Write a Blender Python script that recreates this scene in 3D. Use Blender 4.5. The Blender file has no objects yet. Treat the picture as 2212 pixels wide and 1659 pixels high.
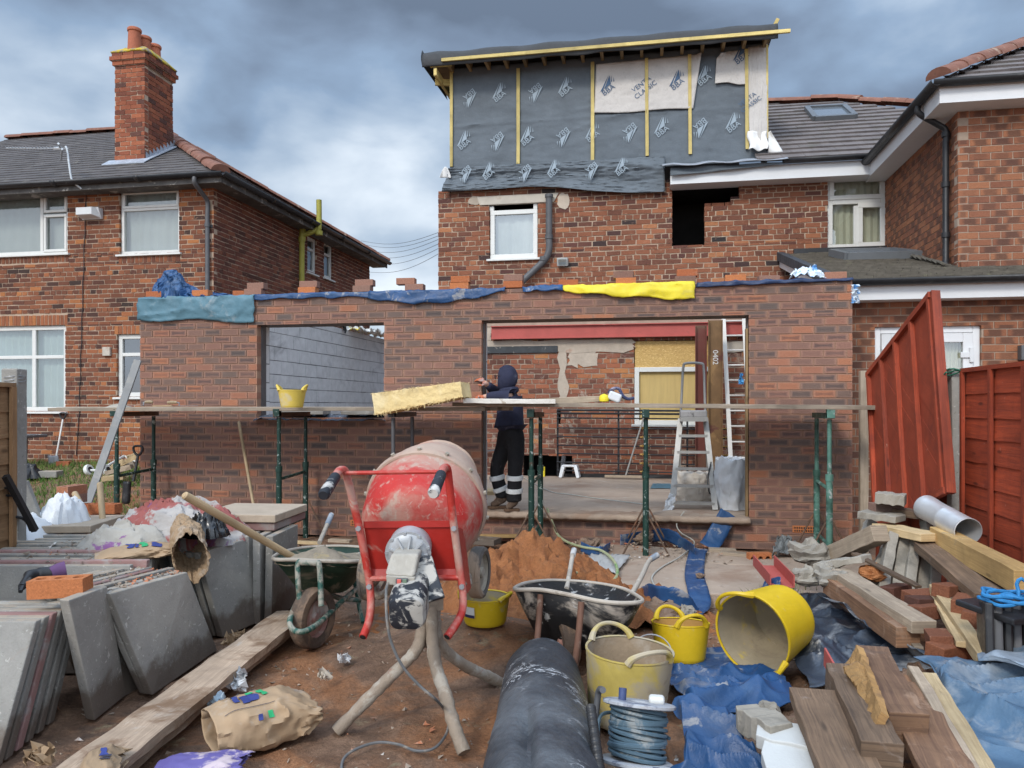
import bpy, bmesh, math, random
from mathutils import Vector, Matrix, noise
V = Vector
sc = bpy.context.scene
col = sc.collection
rng = random.Random(7)
R = math.radians
# ------------------------------------------------------------------ camera, world, sun, exposure
F, CX, HZ, EZ = 1650.0, 1106.0, 875.0, 1.5
YAW = R(10.3); CA, SA = math.cos(YAW), math.sin(YAW)
cam = bpy.data.cameras.new('camera'); camo = bpy.data.objects.new('camera', cam); col.objects.link(camo)
camo.location = (0, 0, EZ); camo.rotation_euler = (R(90), 0, YAW)
cam.sensor_width = 36; cam.lens = 36 * F / 2212; cam.shift_y = (HZ - 829.5) / 2212
cam.clip_start = .05; cam.clip_end = 3000
sc.camera = camo
SUN_EL, SUN_AZ = R(38), R(200)      # azimuth clockwise from +Y: behind the camera, a little to its left
sun = bpy.data.lights.new('sun', 'SUN'); suno = bpy.data.objects.new('sun', sun); col.objects.link(suno)
sun.energy = 1.3; sun.angle = R(12); sun.color = (1, .95, .87)
sd = V((math.sin(SUN_AZ) * math.cos(SUN_EL), math.cos(SUN_AZ) * math.cos(SUN_EL), math.sin(SUN_EL)))
suno.rotation_euler = sd.to_track_quat('Z', 'Y').to_euler(); suno.location = sd * 50
w = bpy.data.worlds.new('World'); sc.world = w; w.use_nodes = True
def build_world():
    nt = w.node_tree; nt.nodes.clear(); N = nt.nodes.new; L = nt.links.new
    def m(op, a, b=None, c=None, clamp=False):
        n = N('ShaderNodeMath'); n.operation = op; n.use_clamp = clamp
        for i, x in enumerate((a, b, c)):
            if x is None: continue
            if isinstance(x, (int, float)): n.inputs[i].default_value = x
            else: L(x, n.inputs[i])
        return n.outputs[0]
    out = N('ShaderNodeOutputWorld')
    sky = N('ShaderNodeTexSky'); sky.sky_type = 'NISHITA'; sky.sun_disc = False
    sky.sun_elevation = SUN_EL; sky.sun_rotation = SUN_AZ
    b1 = N('ShaderNodeBackground'); b1.inputs[1].default_value = .1; L(sky.outputs[0], b1.inputs[0])
    tc = N('ShaderNodeTexCoord'); sx = N('ShaderNodeSeparateXYZ'); L(tc.outputs['Generated'], sx.inputs[0])
    X, Y, Z = sx.outputs
    zz = 1.0
    cb = N('ShaderNodeCombineXYZ'); L(X, cb.inputs[0]); L(Y, cb.inputs[1]); L(m('MULTIPLY', Z, 1.9), cb.inputs[2])
    def nz(scale, det, rough, dist, off=0):
        n = N('ShaderNodeTexNoise'); n.inputs['Scale'].default_value = scale; n.inputs['Detail'].default_value = det
        n.inputs['Roughness'].default_value = rough; n.inputs['Distortion'].default_value = dist
        mp = N('ShaderNodeMapping'); mp.inputs['Location'].default_value = (off, off * .6, off * .3); L(cb.outputs[0], mp.inputs[0]); L(mp.outputs[0], n.inputs['Vector'])
        return n.outputs['Fac']
    big = nz(2.1, 4, .45, .25, 6.1); fine = nz(6.5, 5, .5, .2, 9.0)
    dens = m('MULTIPLY_ADD', m('ADD', m('MULTIPLY', big, .74), m('MULTIPLY', fine, .26)), 1.5, -.275)
    # a brighter break in the cloud low over the gap between the houses (a patch of sky, fixed in direction)
    def blob(dx, dy, dz, k):
        d = V((dx, dy, dz)).normalized()
        vm = N('ShaderNodeVectorMath'); vm.operation = 'DOT_PRODUCT'; L(tc.outputs['Generated'], vm.inputs[0]); vm.inputs[1].default_value = d
        return m('POWER', m('MAXIMUM', vm.outputs['Value'], 0), k)
    br = m('ADD', m('MULTIPLY', blob(-.30, .95, .10, 75), .13), m('MULTIPLY', blob(-.44, .92, .30, 120), .04))
    br = m('ADD', br, m('MULTIPLY', blob(.12, .92, .5, 10), -.02))
    dens = m('ADD', dens, br)
    cr = N('ShaderNodeValToRGB'); L(dens, cr.inputs[0]); e = cr.color_ramp.elements
    e[0].position = .34; e[0].color = (.10, .13, .18, 1); e[1].position = .78; e[1].color = (.70, .76, .82, 1)
    for p, c in ((.45, (.155, .205, .285, 1)), (.54, (.215, .295, .41, 1)), (.64, (.37, .45, .55, 1))):
        q = e.new(p); q.color = c
    # the bright side of the sky lies behind the camera: thin lit cloud, warm low down
    back = m('MULTIPLY_ADD', Y, -.75, .15, True)
    gain = m('ADD', m('MULTIPLY_ADD', back, 3.0, .9), m('MULTIPLY', m('POWER', m('MAXIMUM', Z, 0), 4), 4.5))
    warm = N('ShaderNodeMixRGB'); warm.blend_type = 'MIX'; L(m('MULTIPLY', back, .35), warm.inputs[0]); L(cr.outputs[0], warm.inputs[1]); warm.inputs[2].default_value = (.56, .54, .49, 1)
    b2 = N('ShaderNodeBackground'); L(warm.outputs[0], b2.inputs[0]); L(gain, b2.inputs[1])
    mx = N('ShaderNodeMixShader'); mx.inputs[0].default_value = .9; L(b1.outputs[0], mx.inputs[1]); L(b2.outputs[0], mx.inputs[2])
    L(mx.outputs[0], out.inputs[0])
build_world()
sc.view_settings.view_transform = 'Standard'; sc.view_settings.look = 'None'; sc.view_settings.gamma = 1; sc.view_settings.exposure = 0.58
sc.view_settings.use_curve_mapping = False
sc.cycles.max_bounces = 6; sc.cycles.transparent_max_bounces = 8
# ------------------------------------------------------------------ pixel -> place
def ray(u, v):
    a = (u - CX) / F
    return V((a * CA - SA, a * SA + CA, (HZ - v) / F))
E0 = V((0, 0, EZ))
def PY(u, v, y): r = ray(u, v); return E0 + r * (y / r.y)
def PX(u, v, x): r = ray(u, v); return E0 + r * (x / r.x)
def PZ(u, v, z=0.): r = ray(u, v); return E0 + r * ((z - EZ) / r.z)
def PD(u, v, d): return E0 + ray(u, v) * d
CR = V((CA, SA, 0)); CF = V((-SA, CA, 0)); UP = V((0, 0, 1))   # directions right / away, as seen from where the photo was taken
def C3(r, d, z=0.): return CR * r + CF * d + UP * z
# ------------------------------------------------------------------ mesh builder
BASE = {}
class MB:
    def __init__(s): s.v = []; s.f = []; s.uv = []; s.r = []; s.m = []; s.s = []
    def face(s, ids, uv=None, r=(0, 0), m=0, sm=False):
        s.f.append(tuple(ids)); s.uv.append(uv); s.r.append(r); s.m.append(m); s.s.append(sm)
    def add(s, *ps):
        n = len(s.v); s.v.extend([tuple(p) for p in ps]); return list(range(n, n + len(ps)))
    def quad(s, a, b, c, d, uv=None, **k):
        s.face(s.add(a, b, c, d), uv or [(0, 0), (1, 0), (1, 1), (0, 1)], **k)
    def hexa(s, p, r=(0, 0), m=0, uvs=None):
        # p: 8 points, bottom loop 0..3, top loop 4..7
        i = s.add(*p)
        P = [V(q) for q in p]
        for f in ((3, 2, 1, 0), (4, 5, 6, 7), (0, 1, 5, 4), (1, 2, 6, 5), (2, 3, 7, 6), (3, 0, 4, 7)):
            a, b, c, d = [P[k] for k in f]
            e1 = (b - a).length; e2 = (d - a).length
            uv = [(0, 0), (e1, 0), (e1, e2), (0, e2)] if e1 >= e2 else [(0, 0), (0, e1), (e2, e1), (e2, 0)]
            o = rng.random() * 3
            s.face([i[k] for k in f], [(x + o, y + o * 1.7) for x, y in uv], r=r, m=m)
    def box(s, c, size, rot=None, m=0, r=(0, 0)):
        c = V(c); x, y, z = size[0] / 2, size[1] / 2, size[2] / 2
        q = [V(t) for t in ((-x, -y, -z), (x, -y, -z), (x, y, -z), (-x, y, -z), (-x, -y, z), (x, -y, z), (x, y, z), (-x, y, z))]
        if rot is not None: q = [rot @ t for t in q]
        s.hexa([c + t for t in q], m=m, r=r)
    def bx(s, x0, x1, y0, y1, z0, z1, m=0): s.box(((x0 + x1) / 2, (y0 + y1) / 2, (z0 + z1) / 2), (abs(x1 - x0), abs(y1 - y0), abs(z1 - z0)), m=m)
    def beam(s, p0, p1, wd, th, up=UP, m=0, n=1, jit=0., taper=1.):
        p0, p1 = V(p0), V(p1); d = (p1 - p0).normalized(); sd = d.cross(V(up))
        sd = sd.normalized() if sd.length > 1e-4 else d.orthogonal().normalized()
        u = sd.cross(d).normalized(); L = (p1 - p0).length; o = rng.random() * 5
        rings = []
        for k in range(n + 1):
            t = k / n; c = p0.lerp(p1, t); f = 1 + (taper - 1) * t
            j = lambda: rng.uniform(-jit, jit)
            rings.append(s.add(*[c + sd * (a * wd / 2 * f + j()) + u * (b * th / 2 * f + j()) for a, b in ((-1, -1), (1, -1), (1, 1), (-1, 1))]))
        cum = [0, wd, wd + th, 2 * wd + th, 2 * wd + 2 * th]
        for k in range(n):
            a, b = rings[k], rings[k + 1]
            for q in range(4):
                q2 = (q + 1) % 4
                s.face((a[q], a[q2], b[q2], b[q]), [(k / n * L + o, cum[q] + o), (k / n * L + o, cum[q + 1] + o), ((k + 1) / n * L + o, cum[q + 1] + o), ((k + 1) / n * L + o, cum[q] + o)], m=m)
        s.face(rings[0][::-1], [(o, o), (o + .02, o), (o + .02, o + th), (o, o + th)], m=m); s.face(rings[-1], [(o, o), (o + .02, o), (o + .02, o + th), (o, o + th)], m=m)
    def tube(s, pts, r, n=8, m=0, caps=True, closed=False, sm=True):
        pts = [V(p) for p in pts]; K = len(pts); rr = r if isinstance(r, (list, tuple)) else [r] * K
        rings = []; prev = None; L = 0; Ls = []
        for k in range(K):
            if closed: t = (pts[(k + 1) % K] - pts[k - 1])
            else: t = pts[min(k + 1, K - 1)] - pts[max(k - 1, 0)]
            t = t.normalized() if t.length > 1e-9 else V((0, 0, 1))
            if prev is None: a = t.orthogonal().normalized()
            else:
                a = prev - t * prev.dot(t); a = a.normalized() if a.length > 1e-6 else t.orthogonal().normalized()
            prev = a; b = t.cross(a)
            rings.append(s.add(*[pts[k] + (a * math.cos(2 * math.pi * i / n) + b * math.sin(2 * math.pi * i / n)) * rr[k] for i in range(n)]))
            if k: L += (pts[k] - pts[k - 1]).length
            Ls.append(L)
        for k in range(K if closed else K - 1):
            A, B = rings[k], rings[(k + 1) % K]; l0, l1 = Ls[k], Ls[(k + 1) % K]
            for i in range(n):
                j = (i + 1) % n
                s.face((A[i], A[j], B[j], B[i]), [(l0, i / n), (l0, (i + 1) / n), (l1, (i + 1) / n), (l1, i / n)], m=m, sm=sm)
        if caps and not closed: s.face(rings[0][::-1], m=m); s.face(rings[-1], m=m)
    def lathe(s, prof, M, n=24, m=0, sm=True, sx=1., sy=1., fn=None):
        # prof: (radius, height) along local Z of matrix M
        rings = []
        for (r, h) in prof:
            ring = []
            for i in range(n):
                a = 2 * math.pi * i / n; p = V((r * sx * math.cos(a), r * sy * math.sin(a), h))
                if fn: p = fn(p, a)
                ring.append(M @ p)
            rings.append(s.add(*ring))
        for k in range(len(prof) - 1):
            A, B = rings[k], rings[k + 1]
            for i in range(n):
                j = (i + 1) % n
                s.face((A[i], A[j], B[j], B[i]), [(i / n, prof[k][1]), ((i + 1) / n, prof[k][1]), ((i + 1) / n, prof[k + 1][1]), (i / n, prof[k + 1][1])], m=m, sm=sm)
        return rings
    def prism(s, poly, d, m=0, uvs=None):
        # poly: list of 3d points (one loop), extruded by vector d
        d = V(d); n = len(poly); a = s.add(*poly); b = s.add(*[V(p) + d for p in poly])
        s.face(a[::-1], m=m); s.face(b, m=m)
        for i in range(n):
            j = (i + 1) % n; l = (V(poly[j]) - V(poly[i])).length
            s.face((a[i], a[j], b[j], b[i]), [(0, 0), (l, 0), (l, d.length), (0, d.length)], m=m)
    def grid(s, nu, nv, fn, m=0, sm=True, uvs=(1, 1), mfn=None):
        ids = [[s.add(fn(i / nu, j / nv))[0] for i in range(nu + 1)] for j in range(nv + 1)]
        for j in range(nv):
            for i in range(nu):
                uv = [(i / nu * uvs[0], j / nv * uvs[1]), ((i + 1) / nu * uvs[0], j / nv * uvs[1]), ((i + 1) / nu * uvs[0], (j + 1) / nv * uvs[1]), (i / nu * uvs[0], (j + 1) / nv * uvs[1])]
                s.face((ids[j][i], ids[j][i + 1], ids[j + 1][i + 1], ids[j + 1][i]), uv, m=(mfn((i + .5) / nu, (j + .5) / nv) if mfn else m), sm=sm)
    def build(s, name, mats, parent=None, base=None, fix=True, bevel=0., seg=2, solid=0., sub=0, weld=False, off=0.):
        if not isinstance(mats, (list, tuple)): mats = [mats]
        if parent is not None: b = BASE[parent.name]
        else:
            if base is None:
                xs, ys, zs = zip(*s.v); base = ((min(xs) + max(xs)) / 2, (min(ys) + max(ys)) / 2, min(zs))
            b = V(base)
        me = bpy.data.meshes.new(name)
        me.from_pydata([(x - b.x, y - b.y, z - b.z) for x, y, z in s.v], [], s.f)
        l1 = me.uv_layers.new(name='UVMap'); l2 = me.uv_layers.new(name='rnd')
        d1, d2 = [], []
        for f, uv, r in zip(s.f, s.uv, s.r):
            for k in range(len(f)):
                d1.extend(uv[k] if uv else (0., 0.)); d2.extend(r)
        l1.data.foreach_set('uv', d1); l2.data.foreach_set('uv', d2)
        for mt in mats: me.materials.append(mt)
        me.polygons.foreach_set('material_index', s.m); me.polygons.foreach_set('use_smooth', s.s)
        if any(s.s): SM = True
        else: SM = False
        if fix or weld:
            bm = bmesh.new(); bm.from_mesh(me)
            if weld: bmesh.ops.remove_doubles(bm, verts=bm.verts, dist=1e-4)
            bmesh.ops.recalc_face_normals(bm, faces=bm.faces); bm.to_mesh(me); bm.free()
        me.update()
        if SM: me.set_sharp_from_angle(angle=R(42))
        o = bpy.data.objects.new(name, me); col.objects.link(o)
        if parent is not None: o.parent = parent
        else: o.location = b
        BASE[o.name] = b
        if solid: q = o.modifiers.new('thickness', 'SOLIDIFY'); q.thickness = solid; q.offset = off
        if bevel:
            q = o.modifiers.new('edge', 'BEVEL'); q.width = bevel; q.segments = seg; q.limit_method = 'ANGLE'; q.angle_limit = R(35)
        if sub: q = o.modifiers.new('sub', 'SUBSURF'); q.levels = sub; q.render_levels = sub
        return o
def tag(o, label=None, cat=None, group=None, kind=None):
    if label: o['label'] = label
    if cat: o['category'] = cat
    if group: o['group'] = group
    if kind: o['kind'] = kind
    return o
def T(name, label, cat, loc, group=None):
    o = bpy.data.objects.new(name, None); col.objects.link(o); o.location = V(loc); o.empty_display_size = .1; BASE[o.name] = V(loc)
    return tag(o, label, cat, group)
def smooth(a, b, x): t = max(0., min(1., (x - a) / (b - a))); return t * t * (3 - 2 * t)
def cr(pts, n=6, closed=False):
    # Catmull-Rom through points
    P = [V(p) for p in pts]; out = []; K = len(P)
    for i in range(K if closed else K - 1):
        if closed: a, b, c, d = P[i - 1], P[i], P[(i + 1) % K], P[(i + 2) % K]
        else: a, b, c, d = P[max(i - 1, 0)], P[i], P[i + 1], P[min(i + 2, K - 1)]
        for k in range(n):
            t = k / n
            out.append(.5 * ((2 * b) + (c - a) * t + (2 * a - 5 * b + 4 * c - d) * t * t + (3 * b - a - 3 * c + d) * t ** 3))
    if not closed: out.append(P[-1])
    return out
def rdg(p): n = abs(noise.noise(V(p))); return (1 - min(1, n * 3.0)) ** 1.6
def fbm(p, o=4): return noise.fractal(V(p), 1., 2., o)
# ------------------------------------------------------------------ materials
class NT:
    def __init__(s, mt): s.t = mt.node_tree
    def n(s, ty, **k):
        q = s.t.nodes.new(ty)
        for a, b in k.items(): setattr(q, a, b)
        return q
    def l(s, a, b): s.t.links.new(a, b)
    def m(s, op, a, b=None, c=None, clamp=False):
        q = s.n('ShaderNodeMath', operation=op, use_clamp=clamp)
        for i, x in enumerate((a, b, c)):
            if x is None: continue
            if isinstance(x, (int, float)): q.inputs[i].default_value = x
            else: s.l(x, q.inputs[i])
        return q.outputs[0]
    def mix(s, f, a, b, blend='MIX'):
        q = s.n('ShaderNodeMixRGB', blend_type=blend)
        for i, x in enumerate((f, a, b)):
            if isinstance(x, (int, float)): q.inputs[i].default_value = x
            elif isinstance(x, tuple): q.inputs[i].default_value = (*x, 1)[:4]
            else: s.l(x, q.inputs[i])
        return q.outputs[0]
    def noise(s, vec, scale, det=4, rough=.55, dist=0.):
        q = s.n('ShaderNodeTexNoise'); q.inputs['Scale'].default_value = scale; q.inputs['Detail'].default_value = det
        q.inputs['Roughness'].default_value = rough; q.inputs['Distortion'].default_value = dist
        if vec is not None: s.l(vec, q.inputs['Vector'])
        return q.outputs['Fac']
    def ramp(s, f, stops, const=False):
        q = s.n('ShaderNodeValToRGB'); s.l(f, q.inputs[0]); e = q.color_ramp.elements
        if const: q.color_ramp.interpolation = 'CONSTANT'
        e[0].position, e[0].color = stops[0][0], (*stops[0][1], 1); e[1].position, e[1].color = stops[-1][0], (*stops[-1][1], 1)
        for p, c in stops[1:-1]: x = e.new(p); x.color = (*c, 1)
        return q.outputs[0]
    def step(s, x, a, b):
        q = s.n('ShaderNodeMapRange', interpolation_type='SMOOTHSTEP'); q.inputs[1].default_value = a; q.inputs[2].default_value = b
        s.l(x, q.inputs[0]); return q.outputs[0]
def newmat(name):
    mt = bpy.data.materials.new(name); mt.use_nodes = True; k = NT(mt); bs = mt.node_tree.nodes['Principled BSDF']
    return mt, k, bs
def finish(k, bs, c, rough, bumpf=None, bump=.2, bdist=.01, metal=0., spec=.4):
    if isinstance(c, tuple): bs.inputs['Base Color'].default_value = (*c, 1)
    else: k.l(c, bs.inputs['Base Color'])
    if isinstance(rough, float): bs.inputs['Roughness'].default_value = rough
    else: k.l(rough, bs.inputs['Roughness'])
    bs.inputs['Metallic'].default_value = metal; bs.inputs['Specular IOR Level'].default_value = spec
    if bumpf is not None:
        b = k.n('ShaderNodeBump'); b.inputs['Strength'].default_value = bump; b.inputs['Distance'].default_value = bdist
        k.l(bumpf, b.inputs['Height']); k.l(b.outputs[0], bs.inputs['Normal'])
def mul(c, f): return tuple(min(1., x * f) for x in c)
def mat(name, c, rough=.8, var=.25, vs=5., bump=.25, bs_=60., bdist=.006, metal=0., spec=.35, objvar=.12, dirt=(), coord='Object', stretch=None, trans=0.):
    mt, k, bs = newmat(name)
    tc = k.n('ShaderNodeTexCoord'); vec = tc.outputs[coord]
    if stretch:
        mp = k.n('ShaderNodeMapping'); mp.inputs['Scale'].default_value = stretch; k.l(vec, mp.inputs[0]); vec = mp.outputs[0]
    oi = k.n('ShaderNodeObjectInfo')
    off = k.n('ShaderNodeVectorMath', operation='ADD'); k.l(vec, off.inputs[0])
    sc_ = k.n('ShaderNodeVectorMath', operation='SCALE'); sc_.inputs[0].default_value = (7, 3, 5); k.l(oi.outputs['Random'], sc_.inputs['Scale']); k.l(sc_.outputs[0], off.inputs[1]); vec = off.outputs[0]
    n1 = k.noise(vec, vs, 5, .6, .3); n2 = k.noise(vec, bs_, 4, .65)
    f = k.m('ADD', k.m('MULTIPLY', n1, .75), k.m('MULTIPLY', n2, .25))
    c_ = k.ramp(f, [(.3, mul(c, 1 - var)), (.7, mul(c, 1 + var))])
    for (dc, ds, lo, hi, am) in dirt:
        c_ = k.mix(k.m('MULTIPLY', k.step(k.noise(vec, ds, 6, .65, .6), lo, hi), am), c_, dc)
    if objvar:
        c_ = k.mix(1., c_, k.ramp(oi.outputs['Random'], [(0, (1 - objvar,) * 3), (1, (1 + objvar,) * 3)]), 'MULTIPLY')
    finish(k, bs, c_, k.ramp(n2, [(.3, (max(0, rough - .1),) * 3), (.7, (min(1, rough + .1),) * 3)]), k.m('ADD', k.m('MULTIPLY', n1, .6), n2), bump, bdist, metal, spec)
    return mt
def wood(name, c1, c2, rough=.75, dirt=(), bump=.3, gscale=1.):
    mt, k, bs = newmat(name)
    uv = k.n('ShaderNodeUVMap', uv_map='UVMap'); oi = k.n('ShaderNodeObjectInfo')
    mp = k.n('ShaderNodeMapping'); mp.inputs['Scale'].default_value = (1.6 * gscale, 38 * gscale, 1); k.l(uv.outputs[0], mp.inputs[0])
    sc_ = k.n('ShaderNodeVectorMath', operation='SCALE'); sc_.inputs[0].default_value = (17, 31, 5); k.l(oi.outputs['Random'], sc_.inputs['Scale'])
    ad = k.n('ShaderNodeVectorMath', operation='ADD'); k.l(mp.outputs[0], ad.inputs[0]); k.l(sc_.outputs[0], ad.inputs[1])
    g = k.noise(ad.outputs[0], 1.6, 6, .6, 1.2)
    tc = k.n('ShaderNodeTexCoord')
    b = k.noise(tc.outputs['Object'], 4., 5, .6, .5); fine = k.noise(tc.outputs['Object'], 70., 4, .7)
    c_ = k.ramp(g, [(.32, c2), (.62, c1)])
    c_ = k.mix(1., c_, k.ramp(b, [(.3, (.72,) * 3), (.7, (1.2,) * 3)]), 'MULTIPLY')
    c_ = k.mix(1., c_, k.ramp(oi.outputs['Random'], [(0, (.8, .82, .84)), (1, (1.18, 1.15, 1.1))]), 'MULTIPLY')
    pb = k.noise(uv.outputs[0], .8, 1, .5); c_ = k.mix(1., c_, k.ramp(pb, [(.3, (.74,) * 3), (.7, (1.2,) * 3)]), 'MULTIPLY')   # board to board
    m2 = k.n('ShaderNodeMapping'); m2.inputs['Scale'].default_value = (2.6, 9, 1); k.l(ad.outputs[0], m2.inputs[0]); m2.inputs['Scale'].default_value = (1.5, .24, 1)
    vo = k.n('ShaderNodeTexVoronoi'); vo.inputs['Scale'].default_value = 1.; k.l(m2.outputs[0], vo.inputs['Vector'])
    c_ = k.mix(k.m('MULTIPLY', k.m('SUBTRACT', 1., k.step(vo.outputs['Distance'], .05, .13)), .75), c_, mul(c2, .35))   # knots
    cr_ = k.m('MULTIPLY', k.m('SUBTRACT', 1., k.step(k.m('ABSOLUTE', k.m('SUBTRACT', g, .5)), .0, .018)), k.step(b, .5, .62)); c_ = k.mix(k.m('MULTIPLY', cr_, .7), c_, mul(c2, .3))   # drying splits
    for (dc, ds, lo, hi, am) in dirt:
        c_ = k.mix(k.m('MULTIPLY', k.step(k.noise(tc.outputs['Object'], ds, 6, .65, .6), lo, hi), am), c_, dc)
    finish(k, bs, c_, rough, k.m('ADD', g, k.m('MULTIPLY', fine, .5)), bump, .004)
    return mt
def brickmat(name, stops, mode='new', bump=.8, patch=None, stain=.35, smear=0.):
    mt, k, bs = newmat(name)
    uv = k.n('ShaderNodeUVMap', uv_map='UVMap'); rn = k.n('ShaderNodeUVMap', uv_map='rnd')
    s1 = k.n('ShaderNodeSeparateXYZ'); k.l(rn.outputs[0], s1.inputs[0]); r1, r2 = s1.outputs[0], s1.outputs[1]
    s2 = k.n('ShaderNodeSeparateXYZ'); k.l(uv.outputs[0], s2.inputs[0])
    tc = k.n('ShaderNodeTexCoord'); P = tc.outputs['Object']
    c_ = k.ramp(r1, stops)
    fine = k.noise(P, 90., 5, .7); med = k.noise(P, 16., 5, .65, .5); big = k.noise(P, .9, 5, .6, .4)
    a = k.m('ABSOLUTE', k.m('MULTIPLY_ADD', s2.outputs[0], 2., -1.)); b = k.m('ABSOLUTE', k.m('MULTIPLY_ADD', s2.outputs[1], 2., -1.))
    wob = k.m('MULTIPLY_ADD', med, .7, -.35)
    if mode == 'new':
        # fired-in dark hourglass in the middle of most faces, paler rim
        hg = k.m('ADD', k.m('SUBTRACT', b, k.m('MULTIPLY', k.m('POWER', a, 2.), .42)), wob)
        core = k.m('MULTIPLY', k.m('SUBTRACT', 1., k.step(hg, .12, .5)), k.m('SUBTRACT', 1., k.step(a, .72, .95)))
        core = k.m('MULTIPLY', core, k.step(r2, .1, .9))
        c_ = k.mix(k.m('MULTIPLY', core, .56), c_, (.05, .045, .05))
        rim = k.step(k.m('MAXIMUM', k.m('ADD', a, k.m('MULTIPLY', wob, .1)), k.m('ADD', b, k.m('MULTIPLY', wob, .25))), .70, .95)
        c_ = k.mix(k.m('MULTIPLY', rim, .42), c_, (.36, .20, .145))
        c_ = k.mix(k.m('MULTIPLY', k.step(k.noise(P, 6., 6, .7, 1.), .70, .76), .4), c_, (.55, .52, .48))
    elif mode == 'smoke':
        core = k.m('MULTIPLY', k.step(k.m('ADD', k.m('SUBTRACT', 1., k.m('MAXIMUM', a, k.m('MULTIPLY', b, .6))), wob), .18, .6), k.step(r2, .15, .6))
        c_ = k.mix(k.m('MULTIPLY', core, .66), c_, (.07, .043, .036))
    else:
        c_ = k.mix(k.m('MULTIPLY', k.step(med, .56, .72), k.m('MULTIPLY', k.step(r2, .35, .9), .75)), c_, (.40, .24, .16))
        c_ = k.mix(k.m('MULTIPLY', k.step(k.noise(P, 9., 5, .7, 1.), .55, .75), .5), c_, (.05, .03, .025))
    if patch:
        c_ = k.mix(k.step(k.noise(P, patch[0], 6, .7, .8), patch[1], patch[1] + .06), c_, patch[2])
    if smear:
        c_ = k.mix(k.m('MULTIPLY', k.step(k.noise(P, 3., 6, .75, 1.2), .56, .66), smear), c_, (.42, .34, .28))
    c_ = k.mix(1., c_, k.ramp(fine, [(.25, (.7,) * 3), (.75, (1.25,) * 3)]), 'MULTIPLY')
    c_ = k.mix(stain, c_, k.ramp(big, [(.3, (.5, .47, .45)), (.7, (1.25, 1.25, 1.25))]), 'MULTIPLY')
    finish(k, bs, c_, .88, k.m('ADD', fine, k.m('MULTIPLY', med, .8)), bump, .006, spec=.25)
    return mt
B_NEW = brickmat('rustic_brick', [(0, (.37, .155, .085)), (.08, (.32, .14, .088)), (.15, (.25, .13, .097)), (.5, (.21, .12, .093)), (.8, (.17, .112, .09)), (1, (.13, .098, .085))], 'new', stain=.25)
B_OLD = brickmat('old_red_brick', [(0, (.40, .16, .06)), (.05, (.33, .12, .055)), (.10, (.25, .093, .047)), (.5, (.195, .075, .042)), (.8, (.13, .054, .037)), (.94, (.075, .038, .03)), (1, (.05, .035, .03))], 'old')
B_OLDM = brickmat('main_house_brick', [(0, (.38, .16, .075)), (.05, (.31, .12, .065)), (.11, (.26, .10, .055)), (.5, (.21, .083, .048)), (.8, (.15, .063, .042)), (.95, (.12, .05, .04)), (1, (.035, .03, .03))], 'old', stain=.3)
B_SIDE = brickmat('side_wall_brick', [(0, (.24, .09, .05)), (.3, (.19, .065, .043)), (.7, (.15, .055, .038)), (1, (.09, .04, .03))], 'old')
B_IN = brickmat('stripped_inner_brick', [(0, (.44, .19, .075)), (.12, (.33, .12, .065)), (.5, (.26, .10, .062)), (1, (.12, .055, .042))], 'old', smear=.75)
B_NB = brickmat('neighbour_brick', [(0, (.34, .145, .075)), (.5, (.29, .12, .066)), (1, (.22, .09, .055))], 'smoke', stain=.2)
B_CH = brickmat('chimney_brick', [(0, (.36, .12, .06)), (.5, (.25, .08, .045)), (.8, (.15, .055, .037)), (1, (.10, .05, .04))], 'old')
B_ORG = brickmat('orange_brick', [(0, (.50, .18, .07)), (.5, (.42, .14, .055)), (1, (.36, .11, .05))], 'plain', stain=.2)
M_MORT = mat('mortar_buff', (.34, .26, .20), .95, .2, 8, .4, 120)
M_MORTN = mat('mortar_brown', (.33, .20, .14), .95, .15, 8, .4, 120)
M_MORTO = mat('mortar_old', (.43, .32, .235), .95, .25, 6, .4, 120)
M_BLOCK = mat('concrete_block', (.60, .60, .605), .95, .14, 7, .5, 90, objvar=0, dirt=(((.24, .24, .25), 1.6, .55, .75, .6),))
M_MORTB = mat('block_mortar', (.17, .17, .175), .95, .2, 6)
M_SLATE = mat('roof_slate', (.082, .073, .07), .88, .35, 3, .3, 40, dirt=(((.28, .26, .22), 2.2, .58, .75, .5), ((.07, .065, .07), 9, .52, .62, .6)))
M_TILE = mat('concrete_roof_tile', (.155, .135, .13), .85, .3, 4, .4, 60, dirt=(((.09, .09, .06), 3, .55, .7, .5),))
M_TILE2 = mat('mossy_roof_tile', (.12, .105, .085), .9, .4, 8, .5, 60, dirt=(((.20, .19, .12), 12, .58, .7, .6),))
M_RIDGE = mat('terracotta_ridge', (.21, .095, .065), .85, .3, 6, .3, 50, dirt=(((.40, .33, .25), 5, .58, .68, .6), ((.09, .06, .05), 7, .6, .7, .6)))
M_POT = mat('terracotta_pot', (.40, .13, .07), .8, .25, 6, .2, 50, dirt=(((.14, .07, .05), 6, .55, .7, .6),))
M_UPVC = mat('white_upvc', (.64, .64, .61), .35, .05, 3, .02, 20, objvar=.03, dirt=(((.5, .47, .4), 5, .6, .8, .4),))
M_WHITE = mat('white_board', (.66, .67, .68), .45, .05, 3, .03, 20, dirt=(((.5, .48, .42), 3, .6, .8, .35),))
M_BLKPL = mat('black_plastic', (.022, .022, .024), .42, .3, 6, .08, 40, dirt=(((.16, .15, .14), 5, .6, .75, .4),))
M_GREYPL = mat('grey_plastic', (.10, .10, .105), .5, .2, 6, .06, 40, dirt=(((.2, .19, .18), 5, .6, .75, .4),))
M_FASC = mat('weathered_fascia', (.10, .095, .09), .8, .5, 4, .3, 60, dirt=(((.42, .40, .36), 6, .58, .66, .7),))
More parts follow.
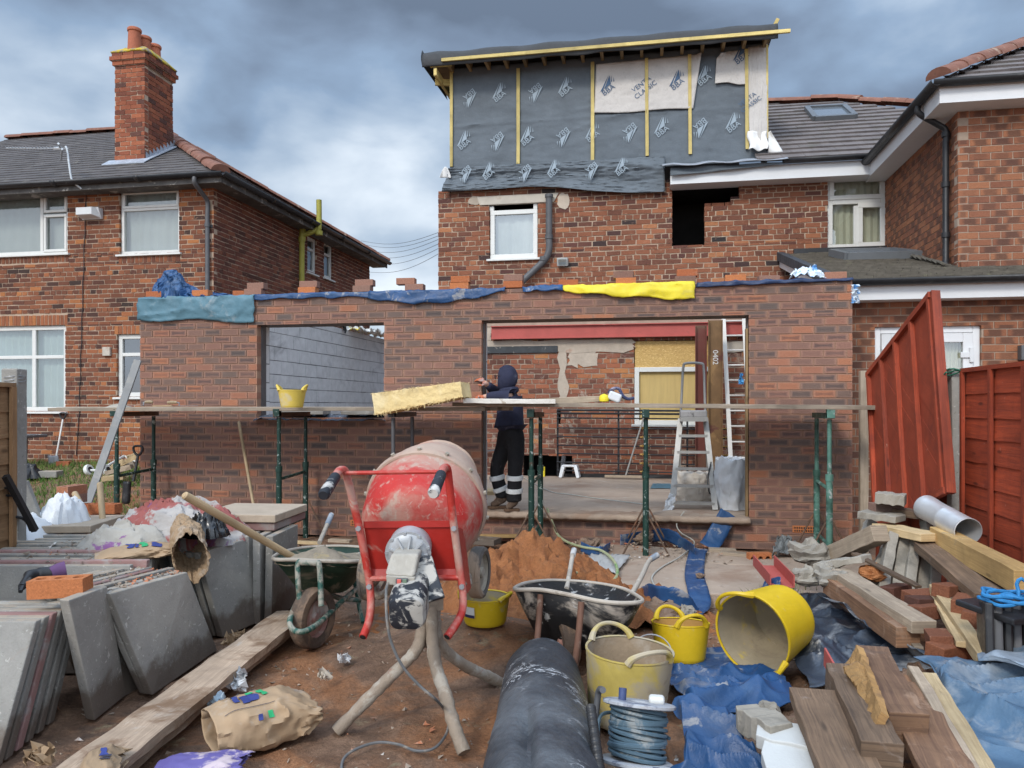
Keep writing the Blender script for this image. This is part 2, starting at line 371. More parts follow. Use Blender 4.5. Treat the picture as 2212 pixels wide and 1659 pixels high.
M_LEAD = mat('lead_flashing', (.34, .37, .42), .55, .25, 8, .2, 30, metal=.2)
M_OLIVE = mat('olive_paint', (.33, .30, .055), .55, .2, 6, .1, 40, dirt=(((.16, .14, .05), 6, .58, .7, .6),))
M_MEMB = mat('breather_membrane', (.115, .135, .155), .8, .2, 2.2, .5, 26, bdist=.01, objvar=0, dirt=(((.15, .17, .19), 40, .58, .66, .5),))
M_MEMBW = mat('white_membrane_back', (.52, .49, .46), .85, .12, 3, .4, 25, bdist=.01, objvar=0, dirt=(((.40, .38, .36), 30, .55, .66, .5),))
M_PRINT = mat('pale_print', (.30, .36, .41), .85, .1, 10, .1, 40, objvar=0)
M_PRINTB = mat('blue_print', (.07, .12, .20), .85, .1, 10, .1, 40, objvar=0)
M_BATTEN = wood('new_batten', (.62, .50, .20), (.50, .38, .13))
M_RAFTER = wood('rafter_timber', (.30, .20, .10), (.22, .14, .06))
M_OSB = None
M_DARK = mat('shade_black', (.018, .016, .015), .95, .3, 3, .1, 20, objvar=0)  # near-black stands in for the shade of unlit rooms, slots and bores
M_BLIND = mat('blind_fabric', (.40, .47, .455), .8, .06, 2, .05, 20, objvar=.03)
M_BLINDC = mat('cream_blind_fabric', (.58, .56, .45), .8, .06, 2, .05, 20, objvar=.03)
M_CURT = mat('net_curtain', (.40, .42, .41), .85, .08, 2, .05, 20, objvar=.03)
M_STONE = mat('stone_lintel', (.52, .47, .40), .9, .15, 5, .3, 60, dirt=(((.36, .27, .2), 5, .55, .7, .6),))
M_PLASTER = mat('render_patch', (.43, .36, .29), .95, .2, 5, .5, 50, dirt=(((.36, .20, .14), 5, .58, .68, .6),))
def glassmat(name, fac=.17):
    mt, k, bs = newmat(name); t = k.n('ShaderNodeBsdfTransparent'); t.inputs[0].default_value = (.86, .9, .88, 1)
    g = k.n('ShaderNodeBsdfGlossy'); g.inputs['Roughness'].default_value = .02; g.inputs[0].default_value = (.95, .97, 1, 1)
    fr = k.n('ShaderNodeLayerWeight'); fr.inputs[0].default_value = .25
    tc = k.n('ShaderNodeTexCoord'); nn = k.noise(tc.outputs['Object'], 1.3, 2, .5); bp = k.n('ShaderNodeBump'); bp.inputs['Strength'].default_value = .08; bp.inputs['Distance'].default_value = .02
    k.l(nn, bp.inputs['Height']); k.l(bp.outputs[0], g.inputs['Normal'])
    mx = k.n('ShaderNodeMixShader'); k.l(k.m('ADD', fr.outputs['Fresnel'], fac, clamp=True), mx.inputs[0]); k.l(t.outputs[0], mx.inputs[1]); k.l(g.outputs[0], mx.inputs[2])
    k.l(mx.outputs[0], mt.node_tree.nodes['Material Output'].inputs[0]); return mt
M_GLASS = glassmat('window_glass'); M_GLASSD = glassmat('door_glass', .12)
# ------------------------------------------------------------------ masonry
def inter(lo, hi, cuts):
    segs = [(lo, hi)]
    for a, b in cuts:
        o = []
        for s, e in segs:
            if b <= s or a >= e: o.append((s, e)); continue
            if a > s: o.append((s, a))
            if b < e: o.append((b, e))
        segs = o
    return segs
def brick_wall(name, O, U, N, L, H, bm_, mm_, ops=(), parent=None, bl=.225, bh=.083, mj=.010, depth=.10, jit=0., bond='stretch', soldiers=(), skin=.11, rfn=None, quoin=False, seed=1, proud=.007, phase=0.):
    rg = random.Random(seed); mb = MB(); O, U, N = V(O), V(U), V(N)
    allops = list(ops) + [s[:4] for s in soldiers]
    def brick(x0, x1, z0, z1, r=None):
        if x1 - x0 < .02 or z1 - z0 < .02: return
        po = rg.uniform(-.3, 1) * jit * .6
        j = lambda: rg.uniform(-jit, jit)
        fr = [O + U * (x + j()) + UP * (z + j()) + N * (po) for x, z in ((x0, z0), (x1, z0), (x1, z1), (x0, z1))]
        bk = [p - N * depth for p in fr]; r = r or (rg.random(), rg.random())
        i = mb.add(*fr, *bk)
        mb.face(i[:4], [(0, 0), (1, 0), (1, 1), (0, 1)], r=r)
        e = [(.02, .02)] * 4
        for a, b in ((0, 1), (1, 2), (2, 3), (3, 0)): mb.face((i[b], i[a], i[a + 4], i[b + 4]), e, r=r)
    rows = int(math.ceil(H / bh))
    for k in range(rows):
        z0 = k * bh; z1 = min(z0 + bh - mj, H); zc = (z0 + z1) / 2
        hdr = (bond == 'garden' and k % 4 == 3); l = bl / 2 if hdr else bl
        shift = phase + ((l / 2) if hdr else (bl / 2 if k % 2 else 0)) + (rg.uniform(-.015, .015) if jit else 0)
        # split the row in sub-bands where an opening edge crosses it
        zs = sorted({z0, z1} | {q for o in allops for q in (o[2], o[3]) if z0 + .02 < q < z1 - .02})
        for za, zb in zip(zs, zs[1:]):
            zm = (za + zb) / 2
            for s, e in inter(0, L, [(o[0], o[1]) for o in allops if o[2] < zm < o[3]]):
                n0 = int(math.floor((s - shift) / l)); x = n0 * l + shift
                while x < e - .005:
                    a, b = max(x, s), min(x + l, e)
                    A = a if a == s else a + mj / 2; B = b if b == e else b - mj / 2
                    r = None
                    if quoin and (b - a) < l * .7 and not hdr: r = (rg.uniform(0, .14) if rg.random() < .75 else rg.uniform(.8, 1), .1)
                    if rfn: r = rfn((A + B) / 2, zc, rg) or r
                    brick(A, B, za, zb, r); x += l
    for s in soldiers:
        n = s[4]; wd = (s[1] - s[0]) / n
        for i in range(n): brick(s[0] + i * wd + mj / 2, s[0] + (i + 1) * wd - mj / 2, s[2] + mj / 2, s[3] - mj / 2, (rg.uniform(*s[5]), .1))
    # mortar body with the openings left out
    e_ = .004; oo = [(a - e_, b + e_, c - e_, d + e_) for a, b, c, d in ops]
    xs = sorted({0, L} | {min(max(q, 0), L) for o in oo for q in o[:2]}); zs = sorted({0, H} | {min(max(q, 0), H) for o in oo for q in o[2:]})
    solid = lambda i, j: 0 <= i < len(xs) - 1 and 0 <= j < len(zs) - 1 and not any(o[0] < (xs[i] + xs[i + 1]) / 2 < o[1] and o[2] < (zs[j] + zs[j + 1]) / 2 < o[3] for o in oo)
    Pt = lambda x, z, d: O + U * x + UP * z - N * d
    for i in range(len(xs) - 1):
        for j in range(len(zs) - 1):
            if not solid(i, j): continue
            x0, x1, z0, z1 = xs[i], xs[i + 1], zs[j], zs[j + 1]; a, b = proud, skin
            mb.quad(Pt(x0, z0, a), Pt(x1, z0, a), Pt(x1, z1, a), Pt(x0, z1, a), m=1)
            mb.quad(Pt(x1, z0, b), Pt(x0, z0, b), Pt(x0, z1, b), Pt(x1, z1, b), m=1)
            if not solid(i - 1, j): mb.quad(Pt(x0, z0, b), Pt(x0, z0, a), Pt(x0, z1, a), Pt(x0, z1, b), m=1)
            if not solid(i + 1, j): mb.quad(Pt(x1, z0, a), Pt(x1, z0, b), Pt(x1, z1, b), Pt(x1, z1, a), m=1)
            if not solid(i, j - 1): mb.quad(Pt(x0, z0, b), Pt(x1, z0, b), Pt(x1, z0, a), Pt(x0, z0, a), m=1)
            if not solid(i, j + 1): mb.quad(Pt(x0, z1, a), Pt(x1, z1, a), Pt(x1, z1, b), Pt(x0, z1, b), m=1)
    return mb.build(name, [bm_, mm_], parent, base=O, fix=False)
def rows_of_tiles(mb, O, U, S, poly, tw, ga, th, seed=1, jit=.004, m=0, tj=.0, N=None):
    # O eave corner, U along the eave, S up the slope; poly in (u, s)
    rg = random.Random(seed); O, U, S = V(O), V(U), V(S); N = N or U.cross(S).normalized()
    if N.z < 0: N = -N
    smin, smax = min(p[1] for p in poly), max(p[1] for p in poly); k = 0; s = smin
    while s < smax - .01:
        sm_ = min(s + ga * .5, smax - .005); xs = []
        for (a, b), (c, d) in zip(poly, poly[1:] + poly[:1]):
            if (b <= sm_ < d) or (d <= sm_ < b): xs.append(a + (c - a) * (sm_ - b) / (d - b))
        xs.sort()
        for lo, hi in zip(xs[::2], xs[1::2]):
            x = math.floor(lo / tw) * tw + (tw / 2 if k % 2 else 0) - tw
            while x < hi:
                a, b = max(x, lo) + .002, min(x + tw, hi) - .002
                if b - a > .01:
                    q = rg.uniform(-jit, jit); t = th + rg.uniform(0, tj); s0 = s + q; s1 = min(s + ga * 1.1, smax)
                    P = [O + U * a + S * s0 + N * t, O + U * b + S * s0 + N * t, O + U * b + S * s1 + N * .003, O + U * a + S * s1 + N * .003,
                         O + U * a + S * s0 - N * .004, O + U * b + S * s0 - N * .004]
                    i = mb.add(*P); r = (rg.random(), rg.random())
                    mb.face((i[0], i[1], i[2], i[3]), [(0, 0), (1, 0), (1, 1), (0, 1)], r=r, m=m); mb.face((i[4], i[5], i[1], i[0]), r=r, m=m)
                    mb.face((i[4], i[0], i[3]), r=r, m=m); mb.face((i[1], i[5], i[2]), r=r, m=m)
                x += tw
        s += ga; k += 1
def ridge_run(mb, p0, p1, r=.11, n=None, seed=0, m=0):
    rg = random.Random(seed); p0, p1 = V(p0), V(p1); L = (p1 - p0).length; n = n or max(1, int(L / .42)); d = (p1 - p0) / n; t = d.normalized()
    sd = t.cross(UP).normalized(); u = sd.cross(t)
    for k in range(n):
        a = p0 + d * k; jz = rg.uniform(-.012, .012); rr = r * rg.uniform(.95, 1.06); ringA, ringB = [], []
        for i in range(9):
            an = math.pi * i / 8
            o = sd * math.cos(an) * rr + u * (math.sin(an) * rr * .75 + jz)
            ringA.append(a + o); ringB.append(a + d * 1.0 + o * .93)
        A, B = mb.add(*ringA), mb.add(*ringB)
        for i in range(8): mb.face((A[i], A[i + 1], B[i + 1], B[i]), m=m, sm=True)
        mb.face(A[::-1], m=m); mb.face(B, m=m)
def window(parent, x0, x1, z0, z1, y, fr=.06, splits=(), vs=(), rec=.05, sill=True, blind=None, folds=30, glass=None, sub=(), name='window', flip=None):
    """uPVC window in a wall facing -Y (front face of wall at y). splits: heights of transoms, vs: x of mullions (both as fractions)."""
    M = flip or (lambda p: p); yf = y + rec
    mb = MB(); t = .07
    def bar(a, b, c, d, y0=yf, y1=yf + t):
        mb.hexa([M(V(p)) for p in ((a, y0, c), (b, y0, c), (b, y1, c), (a, y1, c), (a, y0, d), (b, y0, d), (b, y1, d), (a, y1, d))])
    bar(x0, x1, z1 - fr, z1); bar(x0, x1, z0, z0 + fr); bar(x0, x0 + fr, z0 + fr, z1 - fr); bar(x1 - fr, x1, z0 + fr, z1 - fr)
    W_, H_ = x1 - x0, z1 - z0
    for s in splits: zc = z0 + s * H_; bar(x0 + fr, x1 - fr, zc - fr * .4, zc + fr * .4)
    for s in vs:
        sx, za, zb = s if isinstance(s, tuple) else (s, 0, 1)
        xc = x0 + sx * W_; bar(xc - fr * .5, xc + fr * .5, z0 + fr + za * (H_ - 2 * fr), z0 + fr + zb * (H_ - 2 * fr), yf + .001, yf + t - .001)
    for (a, b, c, d) in sub:   # opening casements: an inner frame standing proud
        A, B, C_, D_ = x0 + a * W_, x0 + b * W_, z0 + c * H_, z0 + d * H_; g = fr * .8; y0, y1 = yf - .015, yf + .03
        bar(A, B, D_ - g, D_, y0, y1); bar(A, B, C_, C_ + g, y0, y1); bar(A, A + g, C_ + g, D_ - g, y0, y1); bar(B - g, B, C_ + g, D_ - g, y0, y1)
    fo = mb.build(name, M_UPVC, parent, bevel=.006)
    g = MB(); q = [M(V(p)) for p in ((x0 + .02, yf + .035, z0 + .02), (x1 - .02, yf + .035, z0 + .02), (x1 - .02, yf + .035, z1 - .02), (x0 + .02, yf + .035, z1 - .02))]
    g.quad(*q); g.build('pane', glass or M_GLASS, fo, fix=False)
    if sill:
        s = MB(); s.hexa([M(V(p)) for p in ((x0 - .05, y - .05, z0 - .045), (x1 + .05, y - .05, z0 - .045), (x1 + .05, y + rec, z0 - .045), (x0 - .05, y + rec, z0 - .045), (x0 - .05, y - .05, z0 - .012), (x1 + .05, y - .05, z0 - .012), (x1 + .05, y + rec, z0 - .001), (x0 - .05, y + rec, z0 - .001))])
        s.build('sill', M_UPVC, fo, bevel=.005)
    if blind:
        bm_ = MB(); yb = yf + .13
        bm_.grid(folds * 4, 1, lambda a, b: M(V((x0 - .02 + a * (W_ + .04), yb + .014 * math.sin(a * folds * 6.283) + .006 * math.sin(a * 17), z0 + b * H_))))
        bm_.build('blind', blind, fo, fix=False)
    rb = MB(); P = lambda a, b, c: M(V((a, b, c))); yb = yf + .30   # added box behind, near-black faces stand in for an unlit room
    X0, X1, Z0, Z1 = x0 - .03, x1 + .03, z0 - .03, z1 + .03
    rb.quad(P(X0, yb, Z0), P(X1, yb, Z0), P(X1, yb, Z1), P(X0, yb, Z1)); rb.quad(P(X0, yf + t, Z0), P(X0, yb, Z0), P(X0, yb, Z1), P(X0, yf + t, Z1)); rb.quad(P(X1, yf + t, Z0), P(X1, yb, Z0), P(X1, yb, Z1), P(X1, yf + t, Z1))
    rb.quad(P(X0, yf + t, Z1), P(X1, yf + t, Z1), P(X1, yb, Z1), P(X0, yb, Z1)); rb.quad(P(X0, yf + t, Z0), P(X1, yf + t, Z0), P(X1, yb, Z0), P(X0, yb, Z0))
    rb.build('blackout_recess', M_DARK, fo, fix=False)
    return fo
def rpx(u0, u1, v0, v1, y):
    um = (u0 + u1) / 2
    return PY(u0, v0, y).x, PY(u1, v0, y).x, PY(um, v1, y).z, PY(um, v0, y).z
# ------------------------------------------------------------------ ground
def hground(x, y):
    xc = CA * x + SA * y; d = -SA * x + CA * y
    h = .5 * smooth(6.5, 12, y) * smooth(-4.6, -7.2, x)
    h += .16 * math.exp(-((xc + .15) ** 2 / .5 + (d - 4.75) ** 2 / .35))        # sand trodden out in front of the heap
    return h
M_SOIL = None
def soil():
    mt, k, bs = newmat('trodden_soil')
    tc = k.n('ShaderNodeTexCoord'); P = tc.outputs['Object']
    a = k.noise(P, .9, 6, .65, .8); b = k.noise(P, 7., 6, .7, .6); c = k.noise(P, 60., 5, .75); d = k.noise(P, 2.6, 6, .7, 1.2)
    c_ = k.ramp(b, [(.28, (.10, .06, .04)), (.5, (.20, .118, .075)), (.72, (.30, .185, .12))])
    c_ = k.mix(k.m('MULTIPLY', k.step(a, .47, .62), .8), c_, k.ramp(b, [(.3, (.24, .10, .04)), (.7, (.40, .18, .08))]))
    c_ = k.mix(k.m('MULTIPLY', k.step(d, .56, .68), .7), c_, (.07, .05, .04))
    c_ = k.mix(k.m('MULTIPLY', k.step(k.noise(P, 5., 6, .7, .3), .6, .68), .5), c_, (.30, .26, .16))
    c_ = k.mix(1., c_, k.ramp(c, [(.25, (.6,) * 3), (.75, (1.35,) * 3)]), 'MULTIPLY')
    finish(k, bs, c_, k.ramp(d, [(.35, (.9,) * 3), (.65, (.7,) * 3)]), k.m('ADD', k.m('MULTIPLY', b, 1.), k.m('MULTIPLY', c, .8)), .9, .02, spec=.3)
    return mt
M_SOIL = soil()
def gz(x, y):
    n = fbm((x * 1.1, y * 1.1, 0), 4) * .03 + fbm((x * 5, y * 5, 3), 4) * .022 + fbm((x * 15, y * 15, 8), 3) * .009 + .025 * rdg((x * 2.2, y * 2.2, 6)) * rdg((x * .7, y * .7, 2))
    xc = CA * x + SA * y; d = -SA * x + CA * y
    for c0, k in ((-.95, .10), (.35, -.12)): n -= .028 * math.exp(-(((xc - c0 - k * (d - 4.5) - .05 * math.sin(d * 3)) / .045) ** 2)) * smooth(2.2, 3, d) * smooth(6.4, 5.4, d)
    return hground(x, y) + n * (1 - smooth(9, 14, y))
def build_ground():
    mb = MB(); xs = [-3000, -300, -60, -25, -16]; x = -12.
    while x < 6: xs.append(x); x += .06 if -4.2 < x < 3 else .14
    xs += [6, 9, 14, 25, 60, 300, 3000]
    ys = [-300, -30, -6, -1.5]; y = .5
    while y < 8.4: ys.append(y); y += .05 if y < 6 else .09
    while y < 13: ys.append(y); y += .25
    ys += [13, 16, 22, 40, 120, 500, 3000]
    ids = {}
    for j, yy in enumerate(ys):
        for i, xx in enumerate(xs):
            far = abs(xx) > 16 or yy > 16 or yy < 0
            ids[i, j] = mb.add((xx, yy, (hground(max(-15, min(6, xx)), max(0, min(16, yy))) if far else gz(xx, yy)) - (.02 if not far else .03)))[0]
    for j in range(len(ys) - 1):
        for i in range(len(xs) - 1): mb.face((ids[i, j], ids[i + 1, j], ids[i + 1, j + 1], ids[i, j + 1]), sm=True)
    o = mb.build('ground', M_SOIL, base=(0, 0, 0), fix=False); tag(o, kind='structure')
build_ground()
def build_grass():
    mt, k, bs = newmat('grass_blade'); oi = k.n('ShaderNodeUVMap', uv_map='rnd'); s = k.n('ShaderNodeSeparateXYZ'); k.l(oi.outputs[0], s.inputs[0])
    finish(k, bs, k.ramp(s.outputs[0], [(0, (.05, .10, .016)), (.6, (.09, .18, .028)), (1, (.24, .21, .07))]), .8)
    mb = MB(); rg = random.Random(3)
    for _ in range(26000):
        x = rg.uniform(-11.5, -5.2); y = rg.uniform(7.2, 11.9)
        dn = fbm((x * .8, y * .8, 5), 3) + .25 * smooth(-6.3, -8.5, x) - .55 * smooth(7.4, 6.0, -x) * smooth(8.5, 10, y)
        if dn < rg.uniform(-.5, .3) or (x > -6.3 and y > 8.1): continue
        z = gz(x, y) - .025; h = rg.uniform(.03, .11); a = rg.uniform(0, 6.28); w_ = rg.uniform(.004, .009); l = rg.uniform(.01, .06); b = rg.uniform(0, 6.28)
        dx, dy = math.cos(a) * w_, math.sin(a) * w_
        i = mb.add((x - dx, y - dy, z), (x + dx, y + dy, z), (x + math.cos(b) * l, y + math.sin(b) * l, z + h))
        mb.face(i, r=(rg.random(), 0))
    tag(mb.build('grass', mt, base=(-8, 9, .2), fix=False), 'patchy short grass growing on the soil behind the brick stack', 'grass', kind='stuff')
build_grass()
M_CONC = mat('dusty_concrete', (.34, .262, .20), .92, .2, 2.2, .5, 60, bdist=.01, objvar=0, dirt=(((.24, .15, .10), 1.2, .5, .68, .7), ((.45, .42, .38), 4, .6, .72, .5), ((.14, .10, .08), 7, .62, .72, .6)))
def pad(name, pts, z0, z1, seed):
    mb = MB(); P = [V((*p, 0)) for p in pts]; rg = random.Random(seed); out = []
    for a, b in zip(P, P[1:] + P[:1]):
        n = max(2, int((b - a).length / .12))
        for k in range(n):
            q = a.lerp(b, k / n); out.append(V((q.x + rg.uniform(-.012, .012), q.y + rg.uniform(-.012, .012), z0)))
    mb.prism(out, (0, 0, z1 - z0)); return mb.build(name, M_CONC, base=(P[0].x, P[0].y, z0), bevel=.01)
g = lambda u, v, z: tuple(PZ(u, v, z).xy)
tag(pad('path', [g(1255, 1278, .07), g(1960, 1290, .07), (2.0, 7.0), g(1270, 1203, .07)], -.1, .07, 3), kind='structure')
tag(pad('yard_slab', [g(1262, 1201, .06), (2.0, 7.05), (2.0, 7.62), g(1290, 1172, .06)], -.1, .055, 4), kind='structure')
tag(pad('floor', [(-5.96, 8.40), (1.90, 8.40), (1.90, 12.47), (-5.96, 12.47)], .1, .335, 5), kind='structure')
# ------------------------------------------------------------------ left house
def left_house():
    H = T('brick_house', 'old red brick semi with slate hipped roof and tall chimney left of the new extension', 'house', (-9, 12, .3))
    XC, Y0 = -7.39, 12.0; X0 = -14.5; zb = .3
    wins = {}
    A = rpx(-210, 146, 420, 553, Y0); B = rpx(258, 387, 408, 547, Y0); C_ = rpx(-210, 141, 706, 888, Y0); D_ = rpx(252, 335, 722, 857, Y0)
    wins = [A, B, C_, D_]
    ops = [(a - X0, b - X0, c - zb, d - zb) for a, b, c, d in wins]
    sol = []
    a, b, c, d = ops[2]; sol.append((a - .05, b + .05, d, d + .19, 44, (0, .12)))
    a, b, c, d = ops[3]; sol.append((a - .05, b + .12, d, d + .16, 11, (.0, .1)))
    for i in (0, 1): a, b, c, d = ops[i]; sol.append((a - .02, b + .02, c - .165, c - .045, int((b - a) / .075), (.1, .8)))
    def rfn(x, z, rg):
        # rebuilt orange patch near the corner and a brighter course band under the eaves
        xw, zw = x + X0, z + zb
        if xw > -9.55 and zw < 2.6 and fbm((x * .9, z * .9, 4), 2) > -.15 - .3 * (zw < 1.5): return (rg.uniform(0, .14), .2) if rg.random() < .7 else None
        if zw > 5.0 and rg.random() < .6: return (rg.uniform(0, .14), .4)
        return None
    brick_wall('wall', (X0, Y0, zb), (1, 0, 0), (0, -1, 0), XC - X0, 4.98, B_OLD, M_MORTO, ops, H, bl=.232, bh=.0815, mj=.015, jit=.005, bond='garden', soldiers=sol, rfn=rfn, seed=11)
    mb = MB()   # side wall
    def sp(u0, u1, v0, v1):
        um = (u0 + u1) / 2; return PX(u0, 560, XC).y, PX(u1, 560, XC).y, PX(um, v1, XC).z, PX(um, v0, XC).z
    S1, S2 = sp(664, 684, 513, 590), sp(700, 719, 524, 602)
    brick_wall('side_wall', (XC, Y0, zb), (0, 1, 0), (1, 0, 0), 7.4, 5.05, B_SIDE, M_MORTO, [(a - Y0, b - Y0, c - zb, d - zb) for a, b, c, d in (S1, S2)], H, bl=.232, bh=.0815, mj=.015, jit=.005, bond='garden', seed=12)
    fl = lambda p: V((XC - p.y, p.x, p.z))
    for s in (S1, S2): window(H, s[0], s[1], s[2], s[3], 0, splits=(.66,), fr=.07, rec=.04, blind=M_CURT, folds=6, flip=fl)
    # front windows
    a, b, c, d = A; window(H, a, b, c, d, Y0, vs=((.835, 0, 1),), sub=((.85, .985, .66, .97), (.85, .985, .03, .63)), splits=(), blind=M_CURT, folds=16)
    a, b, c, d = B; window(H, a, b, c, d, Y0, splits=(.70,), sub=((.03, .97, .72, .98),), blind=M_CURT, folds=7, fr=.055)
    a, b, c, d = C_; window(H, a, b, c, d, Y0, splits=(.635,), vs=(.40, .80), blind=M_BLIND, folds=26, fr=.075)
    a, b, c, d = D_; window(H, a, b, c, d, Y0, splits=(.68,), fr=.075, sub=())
    # roof: front slope, side slope, plus the unseen back
    oh = .38; ez = 5.36; sl = .60; yb = Y0 + 7.4 + oh; ym = (Y0 - oh + yb) / 2; xe = XC + oh; rz = ez + sl * (ym - Y0 + oh); xh = xe - (ym - Y0 + oh)
    e00 = V((xe, Y0 - oh, ez)); pk = V((xh, ym, rz)); xl = X0 - .5
    mb = MB()
    d_ = V((0, 0, -.03))
    for q in ([V((xl, Y0 - oh, ez)), e00, pk, V((xl, ym, rz))], [e00, V((xe, yb, ez)), pk, pk + V((0, .001, 0))], [V((xe, yb, ez)), V((xl, yb, ez)), V((xl, ym, rz)), pk]): mb.quad(*[p + d_ for p in q])
    k = math.hypot(1, sl); S = V((0, 1, sl)).normalized(); ln = (ym - Y0 + oh) * k
    rows_of_tiles(mb, (xl, Y0 - oh, ez), (1, 0, 0), S, [(0, 0), (xe - xl, 0), (xh - xl, ln), (0, ln)], .26, .20, .012, 5, .006, tj=.006)
    rows_of_tiles(mb, e00, (0, 1, 0), V((-1, 0, sl)).normalized(), [(0, 0), (yb - Y0 + oh, 0), (ym - Y0 + oh, ln)], .26, .20, .012, 6, .006, tj=.006, N=V((sl, 0, 1)).normalized())
    mb.build('roof', M_SLATE, H, fix=False)
    mb = MB(); ridge_run(mb, (xl, ym, rz + .01), pk + V((0, 0, .01)), .13, seed=1); mb.build('ridge_tiles', M_RIDGE, H, fix=False)
    mb = MB(); ridge_run(mb, e00 + V((-.05, .05, .03)), pk + V((0, 0, .02)), .15, seed=2); mb.build('hip_tiles', M_RIDGE, H, fix=False)
    mb = MB(); ridge_run(mb, V((xe, yb, ez + .03)), pk + V((0, 0, .02)), .13, seed=3); mb.build('hip_tiles', M_RIDGE, H, fix=False)
    # eaves: soffit + fascia + gutter
    mb = MB(); mb.bx(xl, xe - .04, Y0 - oh + .04, Y0 + .05, ez - .13, ez - .105); mb.bx(XC - .05, xe - .04, Y0 + .05, yb, ez - .13, ez - .105)
    mb.bx(xl, xe - .05, Y0 - oh + .02, Y0 - oh + .045, ez - .15, ez - .03); mb.bx(xe - .045, xe - .02, Y0 - oh + .02, yb, ez - .15, ez - .03); mb.build('fascia', M_FASC, H)
    mb = MB()
    def gutter(p0, p1, sd, r=.065):
        p0, p1, sd = V(p0), V(p1), V(sd)
        A, B = [], []
        for i in range(9):
            an = math.pi * i / 8; o = sd * (math.cos(an) * r) - UP * (math.sin(an) * r); A.append(p0 + o); B.append(p1 + o)
        n = int((p1 - p0).length / 2) + 1
        ia, ib = mb.add(*A), mb.add(*B)
        for i in range(8): mb.face((ia[i], ia[i + 1], ib[i + 1], ib[i]), sm=True)
        for q in range(1, n):   # union brackets
            c = p0.lerp(p1, q / n); t = (p1 - p0).normalized()
            A = [c + sd * (math.cos(math.pi * i / 8) * (r + .012)) - UP * (math.sin(math.pi * i / 8) * (r + .012)) for i in range(9)]
            ia, ib = mb.add(*A), mb.add(*[a + t * .09 for a in A])
            for i in range(8): mb.face((ia[i], ia[i + 1], ib[i + 1], ib[i]))
    gy = Y0 - oh - .045
    gutter((xl, gy, ez - .0), (xe + .05, gy, ez - .0), (0, -1, 0)); gutter((xe + .045, gy - .03, ez), (xe + .045, yb, ez), (1, 0, 0)); mb.build('gutter', M_BLKPL, H, fix=False, solid=.008)
    dp = PY(452, 500, Y0).x
    mb = MB(); mb.tube(cr([(dp, gy, ez - .06), (dp, gy, ez - .16), (dp, Y0 - .2, ez - .28), (dp, Y0 - .055, ez - .38), (dp, Y0 - .055, ez - .6)], 4) + [V((dp, Y0 - .055, .35))], .038, 10)
    for z in (4.55, 3.3, 2.0): mb.tube([(dp, Y0 - .055, z), (dp, Y0 - .055, z + .07)], .05, 10); mb.bx(dp - .07, dp + .07, Y0 - .012, Y0, z, z + .05)
    mb.build('downpipe', M_GREYPL, H)
    # chimney
    c0 = PY(248, 340, 12.75).x; c1 = PY(312, 340, 12.75).x; yc0, yc1 = 12.75, 13.62; z0 = 5.75; zt = PY(280, 140, 12.75).z
    def stack():
        rg = random.Random(4)
        ch = brick_wall('chimney', (c0, yc0, z0), (1, 0, 0), (0, -1, 0), c1 - c0, zt - z0, B_CH, M_MORTO, (), H, bl=.225, bh=.085, mj=.012, jit=.006, seed=21)
        bmx = MB()
        def flare(z): return .12 * smooth(7.1, 6.2, z) + .05 * smooth(6.6, 6.1, z)
        n = int((zt - z0) / .085)
        for k in range(n):
            za = z0 + k * .085; zb_ = za + .073; dep = yc1 - yc0 + flare(za); y = yc0 + .001 + (.1125 if k % 2 else .0); l = .225
            ys = [yc0 + .002] + [yc0 + (.1125 if k % 2 else .225) + i * .225 for i in range(6)]
            for a, b in zip(ys, ys[1:]):
                b = min(b, yc0 + dep)
                if b - a < .03: continue
                x = c1 + rg.uniform(-.004, .005); i = bmx.add((x, a, za), (x, b - .012, za), (x, b - .012, zb_), (x, a, zb_), (x - .1, a, za), (x - .1, b - .012, za), (x - .1, b - .012, zb_), (x - .1, a, zb_)); r = (rg.random(), rg.random())
                bmx.face(i[:4], [(0, 0), (1, 0), (1, 1), (0, 1)], r=r)
                for f in ((1, 0, 4, 5), (2, 1, 5, 6), (3, 2, 6, 7), (0, 3, 7, 4)): bmx.face([i[q] for q in f], r=r)
        for k in range(10):
            za = z0 + (zt - z0) * k / 10; zb_ = z0 + (zt - z0) * (k + 1) / 10; bmx.bx(c0 + .02, c1 - .01, yc0 + .02, yc1 + flare((za + zb_) / 2) - .01, za, zb_, m=1)
        # oversailing courses
        for i, (o, h0, h1) in enumerate(((.035, 0, .075), (.07, .085, .155), (.04, .165, .235))):
            xw, yw = (c1 - c0) + 2 * o, (yc1 - yc0) + 2 * o
            for a in range(3):
                bmx.box((c0 - o + xw * (a + .5) / 3, yc0 - o + .055, zt + (h0 + h1) / 2), (xw / 3 - .012, .11, h1 - h0), r=(rg.random(), rg.random()))
            for a in range(4): bmx.box((c1 + o - .055, yc0 - o + .115 + (yw - .11) * (a + .5) / 4, zt + (h0 + h1) / 2), ( .11, (yw - .11) / 4 - .012, h1 - h0), r=(rg.random(), rg.random()))
            bmx.bx(c0 - o + .02, c1 + o - .02, yc0 - o + .02, yc1 + o - .02, zt + h0 - .01, zt + h1 + .003, m=1)
        bmx.build('side_brickwork', [B_CH, M_MORTO], ch)
        fl_ = MB()
        def fn(a, b):
            x = c0 - .05 + a * (c1 - c0 + .1); y = yc0 - .05 + b * (yc1 - yc0 + .1); e = min(a, 1 - a, b, 1 - b)
            return V((x, y, zt + .235 + .16 * min(1, e * 4.5) + .025 * fbm((x * 6, y * 6, 1))))
        fl_.grid(14, 18, fn)
        lich = mat('lichen_mortar', (.22, .18, .14), .95, .3, 8, .6, 50, dirt=(((.46, .34, .02), 7, .44, .54, .9),))
